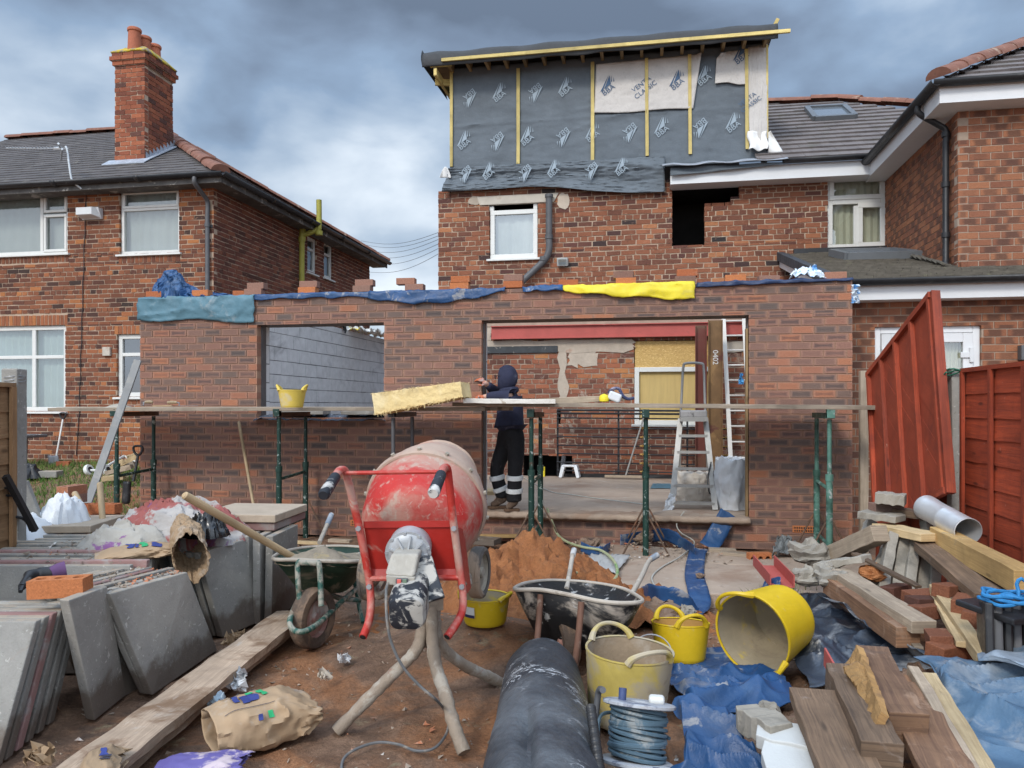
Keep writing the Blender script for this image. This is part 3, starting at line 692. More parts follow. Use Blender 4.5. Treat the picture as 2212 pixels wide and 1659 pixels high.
        fl_.build('flaunching', lich, ch, fix=False, solid=.03)
        for i, (fy, hh) in enumerate(((.16, .44), (.5, .42), (.84, .40))):
            p = MB(); M = Matrix.Translation((((c0 + c1) / 2), yc0 + fy * (yc1 - yc0), zt + .3))
            p.lathe([(.02, 0), (.125, 0), (.118, .1), (.108, hh - .07), (.125, hh - .06), (.128, hh - .02), (.115, hh), (.088, hh), (.085, hh - .25), (.02, hh - .25)], M, 20); p.build('chimney_pot', M_POT, ch)
        ls = MB()   # stepped lead flashing
        for k in range(9):
            y = yc0 + .03 + k * .105; z = ez + sl * (y - Y0 + oh); ls.hexa([(c1 + .006, y, z + .0), (c1 + .012, y, z), (c1 + .012, y + .1, z + .055), (c1 + .006, y + .1, z + .055), (c1 + .006, y, z + .17), (c1 + .012, y, z + .17), (c1 + .012, y + .1, z + .13), (c1 + .006, y + .1, z + .13)])
        z = ez + sl * (yc0 - Y0 + oh); ls.hexa([(c0 - .12, yc0 - .2, z - .1), (c1 + .14, yc0 - .2, z - .1), (c1 + .14, yc0, z + .035), (c0 - .12, yc0, z + .035), (c0 - .12, yc0 - .2, z - .085), (c1 + .14, yc0 - .2, z - .085), (c1 + .14, yc0, z + .05), (c0 - .12, yc0, z + .05)])
        z2 = ez + sl * (yc1 - Y0 + oh); ls.hexa([(c1, yc0, z + .03), (c1 + .13, yc0, z + .03), (c1 + .13, yc1, z2 + .03), (c1, yc1, z2 + .03), (c1, yc0, z + .045), (c1 + .13, yc0, z + .045), (c1 + .13, yc1, z2 + .045), (c1, yc1, z2 + .045)])
        ls.build('flashing', M_LEAD, ch)
    stack()
    # olive soil vent pipe on the side wall
    P = lambda u, v, dx: V((XC + dx, PX(u, v, XC + dx).y, PX(u, v, XC + dx).z))
    mb = MB(); pa = P(689, 432, .44); y1 = pa.y
    pts = [V((XC + .44, y1, pa.z)), V((XC + .44, y1, P(689, 488, .44).z)), V((XC + .40, y1 - .02, P(689, 497, .44).z)), V((XC + .16, y1 - .10, P(661, 511, .12).z)), V((XC + .11, y1 - .12, P(660, 522, .11).z)), V((XC + .11, y1 - .12, .6))]
    mb.tube(cr(pts, 5), .058, 12)
    for z in (pa.z - .75, P(660, 525, .11).z, 3.0): q = .44 if z > 5 else .11; mb.tube([(XC + q, y1 - (.12 if q < .4 else 0), z), (XC + q, y1 - (.12 if q < .4 else 0), z + .09)], .078, 12); mb.bx(XC, XC + .1, y1 - .2, y1 - .04, 3.0, 3.05)
    mb.build('vent_pipe', M_OLIVE, H)
    # alarm box, second small box, cable, aerial
    mb = MB(); a, b, c, d = rpx(181, 223, 452, 475, Y0); mb.hexa([(a, Y0 - .05, c), (b, Y0 - .05, c), (b, Y0, c), (a, Y0, c), (a, Y0 - .13, d), (b, Y0 - .13, d), (b, Y0, d), (a, Y0, d)]); mb.hexa([(a, Y0 - .2, c + .05), (b - .08, Y0 - .2, c + .05), (b, Y0 - .06, c + .01), (a, Y0 - .06, c + .01), (a, Y0 - .2, d - .01), (b - .08, Y0 - .2, d - .01), (b, Y0 - .06, d), (a, Y0 - .06, d)]); mb.build('alarm_box', M_WHITE, H, bevel=.01)
    mb = MB(); a, b, c, d = rpx(225, 241, 750, 769, Y0); mb.bx(a, b, Y0 - .05, Y0, c, d); mb.build('junction_box', M_STONE, H, bevel=.006)
    mb = MB(); pts = [PY(187, 402, Y0 - .015)] + [PY(186 - i * .8, 402 + i * 26, Y0 - .015) + V((.01 * math.sin(i * 2.1), 0, 0)) for i in range(1, 20)] + [PY(170, 905, Y0 - .015), PY(165, 985, Y0 - .015)]; mb.tube(pts, .007, 5); mb.build('cable', M_BLKPL, H)
    ae = MB(); yA = 11.55
    p = [PY(176, 408, yA + .1), PY(164, 398, yA + .05), PY(154, 385, yA), PY(146, 330, yA), PY(142, 316, yA)]
    ae.tube(cr(p, 4), .018, 8); bt = PY(148, 321, yA); b0 = PY(14, 320, yA + .2); ae.tube([b0, bt], .011, 6)
    for k in range(16): q = b0.lerp(bt, k / 18); ae.tube([q + V((0, -.10, .0)), q + V((0, .10, 0))], .004, 4)
    ae.tube([PY(126, 310, yA - .2), PY(134, 330, yA + .25)], .02, 5); ae.tube([PY(134, 322, yA - .2), PY(132, 344, yA + .25)], .02, 5); ae.tube([PY(118, 321, yA), PY(133, 321, yA)], .03, 6)
    ae.build('aerial', mat('aerial_alloy', (.55, .57, .58), .4, .15, 9, .05, metal=.6), H)
left_house()
# ------------------------------------------------------------------ main house with the loft dormer
def text_mesh(mb, txt, O, ux, uz, size, m=0, th=.003, N=None, al='CENTER', fnt=None, warp=None):
    cu = bpy.data.curves.new('t', 'FONT'); cu.body = txt; cu.align_x = al; cu.align_y = 'CENTER'; cu.size = size; cu.resolution_u = 3
    ob = bpy.data.objects.new('t', cu); me = bpy.data.meshes.new_from_object(ob)
    O, ux, uz = V(O), V(ux), V(uz); N = N or ux.cross(uz) * 1.
    for p in me.polygons:
        ids = mb.add(*[(warp(me.vertices[i].co) if warp else O + ux * me.vertices[i].co.x + uz * me.vertices[i].co.y + N * th) for i in p.vertices]); mb.face(ids, m=m)
    bpy.data.objects.remove(ob); bpy.data.curves.remove(cu); bpy.data.meshes.remove(me)
def main_house():
    Y0 = 12.5; X0 = -3.54; X1 = 3.52; H = T('brick_house', 'red brick house under conversion with grey membrane loft box and bricked openings behind the extension', 'house', (0, Y0, .3))
    zl = 2.95
    # upper wall
    W1 = rpx(1057, 1162, 438, 560, Y0); b1 = rpx(1452, 1597, 402, 432, Y0); b2 = rpx(1452, 1522, 432, 530, Y0); b3 = rpx(1522, 1578, 430, 444, Y0); b4 = rpx(1522, 1560, 432, 446, Y0); K = rpx(1788, 1918, 375, 537, Y0)
    o = lambda r: (r[0] - X0, r[1] - X0, r[2] - zl, r[3] - zl)
    ops = [o(W1), (o(b1)[0], o(b1)[1], o(b1)[2], o(b1)[3]), (o(b2)[0], o(b2)[1], o(b2)[2], o(b1)[2] + .001), (o(b2)[1] - .001, o(b2)[1] + .40, o(b1)[2] - .10, o(b1)[2] + .001), o(K)]
    def rfn(x, z, rg):
        xw, zw = x + X0, z + zl
        if zw < 4.2 and fbm((x * .7, z * .7, 9), 2) > .1 and rg.random() < .4: return (rg.uniform(0, .2), .9)
        return None
    brick_wall('wall', (X0, Y0, zl), (1, 0, 0), (0, -1, 0), X1 - X0, 5.12 - zl, B_OLDM, M_MORTO, ops, H, bl=.236, bh=.082, mj=.015, jit=.006, bond='garden', rfn=rfn, seed=31)
    # ragged infill brickwork set back in the knocked-through opening
    rr = MB(); rg = random.Random(8); yb = Y0 + .04
    xa, xb = b2[1], b1[1]
    for k in range(10):
        z = b2[2] + k * .085; n = 3
        off = (k % 2) * .09
        for i in range(4):
            a = xa + .005 + i * .2 - off; b = a + .188; a = max(a, xa + .005); b = min(b, xb + .02)
            if b - a < .05: continue
            if k > 7 and i < (k - 7) * 1.2: continue
            y = yb + rg.uniform(-.012, .02); rr.box(((a + b) / 2, y + .05, z + .037), (b - a, .1, .072), rot=Matrix.Rotation(rg.uniform(-.03, .03), 3, 'Y'), r=(rg.random(), rg.random()))
    rr.build('infill_brickwork', [B_OLDM], H)
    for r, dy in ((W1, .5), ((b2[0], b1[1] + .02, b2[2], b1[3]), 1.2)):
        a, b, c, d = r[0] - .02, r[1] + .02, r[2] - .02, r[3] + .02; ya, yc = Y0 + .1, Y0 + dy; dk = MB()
        dk.quad((a, yc, c), (b, yc, c), (b, yc, d), (a, yc, d)); dk.quad((a, ya, c), (a, yc, c), (a, yc, d), (a, ya, d)); dk.quad((b, ya, c), (b, yc, c), (b, yc, d), (b, ya, d)); dk.quad((a, ya, d), (b, ya, d), (b, yc, d), (a, yc, d)); dk.quad((a, ya, c), (b, ya, c), (b, yc, c), (a, yc, c)); dk.build('blackout_room', M_DARK, H, fix=False)  # added box, near-black inside, stops light leaking through the openings
    wz = PY(1110, 452, Y0).z
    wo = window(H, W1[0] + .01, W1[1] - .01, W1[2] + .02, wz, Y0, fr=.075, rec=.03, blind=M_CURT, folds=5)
    mb = MB(); mb.bx(W1[0], W1[0] + .07, Y0 + .03, Y0 + .1, wz, wz + .07); mb.bx(W1[1] - .08, W1[1] - .015, Y0 + .03, Y0 + .1, wz, wz + .09); mb.build('broken_frame_stub', M_UPVC, H)
    L = rpx(1034, 1210, 421, 440, Y0); mb = MB(); mb.hexa([(L[0] + .02, Y0 - .02, L[2]), (L[1] - .1, Y0 - .02, L[2]), (L[1] - .1, Y0 + .05, L[2]), (L[0] + .02, Y0 + .05, L[2]), (L[0] - .03, Y0 - .02, L[3]), (L[1] - .02, Y0 - .02, L[3]), (L[1] - .02, Y0 + .05, L[3]), (L[0] - .03, Y0 + .05, L[3])]); mb.build('lintel', M_STONE, H, bevel=.008)
    rg = random.Random(2)
    for (u0, u1, v0, v1) in ((1012, 1038, 424, 445), (1204, 1232, 418, 452)):
        pl = MB(); cx, cz = (PY(u0, v0, Y0).x + PY(u1, v0, Y0).x) / 2, (PY(u0, v0, Y0).z + PY(u0, v1, Y0).z) / 2; w2, h2 = abs(PY(u1, v0, Y0).x - PY(u0, v0, Y0).x) / 2, abs(PY(u0, v0, Y0).z - PY(u0, v1, Y0).z) / 2
        pl.prism([(cx + w2 * math.cos(a) * rg.uniform(.8, 1.15), Y0 - .012, cz + h2 * math.sin(a) * rg.uniform(.8, 1.15)) for a in [i * 6.283 / 14 for i in range(14)]], (0, .03, 0)); pl.build('mortar_patch', M_PLASTER, H)
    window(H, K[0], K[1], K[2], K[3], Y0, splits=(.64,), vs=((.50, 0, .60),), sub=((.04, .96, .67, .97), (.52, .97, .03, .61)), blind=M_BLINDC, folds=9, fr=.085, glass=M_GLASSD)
    # black soil pipe with swan neck, floodlight
    y = Y0 - .09; mb = MB(); P = [PY(1186, 424, y), PY(1186, 520, y), PY(1186, 540, y), PY(1178, 560, y), PY(1160, 578, y), PY(1128, 608, y - .05), PY(1105, 634, y - .1)]
    mb.tube([P[0], P[1]] + cr(P[1:], 4), .055, 12, caps=False); mb.tube([P[0] - UP * .02, P[0] + UP * .03], .068, 12, caps=False)
    for t in (P[0] - UP * .7, P[3].lerp(P[4], .2)): mb.tube([t, t + UP * .07], .066, 12)
    mb.build('soil_pipe', M_GREYPL, H)
    a, b, c, d = rpx(1205, 1228, 558, 578, Y0); fo = MB(); fo.hexa([(a, Y0 - .12, c), (b, Y0 - .12, c), (b, Y0, c + .03), (a, Y0, c + .03), (a, Y0 - .16, d - .02), (b, Y0 - .16, d - .02), (b, Y0, d), (a, Y0, d)]); f2 = fo.build('floodlight', mat('grey_casting', (.42, .43, .42), .5, .1), H, bevel=.012)
    fo = MB(); fo.quad((a + .02, Y0 - .147, c + .03), (b - .02, Y0 - .147, c + .03), (b - .02, Y0 - .165, d - .04), (a + .02, Y0 - .165, d - .04)); fo.build('lens', M_GLASSD, f2, fix=False)
    # ---- lower stripped wall, seen through the extension doorway
    zb = .30; Hh = rpx(1130, 1236, 984, 1040, Y0); Wn = rpx(1370, 1560, 735, 920, Y0); sl1 = rpx(1204, 1211, 883, 918, Y0)
    # window centre: use the px heights near its left end
    zt_, zb_ = PY(1440, 735, Y0).z, PY(1440, 918, Y0).z; Wn = (PY(1370, 800, Y0).x, PY(1530, 800, Y0).x, zb_, zt_)
    ops = [(q[0] - X0, q[1] - X0, q[2] - zb, q[3] - zb) for q in (Hh, Wn, sl1)]
    def rfn2(x, z, rg):
        xw, zw = x + X0, z + zb
        if zw < 1.1 and rg.random() < .75: return (rg.uniform(.62, 1), .2)
        if -1.3 < xw < -.3 and 1.9 < zw < 2.3 and rg.random() < .6: return (rg.uniform(0, .15), .1)
        return None
    brick_wall('stripped_wall', (X0, Y0, zb), (1, 0, 0), (0, -1, 0), X1 - X0, zl - zb - .003, B_IN, M_MORT, ops, H, bl=.236, bh=.082, mj=.015, jit=.007, bond='garden', rfn=rfn2, seed=33)
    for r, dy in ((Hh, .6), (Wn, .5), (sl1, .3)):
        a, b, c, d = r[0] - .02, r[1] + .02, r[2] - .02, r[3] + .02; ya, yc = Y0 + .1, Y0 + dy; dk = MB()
        dk.quad((a, yc, c), (b, yc, c), (b, yc, d), (a, yc, d)); dk.quad((a, ya, c), (a, yc, c), (a, yc, d), (a, ya, d)); dk.quad((b, ya, c), (b, yc, c), (b, yc, d), (b, ya, d)); dk.quad((a, ya, d), (b, ya, d), (b, yc, d), (a, yc, d)); dk.quad((a, ya, c), (b, ya, c), (b, yc, c), (a, yc, c)); dk.build('blackout_room', M_DARK, H, fix=False)  # same kind of near-black box, added to keep these openings unlit
    def patch(name, u0, u1, v0, v1, mt, dy=.012, amp=.2, seed=1, n=26):
        rg = random.Random(seed); a, b, c, d = rpx(u0, u1, v0, v1, Y0); pts = []
        for i in range(n):
            t = i / n * 4; k = int(t); f = t - k
            x, z = [(a + (b - a) * f, c), (b, c + (d - c) * f), (b - (b - a) * f, d), (a, d - (d - c) * f)][k]
            pts.append((x + rg.uniform(-amp, amp) * .3, Y0 - dy, z + rg.uniform(-amp, amp) * .25))
        m_ = MB(); m_.prism(pts, (0, dy + .02, 0)); m_.build(name, mt, H)
    patch('plaster_patch', 1046, 1370, 733, 760, M_PLASTER, .014, .12, 1)
    patch('plaster_patch', 1205, 1225, 752, 860, M_PLASTER, .011, .14, 2)
    patch('plaster_patch', 1228, 1288, 752, 790, M_PLASTER, .010, .2, 3)
    patch('plaster_patch', 1046, 1062, 700, 735, M_PLASTER, .018, .05, 5)
    patch('plaster_patch', 1050, 1600, 692, 702, M_MORT, .03, .04, 6)
    patch('plaster_patch', 1556, 1612, 738, 760, M_STONE, .02, .06, 8)
    a, b, c, d = rpx(1046, 1205, 748, 763, Y0); mb = MB(); mb.bx(a, b, Y0 - .03, Y0 + .03, c, d); mb.build('old_lintel', mat('dark_slate_lintel', (.06, .065, .07), .8, .3, 8, .4, 60, dirt=(((.42, .38, .33), 7, .6, .68, .8),)), H, bevel=.006)
    # boarded window: frame, osb, plywood
    osb = mat('osb_board', (.50, .32, .11), .7, .12, 6, .3, 40, objvar=0, dirt=(((.70, .49, .20), 26, .52, .60, .8), ((.33, .19, .06), 30, .57, .64, .8)), stretch=(1, 1, 2.2))
    ply = mat('plywood_board', (.50, .36, .14), .7, .12, 3, .2, 30, objvar=0, stretch=(6, 1, .6), dirt=(((.30, .18, .07), 9, .68, .74, .7),))
    zf = PY(1440, 793, Y0).z
    mb = MB(); mb.bx(Wn[0] + .01, Wn[1] + .15, Y0 + .02, Y0 + .04, zf, Wn[3] - .01); mb.build('osb_panel', osb, H)
    mb = MB(); mb.bx(Wn[0] + .06, Wn[1] + .15, Y0 + .05, Y0 + .065, Wn[2] + .05, zf - .05); mb.build('plywood_panel', ply, H)
    mb = MB(); a, b, c, d = Wn[0] + .005, Wn[1] + .15, Wn[2], zf; f = .075; y0, y1 = Y0 - .012, Y0 + .045
    mb.bx(a, a + f, y0, y1, c, d); mb.bx(a + f, b, y0, y1, d - f, d); mb.bx(a + f, b, y0, y1, c, c + f); mb.bx(a - .05, b, y0 - .06, y0 - .002, c - .03, c + .01); mb.build('window_frame', M_UPVC, H, bevel=.006)
    # ---- main roof right of the dormer
    ez = 5.17; yg = Y0 - .32
    sl = .62; S = V((0, 1, sl)).normalized(); ln = 4.05 * math.hypot(1, sl)
    def on(u, v):   # where a pixel ray meets the roof plane z = ez+.07 + sl*(y-yg)
        r = ray(u, v); t = (ez + .07 - EZ - sl * yg) / (r.z - sl * r.y); return E0 + r * t
    O = V((0, yg, ez + .07)); uv = lambda p: (p.x, (p - O).dot(S))
    p1, p2, p3, p4 = on(1640, 224), on(1812, 219), on(1985, 239), on(1905, 350)
    xl = X0 - .1
    poly = [(xl, 0), (3.5, 0), uv(p4), (3.9, uv(p4)[1]), uv(p3), uv(p2), uv(p1), (xl, uv(p1)[1])]
    poly = [(xl, 0), (3.9, 0), (4.6, uv(p3)[1]), uv(p3), uv(p2), uv(p1), (xl, uv(p1)[1])]
    mb = MB(); mb.face(mb.add(*[O + V((1, 0, 0)) * max(a, 1.7) + S * b - V((0, 0, .02)) for a, b in poly]))
    rows_of_tiles(mb, O, (1, 0, 0), S, [(max(a, 1.6), b) for a, b in poly], .33, .27, .03, 8, .004, tj=.006); mb.build('roof', M_TILE, H, fix=False)
    mb = MB(); ridge_run(mb, p1 + V((-.6, 0, .02)), p2 + V((0, 0, .02)), .14, seed=4); ridge_run(mb, p3 + V((.6, -.05, -.02)), p2 + V((0, 0, .02)), .14, seed=5); mb.build('ridge_tiles', M_RIDGE, H, fix=False)
    # roof window
    c4 = [on(1742, 240), on(1822, 236), on(1846, 258), on(1760, 263)]; N = S.cross(V((1, 0, 0))) * -1; N = N if N.z > 0 else -N
    mb = MB(); k4 = [p + N * .05 for p in c4]; ctr = sum(c4, V()) / 4
    for a, b in zip(k4, k4[1:] + k4[:1]): mb.beam(a, b, .09, .09, N)
    ro = mb.build('roof_window', mat('grey_alloy', (.16, .17, .18), .45, .1, metal=.3), H); mb = MB(); mb.quad(*[p + N * .06 for p in c4]); mb.build('pane', mat('sky_glass', (.12, .14, .16), .05, .1, 2, 0.02, spec=1.), ro, fix=False)
    # eaves: white fascia, gutter
    mb = MB(); xa = PY(1448, 375, yg).x; mb.bx(xa, X1 - .02, yg + .01, yg + .035, ez - .22, ez + .0); mb.bx(xa, X1 - .02, yg + .035, Y0 + .05, ez - .22, ez - .2); mb.build('fascia', M_WHITE, H)
    mb = MB(); g0 = PY(1690, 350, yg).x; n = 8
    A, B = [], []
    for i in range(9): an = math.pi * i / 8; o_ = V((0, -math.cos(an) * .06, -math.sin(an) * .06)); A.append(V((g0, yg - .06, ez + .05)) + o_); B.append(V((X1 - .05, yg - .06, ez + .05)) + o_)
    ia, ib = mb.add(*A), mb.add(*B)
    for i in range(8): mb.face((ia[i], ia[i + 1], ib[i + 1], ib[i]), sm=True)
    mb.build('gutter', M_BLKPL, H, fix=False, solid=.008)
    # ---- loft dormer
    Yd = Y0 - .02; x0, x1 = PY(972, 300, Yd).x, PY(1657, 300, Yd).x; ztL, ztR = PY(975, 150, Yd).z, PY(1657, 92, Yd).z; zt = (ztL + ztR) / 2
    D_ = MB()
    def dimple(x, z): return .010 * fbm((x * 1.3, 0, z * 3.1), 3) + .006 * fbm((x * 6, 2, z * 9), 3) + .016 * rdg((x * .8 + 3, 0, z * 3.4)) * abs(noise.noise(V((x * .6, 4, z)))) * 1.6 + .006 * rdg((x * 2.2, 5, z * 7 + x))
    za = PY(1100, 408, Yd).z
    D_.grid(150, 70, lambda a, b: V((x0 + a * (x1 - x0), Yd - dimple(a * 5, b * 2) - .012 * math.exp(-((b - .47) / .012) ** 2), PY(1100, 395, Yd).z + .13 + b * (zt - PY(1100, 395, Yd).z - .13))))
    mo = D_.build('membrane_wall', M_MEMB, H, fix=False, solid=.004)
    # left cheek and body of the dormer
    b_ = MB(); b_.quad((x0, Yd, 5.0), (x0, Y0 + 3.8, 7.2), (x0, Y0 + 3.8, zt), (x0, Yd, zt)); b_.quad((x1, Yd, 5.15), (x1, Y0 + 3.8, 7.2), (x1, Y0 + 3.8, zt), (x1, Yd, zt)); b_.quad((x0, Y0 + 3.8, 6), (x1, Y0 + 3.8, 6), (x1, Y0 + 3.8, zt), (x0, Y0 + 3.8, zt)); b_.build('dormer_cheeks', M_MEMB, H, fix=False)
    # skirt of membrane hanging over the brickwork
    sk = MB(); zs0 = PY(1100, 362, Yd).z; xs0, xs1 = PY(957, 415, Y0 - .05).x, PY(1436, 410, Y0 - .05).x
    def skirt(a, b):
        x = xs0 + a * (xs1 - xs0) + (1 - b) * .0 + b * (.10 * (1 - a)); zlow = PY(957 + a * 479, [415, 418, 412, 405, 409, 411][min(5, int(a * 5.999))], Y0 - .06).z
        lo = 416 - 9 * math.sin(min(1, a * 1.5) * 3.0) + 3 * math.sin(a * 9); zlow = PY(957 + a * 479, lo, Y0 - .06).z
        z = zlow + b * (zs0 + .03 - zlow)
        return V((x, Yd - .03 - .05 * (1 - b) - .035 * math.sin(b * 7 + a * 3) * (1 - .5 * a) - dimple(a * 6 + 9, b * 2) * 2 - .02 * math.exp(-((b - .75) / .05) ** 2), z))
    sk.grid(110, 34, skirt); sk.build('membrane_skirt', M_MEMB, H, fix=False, solid=.004)
    sk = MB(); a0, a1 = PY(1430, 350, yg).x, PY(1700, 340, yg).x; z0_ = PY(1500, 355, yg - .12).z
    def apron(a, b):
        x = a0 + a * (a1 - a0); y = yg - .14 + b * .33; return V((x, y, z0_ + .12 * b + .012 * math.sin(a * 20) + .012 * fbm((x * 3, y * 9, 2))))
    sk.grid(60, 10, apron); sk.build('lead_apron', M_LEAD, H, fix=False, solid=.012)
    sk = MB()
    def drape(a, b):
        u = 1448 + a * 245; lo = 380 - a * 26; hi = 362 - a * 12; p = PY(u, lo + (hi - lo) * b, yg - .03 - .03 * (1 - b)); p.y -= .015 * math.sin(a * 14 + b * 3); return p
    sk.grid(50, 8, drape); sk.build('membrane_flap', M_MEMB, H, fix=False, solid=.004)
    # white reversed sheets
    def sheet(name, corners, dy=.02, seed=0, curl=None):
        m_ = MB(); tl, tr, br, bl = [V((PY(u, v, Yd).x, 0, PY(u, v, Yd).z)) for u, v in corners]
        def fn(a, b):
            p = bl.lerp(br, a).lerp(tl.lerp(tr, a), b); w_ = .012 * fbm((a * 4 + seed, b * 3, seed)) + .008 * fbm((a * 13 + seed, b * 11, seed)); y = Yd - dy - abs(w_) - (.02 * (1 - b) ** 4)
            p.z += .012 * math.sin(a * 8 + seed) * (1 - b); q = V((p.x, y, p.z))
            if curl: q = curl(q, a, b)
            return q
        m_.grid(44, 34, fn); return m_.build(name, M_MEMBW, H, fix=False, solid=.003)
    sheet('white_sheet', [(1288, 140), (1515, 118), (1497, 236), (1284, 247)], seed=2, curl=lambda q, a, b: q + V((0, -.06, 0)) * smooth(.93, 1, a) * b)
    sheet('white_sheet', [(1548, 116), (1614, 108), (1614, 184), (1544, 181)], seed=5, curl=lambda q, a, b: q + V((.05, -.12, -.06)) * smooth(.8, 1, b) * smooth(.35, 0, a))
    sheet('white_sheet', [(1614, 104), (1657, 96), (1657, 322), (1618, 286)], dy=.017, seed=7)
    m_ = MB()
    def rag(a, b):
        p = PY(1616 + a * 40, 326 - b * 42, Yd - .05); return p + V((.02 * math.sin(b * 6), -.05 * (1 - b) - .03 * math.sin(a * 7), .02 * math.sin(a * 9) * (1 - b)))
    m_.grid(16, 14, rag); ragw = mat('white_rag', (.72, .71, .69), .85, .08, 6, .3, 30); m_.build('torn_flap', ragw, H, fix=False, solid=.003)
    m_ = MB(); m_.grid(10, 12, lambda a, b: PY(1660 + a * 28 * (1 - b) + 4 * a, 332 - b * 46 - a * 4, Yd - .05 - .04 * math.sin(a * 3 + b * 4)))
    m_.build('torn_flap', ragw, H, fix=False, solid=.003)
    m_ = MB(); m_.grid(10, 8, lambda a, b: PY(950 + a * 24, 384 - b * 22 * math.sin(a * 3.1) - 2 * b, Y0 - .02 + .1 * math.sin(a * 5))); m_.build('torn_flap', ragw, H, fix=False, solid=.003)
    # battens
    for u, v0, v1, w_ in ((975, 152, 360, .05), (1119.5, 148, 354, .055), (1280, 134, 348, .055), (1398, 126, 337, .05), (1491, 118, 333, .052), (1614, 106, 322, .05)):
        a, b = PY(u, v1, Yd - .03), PY(u - 1.5 if u > 1300 else u, v0, Yd - .03); m_ = MB(); m_.beam(a, b, w_, .028, (0, -1, 0), n=4, jit=.0015); m_.build('batten', M_BATTEN, H)
    m_ = MB(); m_.beam(PY(1657, 300, Yd + .0), PY(1657, 98, Yd), .028, .05, (0, -1, 0)); m_.build('batten', M_BATTEN, H)
    # printed marks: wedge logo and letters
    def mark(u, v, inv=False, blue=False, w_=.25, yy=Yd - .022, name='printed_mark', yfun=None):
        c = PY(u, v, Yd); an = R(35); ux, uz = V((math.cos(an), 0, math.sin(an))), V((-math.sin(an), 0, math.cos(an)))
        sx = -1 if inv else 1; m_ = MB(); ux2, uz2 = ux * sx, uz * sx
        c = V((c.x, yy - (.012 if blue else 0), c.z)); P = lambda a, b: c + ux2 * (a * w_) + uz2 * (b * w_)
        text_mesh(m_, 'BBA', P(0, -.24), ux2, uz2, w_ * .50, th=.002, N=V((0, -1, 0)))
        tri = lambda *q: m_.face(m_.add(*[P(*t) for t in q]))
        tri((-.50, -.02), (.58, .56), (-.26, -.02)); tri((-.18, -.02), (.60, .50), (.34, -.02)); tri((.42, .08), (.70, .44), (.50, .08)); tri((.56, .0), (.74, .26), (.63, .0))
        m_.build(name, M_PRINTB if blue else M_PRINT, mo, fix=False)
    for u, v, i in ((1018, 210, 1), (1076, 204, 0), (1160, 198, 1), (1218, 192, 0), (1000, 307, 0), (1078, 303, 1), (1136, 298, 0), (1220, 294, 1), (1277, 290, 0), (1364, 284, 1), (1426, 279, 0), (1516, 274, 1), (1580, 269, 0), (1517, 168, 0)): mark(u, v, bool(i))
    for u, v, i in ((1310, 190, 0), (1459, 178, 0), (1597, 122, 0)): mark(u, v, bool(i), True)
    for u, v, i in ((1012, 378, 1), (1056, 377, 0), (1140, 376, 1), (1195, 372, 0), (1282, 371, 1), (1340, 368, 0)): mark(u, v, bool(i), False, .23, Yd - .125)
    for u, v, s in ((1390, 190, .115), (1618, 222, .10)):
        c = PY(u, v, Yd); an = R(35); m_ = MB(); ux, uz = V((math.cos(an), 0, math.sin(an))), V((-math.sin(an), 0, math.cos(an)))
        for k, t in enumerate(('VENTA', 'CLASSIC')): text_mesh(m_, t, V((c.x, Yd - .036, c.z)) - uz * (k - .5) * s, ux, uz, s * .95, N=V((0, -1, 0)), th=.002)
        m_.build('printed_mark', M_PRINTB, mo, fix=False)
    # dormer roof: deck slab, membrane hung over the fascia, rafters, fascia batten
    yo = Yd - .40; L0, R0 = x0 - .36, x1 + .10
    zr = zt - .045
    m_ = MB(); m_.bx(L0 + .06, R0 - .05, yo + .06, Y0 + 4.0, zr + .12, zr + .17); m_.build('roof_deck', M_RAFTER, H)
    m_ = MB()
    def cover(a, b):
        x = L0 + a * (R0 - L0); wv = .012 * fbm((a * 12, b * 3, 4)) + .008 * math.sin(a * 37)
        if b < .22: t = b / .22; return V((x, yo - .015 - .015 * math.sin(t * 3), zr - .08 + t * .17 + wv * (1 - t)))
        if b < .42: t = (b - .22) / .2; an = t * math.pi / 2; return V((x, yo - .015 + .25 * (1 - math.cos(an)), zr + .09 + .13 * math.sin(an) + wv))
        t = (b - .42) / .58; return V((x, yo + .235 + t * (4.2), zr + .22 + .05 * t + wv))
    m_.grid(90, 26, cover); m_.build('roof_membrane', mat('black_roof_membrane', (.045, .047, .05), .75, .2, 3, .3, 30, objvar=0), H, fix=False, solid=.006)
    m_ = MB(); m_.grid(8, 10, lambda a, b: V((L0 - .005 - .02 * math.sin(a * 3), yo + b * 1.6, zr + .21 - a * (.24 - .05 * b)))); m_.build('roof_membrane_edge', M_MEMB, H, fix=False, solid=.005)
    m_ = MB(); m_.beam((x0 - .02, yo - .045, zr - .005), (R0 + .17, yo - .045, zr + .0), .045, .05, UP, n=8, jit=.0015); m_.build('fascia_batten', M_BATTEN, H)
    m_ = MB(); m_.beam((x0 - .15, yo + .02, zr - .15), (x0 - .15, Y0 + 1, zr - .15), .05, .12); m_.beam((L0 + .1, yo + .12, zr + .02), (x0 + .1, yo + .12, zr + .02), .05, .1); m_.beam((L0 + .1, yo + .4, zr - .16), (x0 + .1, yo + .5, zr - .16), .05, .1); m_.build('verge_ladder', M_BATTEN, H)
    for k in range(17):
        x = x0 + .05 + k * (x1 - x0 - .1) / 16; m_ = MB(); m_.beam((x, yo + .03, zr + .045), (x, Y0 + .4, zr + .045), .048, .15); m_.build('rafter', M_RAFTER, H)
    m_ = MB(); m_.bx(x0, x1, Yd + .02, Yd + .06, zt - .02, zr + .12); m_.build('eaves_shade_strip', M_DARK, H)  # near-black strip in the eaves gap, shade put into its colour
    m_ = MB(); m_.beam((R0 - .05, yo + .2, zr + .16), (R0 + .03, yo + .2, zr + .31), .05, .05); m_.build('upstand_post', M_BATTEN, H)
main_house()
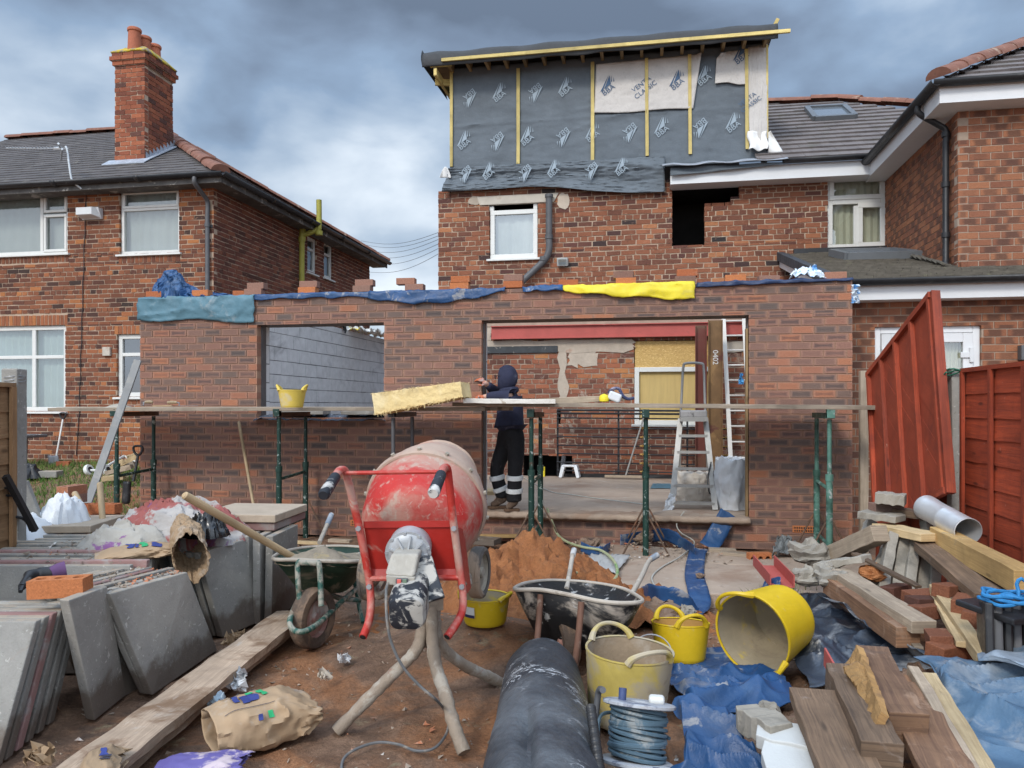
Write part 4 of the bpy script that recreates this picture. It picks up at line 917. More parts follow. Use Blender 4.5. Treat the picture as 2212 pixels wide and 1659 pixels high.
def right_house():
    H = T('brick_house', 'neighbouring smoky red brick house wing with lean to and white double doors', 'house', (5, 9.5, 0))
    xs, yf, yb = 3.52, 9.68, 12.5; zb = 2.6; zt = 5.02
    brick_wall('wing_front_wall', (xs, yf, zb), (1, 0, 0), (0, -1, 0), 4.5, zt - zb, B_NB, M_MORT, (), H, bl=.233, bh=.083, mj=.012, jit=.001, seed=41)
    brick_wall('wing_side_wall', (xs, yb, zb), (0, -1, 0), (-1, 0, 0), yb - yf, zt - zb, B_NB, M_MORT, (), H, bl=.233, bh=.083, mj=.012, jit=.001, seed=42)
    # wing eaves
    ez = 5.12; o = .30
    mb = MB(); mb.bx(xs - o, 8.2, yf - o, yf - o + .025, ez - .2, ez); mb.bx(xs - o, xs - o + .025, yf - o + .025, yb - .3, ez - .2, ez); mb.bx(xs - o + .025, xs + .05, yf - o + .025, yb, ez - .2, ez - .18); mb.bx(xs + .05, 8.2, yf - o + .025, yf + .05, ez - .2, ez - .18); mb.build('fascia', M_WHITE, H)
    mb = MB()
    def gut(p0, p1, sd):
        p0, p1, sd = V(p0), V(p1), V(sd); A = [sd * (math.cos(math.pi * i / 8) * .062) - UP * (math.sin(math.pi * i / 8) * .062) for i in range(9)]
        ia, ib = mb.add(*[p0 + a for a in A]), mb.add(*[p1 + a for a in A])
        for i in range(8): mb.face((ia[i], ia[i + 1], ib[i + 1], ib[i]), sm=True)
    gut((xs - o - .1, yf - o - .06, ez + .03), (8.2, yf - o - .06, ez + .03), (0, -1, 0)); gut((xs - o - .06, yf - o - .1, ez + .03), (xs - o - .06, yb - .25, ez + .03), (-1, 0, 0)); mb.build('gutter', M_BLKPL, H, fix=False, solid=.008)
    e = V((xs - o, yf - o, ez + .05)); sl = .62; k = 3.2
    mb = MB(); S1 = V((0, 1, sl)).normalized(); S2 = V((1, 0, sl)).normalized(); hy = math.hypot(1, sl)
    mb.face(mb.add(e, e + V((6, 0, 0)), e + V((6, k, k * sl)), e + V((k, k, k * sl)))); mb.face(mb.add(e, e + V((k, k, k * sl)), e + V((k, k + 4, k * sl)), e + V((0, k + .1, 0))))
    for i in range(len(mb.v)): mb.v[i] = tuple(V(mb.v[i]) - V((0, 0, .02)))
    rows_of_tiles(mb, e, (1, 0, 0), S1, [(0, 0), (6, 0), (6, k * hy), (k, k * hy)], .33, .27, .03, 18, .004, tj=.006)
    rows_of_tiles(mb, e, (0, 1, 0), S2, [(0, 0), (3.3, 0), (k + 1, k * hy), (k, k * hy)], .33, .27, .03, 19, .004, tj=.006, N=V((-sl, 0, 1)).normalized())
    mb.build('roof', M_TILE, H, fix=False)
    mb = MB(); ridge_run(mb, e + V((-.02, -.02, .04)), e + V((k, k, k * sl + .04)), .15, seed=7); mb.build('hip_tiles', M_RIDGE, H, fix=False)
    dx = PX(2040, 300, xs - .05).y
    mb = MB(); x = xs - .055; y = PX(2043, 400, x).y; mb.tube(cr([(xs - o - .06, y, ez - .03), (xs - o - .05, y, ez - .12), (xs - .15, y, ez - .26), (x, y, ez - .34), (x, y, ez - .5)], 4) + [V((x, y, 3.25))] + [V((x - .02, y - .05, 3.15))], .036, 10)
    for z in (4.7, 4.1, 3.5): mb.tube([(x, y, z), (x, y, z + .06)], .048, 10)
    mb.build('downpipe', M_BLKPL, H)
    # lean-to
    yw = 9.0; ye = 8.74; xl = 1.98; z0 = 2.84; sl = .268
    door = (PY(1890, 720, yw).x, PY(2120, 720, yw).x, .05, PY(1990, 705, yw).z)
    brick_wall('lean_to_wall', (2.0, yw, 0), (1, 0, 0), (0, -1, 0), 6.0, 2.70, B_NB, M_MORT, [(door[0] - 2, door[1] - 2, door[2], door[3])], H, bl=.233, bh=.083, mj=.012, jit=.001, seed=43)
    O = V((xl, ye, z0)); S = V((0, 1, sl)).normalized(); ln = (yb - ye) * math.hypot(1, sl); l2 = (yf - ye) * math.hypot(1, sl); w1 = xs - xl
    mb = MB(); mb.face(mb.add(*[O + V((1, 0, 0)) * a + S * b - UP * .02 for a, b in ((0, 0), (6, 0), (6, l2), (w1, l2), (w1, ln), (0, ln))]))
    rows_of_tiles(mb, O, (1, 0, 0), S, [(0, 0), (6, 0), (6, l2), (w1, l2), (w1, ln), (0, ln)], .27, .14, .022, 28, .012, tj=.012); mb.build('lean_to_roof', M_TILE2, H, fix=False)
    mb = MB(); mb.bx(xl, 8, ye + .02, ye + .045, z0 - .21, z0 - .02); mb.bx(xl, 8, ye + .045, yw, z0 - .21, z0 - .19); mb.prism([(xl, ye + .05, z0 - .19), (xl, yb, z0 + sl * (yb - ye) - .19), (xl, yb, z0 + sl * (yb - ye) - .02), (xl, ye + .05, z0 - .02)], (.025, 0, 0)); mb.build('lean_to_fascia', M_WHITE, H)
    mb = MB(); gut((xl - .04, ye - .05, z0 + .0), (8, ye - .05, z0 + .0), (0, -1, 0)); mb.build('lean_to_gutter', M_BLKPL, H, fix=False, solid=.008)
    mb = MB(); rg = random.Random(3)
    for k in range(21): y = ye + .05 + k * .178; z = z0 + sl * (y - ye); mb.box((xl + .01, y + .08, z + .0), (.10, .172, .13), rot=Matrix.Rotation(math.atan(sl) + rg.uniform(-.03, .03), 3, 'X'))
    mb.build('verge_tiles', mat('dark_verge', (.045, .05, .058), .7, .3, 6), H, bevel=.006)
    mb = MB(); rg = random.Random(4)
    for k in range(15): y = yf + .1 + k * .18; z = z0 + sl * (y - ye); mb.box((xs - .07, y + .08, z + .06), (.16, .2, .02), rot=Matrix.Rotation(math.atan(sl) + rg.uniform(.1, .2), 3, 'X') @ Matrix.Rotation(rg.uniform(.3, .5), 3, 'Y'))
    mb.build('soaker_tiles', M_TILE2, H)
    mb = MB(); mb.bx(xl + .2, xs, yb - .1, yb - .02, z0 + sl * (yb - ye) - .05, z0 + sl * (yb - ye) + .07); mb.build('flashing', M_BLKPL, H)
    mb = MB(); n_ = V((0, -sl, 1)).normalized()
    def onl(u, v): r = ray(u, v); t = (z0 - EZ - sl * ye) / (r.z - sl * r.y); return E0 + r * t
    c4 = [onl(1795, 556), onl(1925, 553), onl(1990, 561), onl(1830, 565)]; c4 = [p + n_ * .07 for p in c4]
    for a, b in zip(c4, c4[1:] + c4[:1]): mb.beam(a, b, .08, .10, n_)
    ro = mb.build('roof_window', bpy.data.materials['grey_alloy'], H); mb = MB(); mb.quad(*[p + n_ * .02 for p in c4]); mb.build('pane', bpy.data.materials['sky_glass'], ro, fix=False)
    # white double doors
    d0, d1, c, d = door; y = yw + .04; f = .07
    mb = MB(); mb.bx(d0, d0 + f, y, y + .07, c, d); mb.bx(d1 - f, d1, y, y + .07, c, d); mb.bx(d0 + f, d1 - f, y, y + .07, d - f, d); do = mb.build('door_frame', M_WHITE, H, bevel=.006)
    xm = (d0 + d1) / 2
    for a, b, hx in ((d0 + f + .004, xm - .003, 0), (xm + .003, d1 - f - .004, 1)):
        m_ = MB(); g = .10; zc0, zc1 = c + .03, d - f - .006
        m_.bx(a, a + g, y - .02, y + .05, zc0, zc1); m_.bx(b - g, b, y - .02, y + .05, zc0, zc1); m_.bx(a + g, b - g, y - .02, y + .05, zc1 - g, zc1); m_.bx(a + g, b - g, y - .02, y + .05, zc0, zc0 + .75)
        lo = m_.build('door', M_WHITE, H, bevel=.006)
        m_ = MB(); m_.quad((a + g, y + .01, zc0 + .75), (b - g, y + .01, zc0 + .75), (b - g, y + .01, zc1 - g), (a + g, y + .01, zc1 - g)); m_.build('pane', M_GLASSD, lo, fix=False)
        m_ = MB(); m_.grid(60, 1, lambda s, t: V((a + .05 + s * (b - a - .1), y + .09 + .012 * math.sin(s * 60), zc0 + .3 + t * (zc1 - zc0 - .3)))); m_.build('blind', M_BLINDC, lo, fix=False)
        for zz in (zc1 - .32, zc0 + .4):
            m_ = MB(); hx_ = b - .02 if hx else a + .02; m_.bx(hx_ - .02, hx_ + .02, y - .045, y - .021, zz, zz + .16); m_.bx(hx_ - (.02 if not hx else .11), hx_ + (.11 if not hx else .02), y - .04, y - .0215, zz + .05, zz + .11); m_.build('hinge', M_WHITE, lo, bevel=.004)
    m_ = MB(); m_.quad((d0, y + .2, 0), (d1, y + .2, 0), (d1, y + .2, d), (d0, y + .2, d)); m_.build('door_blackout_sheet', M_DARK, H, fix=False)  # near-black sheet added behind the doors for the unlit inside
    mb = MB(); p = PY(2212, 760, yw - .06); mb.bx(p.x - .04, p.x + .14, yw - .1, yw, p.z - .09, p.z + .07); mb.build('wall_lamp', M_GREYPL, H, bevel=.01)
right_house()
# ------------------------------------------------------------------ the new extension
EY = 8.275
def extension():
    X0, X1 = -6.07, 2.02; H = T('brick_extension', 'half built single storey extension of new rustic brick with window and doorway openings', 'extension', (-2, EY, 0))
    L = X1 - X0; top = 2.78
    zt = 2.44
    ow = (PY(555, 800, EY).x - X0, PY(829, 800, EY).x - X0, PY(690, 902, EY).z, zt); od = (PY(1040, 800, EY).x - X0, PY(1618, 800, EY).x - X0, .30, zt)
    bl = .225
    ow = (*ow[:3], zt); od = (*od[:3], zt)
    def rfn(x, z, rg):
        if z < .30: return (rg.uniform(.25, .95), rg.uniform(0, .5))
        if z > zt and z < zt + .08: return None
        return (min(1, max(.02, rg.random() ** .9 + .05)), rg.random())
    def rq(x, z, rg): return None
    brick_wall('front_wall', (X0, EY, 0), (1, 0, 0), (0, -1, 0), L, top, B_NEW, M_MORTN, [ow, od], H, bl=bl, bh=.083, mj=.012, jit=.0016, quoin=True, seed=51, skin=.12, phase=od[0] % bl, proud=.009)
    # inner leaf of grey block, closers, lintels, sills
    il = brick_wall('inner_leaf', (X0, EY + .20, .2), (1, 0, 0), (0, -1, 0), L, top - .3, M_BLOCK, M_MORTB, [(a, b, c - .2, d - .2) for a, b, c, d in (ow, od)], H, bl=.45, bh=.225, mj=.01, jit=.002, seed=52)
    for a, b, c, d in (ow, od):
        for x in (a + .0, b): s = 1 if x == a else -1; mb = MB(); mb.bx(X0 + x - s * .01, X0 + x + s * .012, EY + .105, EY + .198, c, d); mb.build('cavity_closer', M_GREYPL, H)
    mb = MB()
    for a, b, c, d in (ow, od): mb.bx(X0 + a - .12, X0 + b + .12, EY + .012, EY + .30, d - .004, d + .004); mb.bx(X0 + a - .12, X0 + b + .12, EY + .11, EY + .19, d + .01, d + .22)
    mb.build('lintel', mat('lintel_steel', (.09, .06, .045), .6, .3, 8, .2, 40, metal=.4), H)
    # bare timber stop along the right jamb and brown strip on the left jamb
    mb = MB(); mb.bx(X0 + od[1] - .03, X0 + od[1] - .006, EY + .02, EY + .10, od[2], 2.3); mb.build('jamb_strip', M_RAFTER, H)
    # side wall of block running back, right party wall
    xi = -5.97; mb = MB()
    brick_wall('block_side_wall', (xi, 18.4, .2), (0, -1, 0), (1, 0, 0), 18.4 - EY - .32, 2.80, M_BLOCK, M_MORTB, (), H, bl=.45, bh=.225, mj=.012, jit=.003, seed=53, depth=.03, skin=.04)
    brick_wall('outer_side_wall', (X0, 18.4, 0), (0, -1, 0), (-1, 0, 0), 18.4 - EY - .1, 2.6, B_NEW, M_MORTN, (), H, seed=54, jit=.001, depth=.045, skin=.05)
    brick_wall('party_wall', (1.92, EY + .32, .2), (0, 1, 0), (-1, 0, 0), 12.45 - EY - .32, 2.4, M_BLOCK, M_MORTB, (), H, bl=.45, bh=.225, mj=.012, jit=.002, seed=55)
    # threshold of the doorway: rough concrete edge over brick
    mb = MB(); mb.grid(60, 8, lambda a, b: V((X0 + od[0] + a * (od[1] - od[0]), EY - .13 + b * .3 + .012 * fbm((a * 30, b, 0)), .30 + .035 * min(1, b * 8) + .012 * fbm((a * 40, b * 6, 5)))))
    mb.build('threshold', M_CONC, H, fix=False, solid=.06, off=-1)
    # air bricks low in the wall
    for u, v in ((2000, 0), (755, 1)):
        c = PY(1736, 1143, EY) if u == 2000 else PY(777, 1130, EY)
        mb = MB(); mb.bx(c.x - .11, c.x + .11, EY - .006, EY + .03, c.z - .035, c.z + .035); a_ = mb.build('air_brick', M_BLKPL if False else B_ORG, H)
        mb = MB()
        for i in range(9):
            for j in range(2): mb.bx(c.x - .093 + i * .0225, c.x - .08 + i * .0225, EY - .0085, EY - .0065, c.z - .026 + j * .03, c.z - .008 + j * .03)
        mb.build('slot_shade_plates', M_DARK, a_)  # slots are near-black plates, the shade of holes put into colour
    return od, ow, X0
OD, OW, EX0 = extension()
# ------------------------------------------------------------------ shared object materials
M_PALE = wood('weathered_board', (.40, .32, .24), (.28, .22, .16), dirt=(((.22, .17, .13), 6, .55, .7, .5),))
M_PINE = wood('sawn_pine', (.56, .42, .24), (.42, .30, .16), dirt=(((.30, .23, .15), 5, .6, .75, .5),))
M_DARKW = wood('dark_old_timber', (.20, .128, .08), (.105, .068, .045), dirt=(((.30, .24, .2), 9, .6, .72, .5),))
M_HANDLE = wood('ash_handle', (.50, .37, .22), (.40, .28, .16), .6, bump=.1)
M_REDF = wood('red_fence_stain', (.315, .05, .017), (.20, .032, .013), .7, dirt=(((.42, .22, .16), 22, .66, .72, .7), ((.12, .02, .015), 3, .55, .7, .5)))
M_BRNF = wood('brown_fence', (.34, .20, .10), (.26, .14, .065), .8)
M_GREEN = mat('green_trestle_paint', (.010, .036, .027), .5, .3, 6, .15, 40, dirt=(((.40, .45, .42), 22, .58, .64, .8), ((.10, .05, .03), 7, .6, .7, .7)))
M_RUST = mat('rusty_steel', (.12, .075, .05), .8, .4, 8, .3, 50, dirt=(((.24, .10, .05), 9, .52, .66, .7),))
M_GALV = mat('galvanised_steel', (.30, .30, .31), .5, .25, 7, .12, 40, metal=.3, dirt=(((.34, .31, .27), 8, .55, .7, .6),))
M_ALU = mat('dull_aluminium', (.33, .32, .30), .45, .15, 8, .08, 40, metal=.35, dirt=(((.36, .33, .28), 8, .55, .7, .6),))
M_BLUE = mat('blue_plastic_sheet', (.018, .062, .16), .45, .3, 3, .35, 14, bdist=.02, spec=.35, objvar=.1, dirt=(((.36, .34, .31), 6, .57, .66, .65), ((.09, .15, .24), 2.2, .52, .72, .45), ((.30, .24, .18), 1.6, .62, .72, .5)))
M_TEAL = mat('faded_teal_sheet', (.09, .19, .24), .5, .2, 3, .35, 14, bdist=.02, dirt=(((.36, .38, .38), 4, .58, .7, .55),))
M_YEL = mat('yellow_sheet', (.72, .58, .03), .5, .15, 4, .3, 18, dirt=(((.5, .42, .1), 7, .58, .7, .5),))
M_INSUL = mat('mineral_wool', (.74, .56, .27), .98, .12, 5, .6, 45, bdist=.012, dirt=(((.84, .72, .46), 3, .45, .7, .6), ((.62, .43, .17), 9, .58, .74, .5)))
M_WBAG = mat('white_rubble_sack', (.55, .56, .57), .55, .06, 5, .3, 9, bdist=.02, dirt=(((.42, .40, .36), 3, .60, .76, .35),))
M_TUBY = mat('yellow_tub_rubber', (.60, .405, .014), .42, .15, 4, .08, 40, dirt=(((.42, .36, .26), 6, .60, .70, .55),))
M_TUBD = mat('dirty_yellow_tub', (.47, .36, .09), .7, .2, 4, .2, 40, dirt=(((.36, .31, .24), 3.6, .36, .54, .9), ((.24, .19, .14), 5, .6, .7, .6)))
M_CEMD = mat('cement_crust', (.33, .29, .235), .95, .2, 5, .5, 60, bdist=.01, dirt=(((.20, .15, .10), 4, .52, .68, .6),))
M_CONCP = mat('grey_concrete', (.265, .252, .228), .92, .18, 5, .6, 90, objvar=.2, dirt=(((.18, .165, .14), 3.5, .54, .68, .6), ((.46, .44, .40), 30, .60, .66, .8), ((.13, .12, .10), 40, .63, .68, .7), ((.30, .17, .10), 3.1, .66, .74, .5), ((.40, .37, .32), 1.6, .5, .7, .5)))
def dusty(mt, c=(.36, .29, .22)):
    # settled dust and grit on upward faces
    k = NT(mt); bs = mt.node_tree.nodes['Principled BSDF']; g = k.n('ShaderNodeNewGeometry'); s = k.n('ShaderNodeSeparateXYZ'); k.l(g.outputs['True Normal'], s.inputs[0]); n = k.noise(g.outputs['Position'], 9., 5, .65)
    old = bs.inputs['Base Color'].links[0].from_socket; c_ = k.mix(k.m('MULTIPLY', k.step(s.outputs[2], .6, .9), k.step(n, .34, .6)), old, c)
    z = k.n('ShaderNodeSeparateXYZ'); k.l(g.outputs['Position'], z.inputs[0]); q = k.noise(g.outputs['Position'], 5., 5, .65)   # mud splashed up from the ground
    k.l(k.mix(k.m('MULTIPLY', k.m('SUBTRACT', 1., k.step(k.m('MULTIPLY_ADD', q, -.32, z.outputs[2]), -.06, .03)), .8), c_, (.10, .07, .05)), bs.inputs['Base Color'])
dusty(M_CONCP)
M_CORD = mat('pale_cable', (.36, .35, .31), .6, .1)
M_ORGN = B_ORG
# ------------------------------------------------------------------ loose bricks
def loose_brick(label, c, rz=0., rx=0., ry=0., mt=None, holes=None, group=None, size=(.215, .1025, .073)):
    c = V(c); M = Matrix.Translation(c) @ Matrix.Rotation(rz, 4, 'Z') @ Matrix.Rotation(ry, 4, 'Y') @ Matrix.Rotation(rx, 4, 'X')
    mb = MB(); L_, W_, H_ = size; r = (rng.random(), .1 if holes else rng.random())
    P = lambda x, y, z: M @ V((x, y, z))
    if not holes:
        mb.hexa([P(x, y, z) for z in (0, H_) for x, y in ((-L_ / 2, -W_ / 2), (L_ / 2, -W_ / 2), (L_ / 2, W_ / 2), (-L_ / 2, W_ / 2))], r=r)
    else:
        i = mb.add(*[P(x, y, 0) for x, y in ((-L_ / 2, -W_ / 2), (L_ / 2, -W_ / 2), (L_ / 2, W_ / 2), (-L_ / 2, W_ / 2))]); mb.face(i[::-1], r=r)
        top = []
        for k in range(3):
            x0 = -L_ / 2 + k * L_ / 3; x1 = x0 + L_ / 3; cx = (x0 + x1) / 2; n = 16; rad = .024; sq = []
            for q in range(n):
                a = 2 * math.pi * (q + .5) / n; dx, dy = math.cos(a), math.sin(a); s = min((L_ / 6) / max(abs(dx), 1e-6), (W_ / 2) / max(abs(dy), 1e-6)); sq.append((cx + dx * s, dy * s))
            # snap the nearest ring points to the cell corners
            for cxn, cyn in ((x0, -W_ / 2), (x1, -W_ / 2), (x1, W_ / 2), (x0, W_ / 2)):
                j = min(range(n), key=lambda t: (sq[t][0] - cxn) ** 2 + (sq[t][1] - cyn) ** 2); sq[j] = (cxn, cyn)
            o = mb.add(*[P(x, y, H_) for x, y in sq]); ci = mb.add(*[P(cx + rad * math.cos(2 * math.pi * (q + .5) / n), rad * math.sin(2 * math.pi * (q + .5) / n), H_) for q in range(n)]); cb = mb.add(*[P(cx + rad * math.cos(2 * math.pi * (q + .5) / n), rad * math.sin(2 * math.pi * (q + .5) / n), H_ * .2) for q in range(n)])
            for q in range(n):
                j = (q + 1) % n; mb.face((o[q], o[j], ci[j], ci[q]), r=r); mb.face((ci[q], ci[j], cb[j], cb[q]), r=r)
            mb.face(cb, r=r)
        for a, b in ((0, 1), (1, 2), (2, 3), (3, 0)):
            q = mb.add(*[P(*[((-L_ / 2, -W_ / 2), (L_ / 2, -W_ / 2), (L_ / 2, W_ / 2), (-L_ / 2, W_ / 2))[t][z] for z in (0, 1)], zz) for t, zz in ((a, 0), (b, 0), (b, H_), (a, H_))]); mb.face(q, [(0, 0), (1, 0), (1, 1), (0, 1)], r=r)
    o = mb.build('brick', mt or B_NEW, base=c, bevel=0 if holes else .004)
    return tag(o, label, 'brick', group)
GT = 'loose bricks weighting the sheets on the new wall'
TOPZ = 2.786
def wtop(u, lab, lvl=0, dy=.12, rz=0., mt=None, end=False, rx=0., size=(.215, .1025, .073)):
    p = PY(u, 620, EY + dy); return loose_brick(lab, (p.x, EY + dy, TOPZ + .012 + lvl * .075), R(90) * end + rz, rx, 0, mt, group=GT, size=size)
wtop(338, 'leftmost loose brick on the teal sheet at the wall end', 0, .06, .05, B_ORG)
wtop(437, 'loose brick in the middle of the teal sheet', 0, .06, -.04, B_ORG)
wtop(452, 'small orange brick behind the teal sheet below the blue bundle', .0, .24, .1, B_ORG)
wtop(525, 'half hidden orange brick beside the blue bundle end', 0, .2, .2, B_ORG)
wtop(550, 'pinkish brick under a grey one where the teal sheet ends', 0, .08, .03)
wtop(556, 'grey brick on top of the pair where the teal sheet ends', 1, .11, -.03)
wtop(666, 'lower orange brick of the pair right of the teal sheet', 0, .08, .0, B_ORG)
wtop(669, 'pink brick on top of the pair right of the teal sheet', 1, .10, .06)
wtop(784, 'lower brick of the pair above the window opening right end', 0, .08, -.03)
wtop(789, 'upper brick of the pair above the window opening right end', 1, .11, .04)
wtop(897, 'lower brick of the pair above the pier between the openings', 0, .08, .0)
wtop(878, 'dark faced brick on top of the pair above the pier', 1, .10, .05)
wtop(994, 'lower plain orange brick above the pier right edge', 0, .08, .0, B_ORG)
wtop(996, 'upper plain orange brick above the pier right edge', 1, .08, .02, B_ORG)
wtop(1109, 'lower orange brick under a pink brick left of the yellow sheet', 0, .08, .02, B_ORG)
wtop(1110, 'pink brick on another brick left of the yellow sheet', 1, .09, -.02)
wtop(1228, 'orange brick at the left end of the yellow sheet', .1, .14, .03, B_ORG)
wtop(1352, 'lower orange brick pressing on the yellow sheet', 0, .08, .03, B_ORG)
wtop(1347, 'grey brown brick on top of the one pressing the yellow sheet', 1, .10, -.04)
wtop(1480, 'lower pinkish brick where the yellow and dark blue sheets meet', 0, .08, .02)
wtop(1484, 'orange brick on top where the yellow and dark blue sheets meet', 1, .10, .03, B_ORG)
wtop(1588, 'orange brick with two pale rings on the dark blue sheet', .05, .12, 0, B_ORG)
wtop(1660, 'brick hidden under the dark blue sheet fold', 0, .2, 0.1)
wtop(1803, 'brown brick at the right end of the new wall top', 0, .10, .02)
# ------------------------------------------------------------------ sheets over the wall top
def topsheet(name, label, u0, u1, hang, mt, seed, back=.30, wav=.012, cat='plastic sheet', lift=.0):
    x0, x1 = PY(u0, 640, EY).x, PY(u1, 640, EY).x; n = int((x1 - x0) * 26)
    mb = MB()
    def fn(a, b):
        x = x0 + a * (x1 - x0); h = hang(a); h += .010 * noise.noise(V((x * 9, seed, 1))) + .006 * noise.noise(V((x * 30, seed, 4))); tot = back + h; s = b * tot
        w_ = wav * (1.0 * rdg((x * 2.6 + s * 3, s * 4 - x, seed)) + .7 * rdg((x * 7, s * 6 + x * 4, seed + 3)) + .25 * noise.noise(V((x * 4, s * 5, seed))))
        if s < back: return V((x + .01 * fbm((s * 9, seed, 0)), EY + back - s - .016, TOPZ + .003 + lift + abs(w_) * 1.2))
        t = s - back; return V((x + .02 * fbm((t * 8, seed, x)), EY - .018 - abs(w_) * 1.6 - .010 * math.sin(min(1, t / .25) * 2.6), TOPZ + .002 + lift - t))
    mb.grid(n, 26, fn); o = mb.build(name, mt, fix=False, solid=.0015); return tag(o, label, cat)
topsheet('plastic_sheet', 'faded teal sheet folded down over the left end of the new wall', 300, 551, lambda a: .26 + .05 * a + .02 * math.sin(a * 9), M_TEAL, 1)
topsheet('plastic_sheet', 'long mid blue strip lying on the wall top above the window opening', 552, 800, lambda a: .055 + .01 * math.sin(a * 21), M_BLUE, 2, wav=.008)
topsheet('plastic_sheet', 'mid blue strip sagging down the wall above the brick pier', 798, 1092, lambda a: .04 + .11 * max(0, math.sin(a * 2.9 + .3)) + .01 * math.sin(a * 25), M_BLUE, 3, wav=.01)
topsheet('plastic_sheet', 'crinkled pale blue strip on the wall left of the yellow sheet', 1128, 1216, lambda a: .045 + .012 * math.sin(a * 14), M_BLUE, 4, wav=.02)
topsheet('plastic_sheet', 'bright yellow sheet draped over the wall above the doorway', 1213, 1500, lambda a: .03 + .155 * a ** .55 + .012 * math.sin(a * 17), M_YEL, 5, lift=.006)
topsheet('plastic_sheet', 'dark navy strip on the wall top at the right end', 1506, 1842, lambda a: .05 - .03 * a, mat('navy_sheet', (.02, .035, .085), .45, .3, 4, .3, 16, bdist=.02), 6, wav=.012)
def bundle():
    mb = MB()
    prof = [(328, 634, 630), (336, 636, 600), (350, 640, 580), (362, 640, 567), (378, 640, 566), (392, 640, 575), (400, 640, 592), (412, 640, 600), (430, 640, 610), (455, 640, 616), (490, 640, 622), (535, 640, 632)]
    def fn(a, b):
        t = a * (len(prof) - 1); k = min(int(t), len(prof) - 2); f = t - k
        u = prof[k][0] * (1 - f) + prof[k + 1][0] * f; lo = 634; hi = prof[k][2] * (1 - f) + prof[k + 1][2] * f
        s = math.sin(b * math.pi); v = lo + (hi - lo) * min(1, s * 1.02) ** .8
        y = EY + .06 + b * .42; cz = abs(fbm((a * 11, b * 4, 2))) * .10 + abs(fbm((a * 5 + b * 3, b * 9, 6))) * .06
        p = PY(u, v, y); p.z += (TOPZ - PY(u, 634, y).z) + .0; return p + V((.03 * fbm((a * 7, b * 7, 1)), -cz * (1 - b) * 1.1, -abs(fbm((a * 9, b * 6, 9))) * .05 * s))
    mb.grid(60, 34, fn, sm=False); o = mb.build('tarpaulin', M_BLUE, fix=False, solid=.004); tag(o, 'crumpled blue tarpaulin bundle standing up on the left end of the wall', 'tarpaulin')
bundle()
def scrap(name, label, cat, pts, mt, thick=.004, amp=.03, seed=1, nu=16, nv=10, sm=False):
    # a crumpled piece stretched between four 3d corners
    a_, b_, c_, d_ = [V(p) for p in pts]; mb = MB(); nrm = (b_ - a_).cross(d_ - a_).normalized(); nrm = -nrm if nrm.z < 0 else nrm; L = (b_ - a_).length
    def fn(a, b):
        p = a_.lerp(b_, a).lerp(d_.lerp(c_, a), b); k = abs(fbm((a * 5 + seed, b * 5, seed))) + .5 * abs(fbm((a * 12, b * 11 + seed, 3))); e = V((fbm((a * 4, b * 4, seed + 7)), fbm((a * 4, b * 4, seed + 17)), 0)) * amp * .9
        return p + nrm * (k * amp * 1.6) + e
    mb.grid(nu, nv, fn, sm=sm); o = mb.build(name, mt, fix=False, solid=thick)
    if label: tag(o, label, cat)
    return o
scrap('plastic_bag', 'pale blue printed bag scrap at the right end of the wall top', 'plastic bag', [PY(1705, 602, EY + .02), PY(1785, 600, EY + .02), PY(1760, 584, EY + .25), PY(1722, 586, EY + .25)], mat('blue_white_bag', (.55, .62, .68), .5, .1, 6, .2, 20, dirt=(((.04, .22, .5), 9, .52, .58, .9),)), amp=.05, seed=4)
scrap('plastic_bag', 'blue and white printed bag end hanging at the right corner of the wall', 'plastic bag', [PY(1838, 655, EY + .0), PY(1852, 655, EY + .16), PY(1850, 615, EY + .16), PY(1838, 615, EY)], bpy.data.materials['blue_white_bag'], amp=.03, seed=5)
# sheet and coping scraps in the window opening
wz = OW[2]; wx0, wx1 = EX0 + OW[0], EX0 + OW[1]
scrap('plastic_sheet', 'crumpled dark damp proof sheet poking out along the window sill', 'plastic sheet', [(wx0 - .02, EY - .05, wz - .04), (wx1 + .04, EY - .05, wz - .04), (wx1 - .02, EY + .2, wz + .02), (wx0 + .02, EY + .2, wz + .02)], mat('dark_dpc', (.05, .06, .08), .5, .3, 6, .3, 20, dirt=(((.4, .42, .45), 9, .6, .7, .7),)), amp=.03, seed=8, nu=50, nv=6)
for (u0, u1, lab) in ((592, 700, 'broken grey slab on the left half of the window sill'), (738, 846, 'broken grey slab on the right half of the window sill')):
    a, b = PY(u0, 905, EY - .02), PY(u1, 905, EY - .02); mb = MB(); mb.beam((a.x, EY + .06, wz + .055), (min(b.x, wx1 - .02), EY + .06, wz + .06), .22, .045, n=6, jit=.004); tag(mb.build('stone_slab', M_CONCP, bevel=.005), lab, 'slab')
# plastic on the block wall behind
p0 = PX(752, 716, -5.97); p1 = PX(830, 728, -5.97)
scrap('plastic_sheet', 'yellow and white plastic heaped on the far end of the grey block wall', 'plastic sheet', [(-6.0, p0.y, 2.98), (-6.0, p1.y + .5, 2.98), (-5.75, p1.y + .5, 3.04), (-5.75, p0.y, 3.0)], mat('yellow_white_plastic', (.75, .74, .7), .5, .1, 5, .3, 18, objvar=0, dirt=(((.70, .55, .02), 1.2, .5, .55, 1.),)), amp=.12, seed=3, nu=40)
scrap('plastic_sheet', 'black corner of plastic hanging over the grey block wall', 'plastic sheet', [PX(737, 702, -5.96), PX(748, 702, -5.94), PX(746, 722, -5.93), PX(741, 712, -5.95)], M_BLKPL, amp=.02, seed=2, nu=6, nv=4)
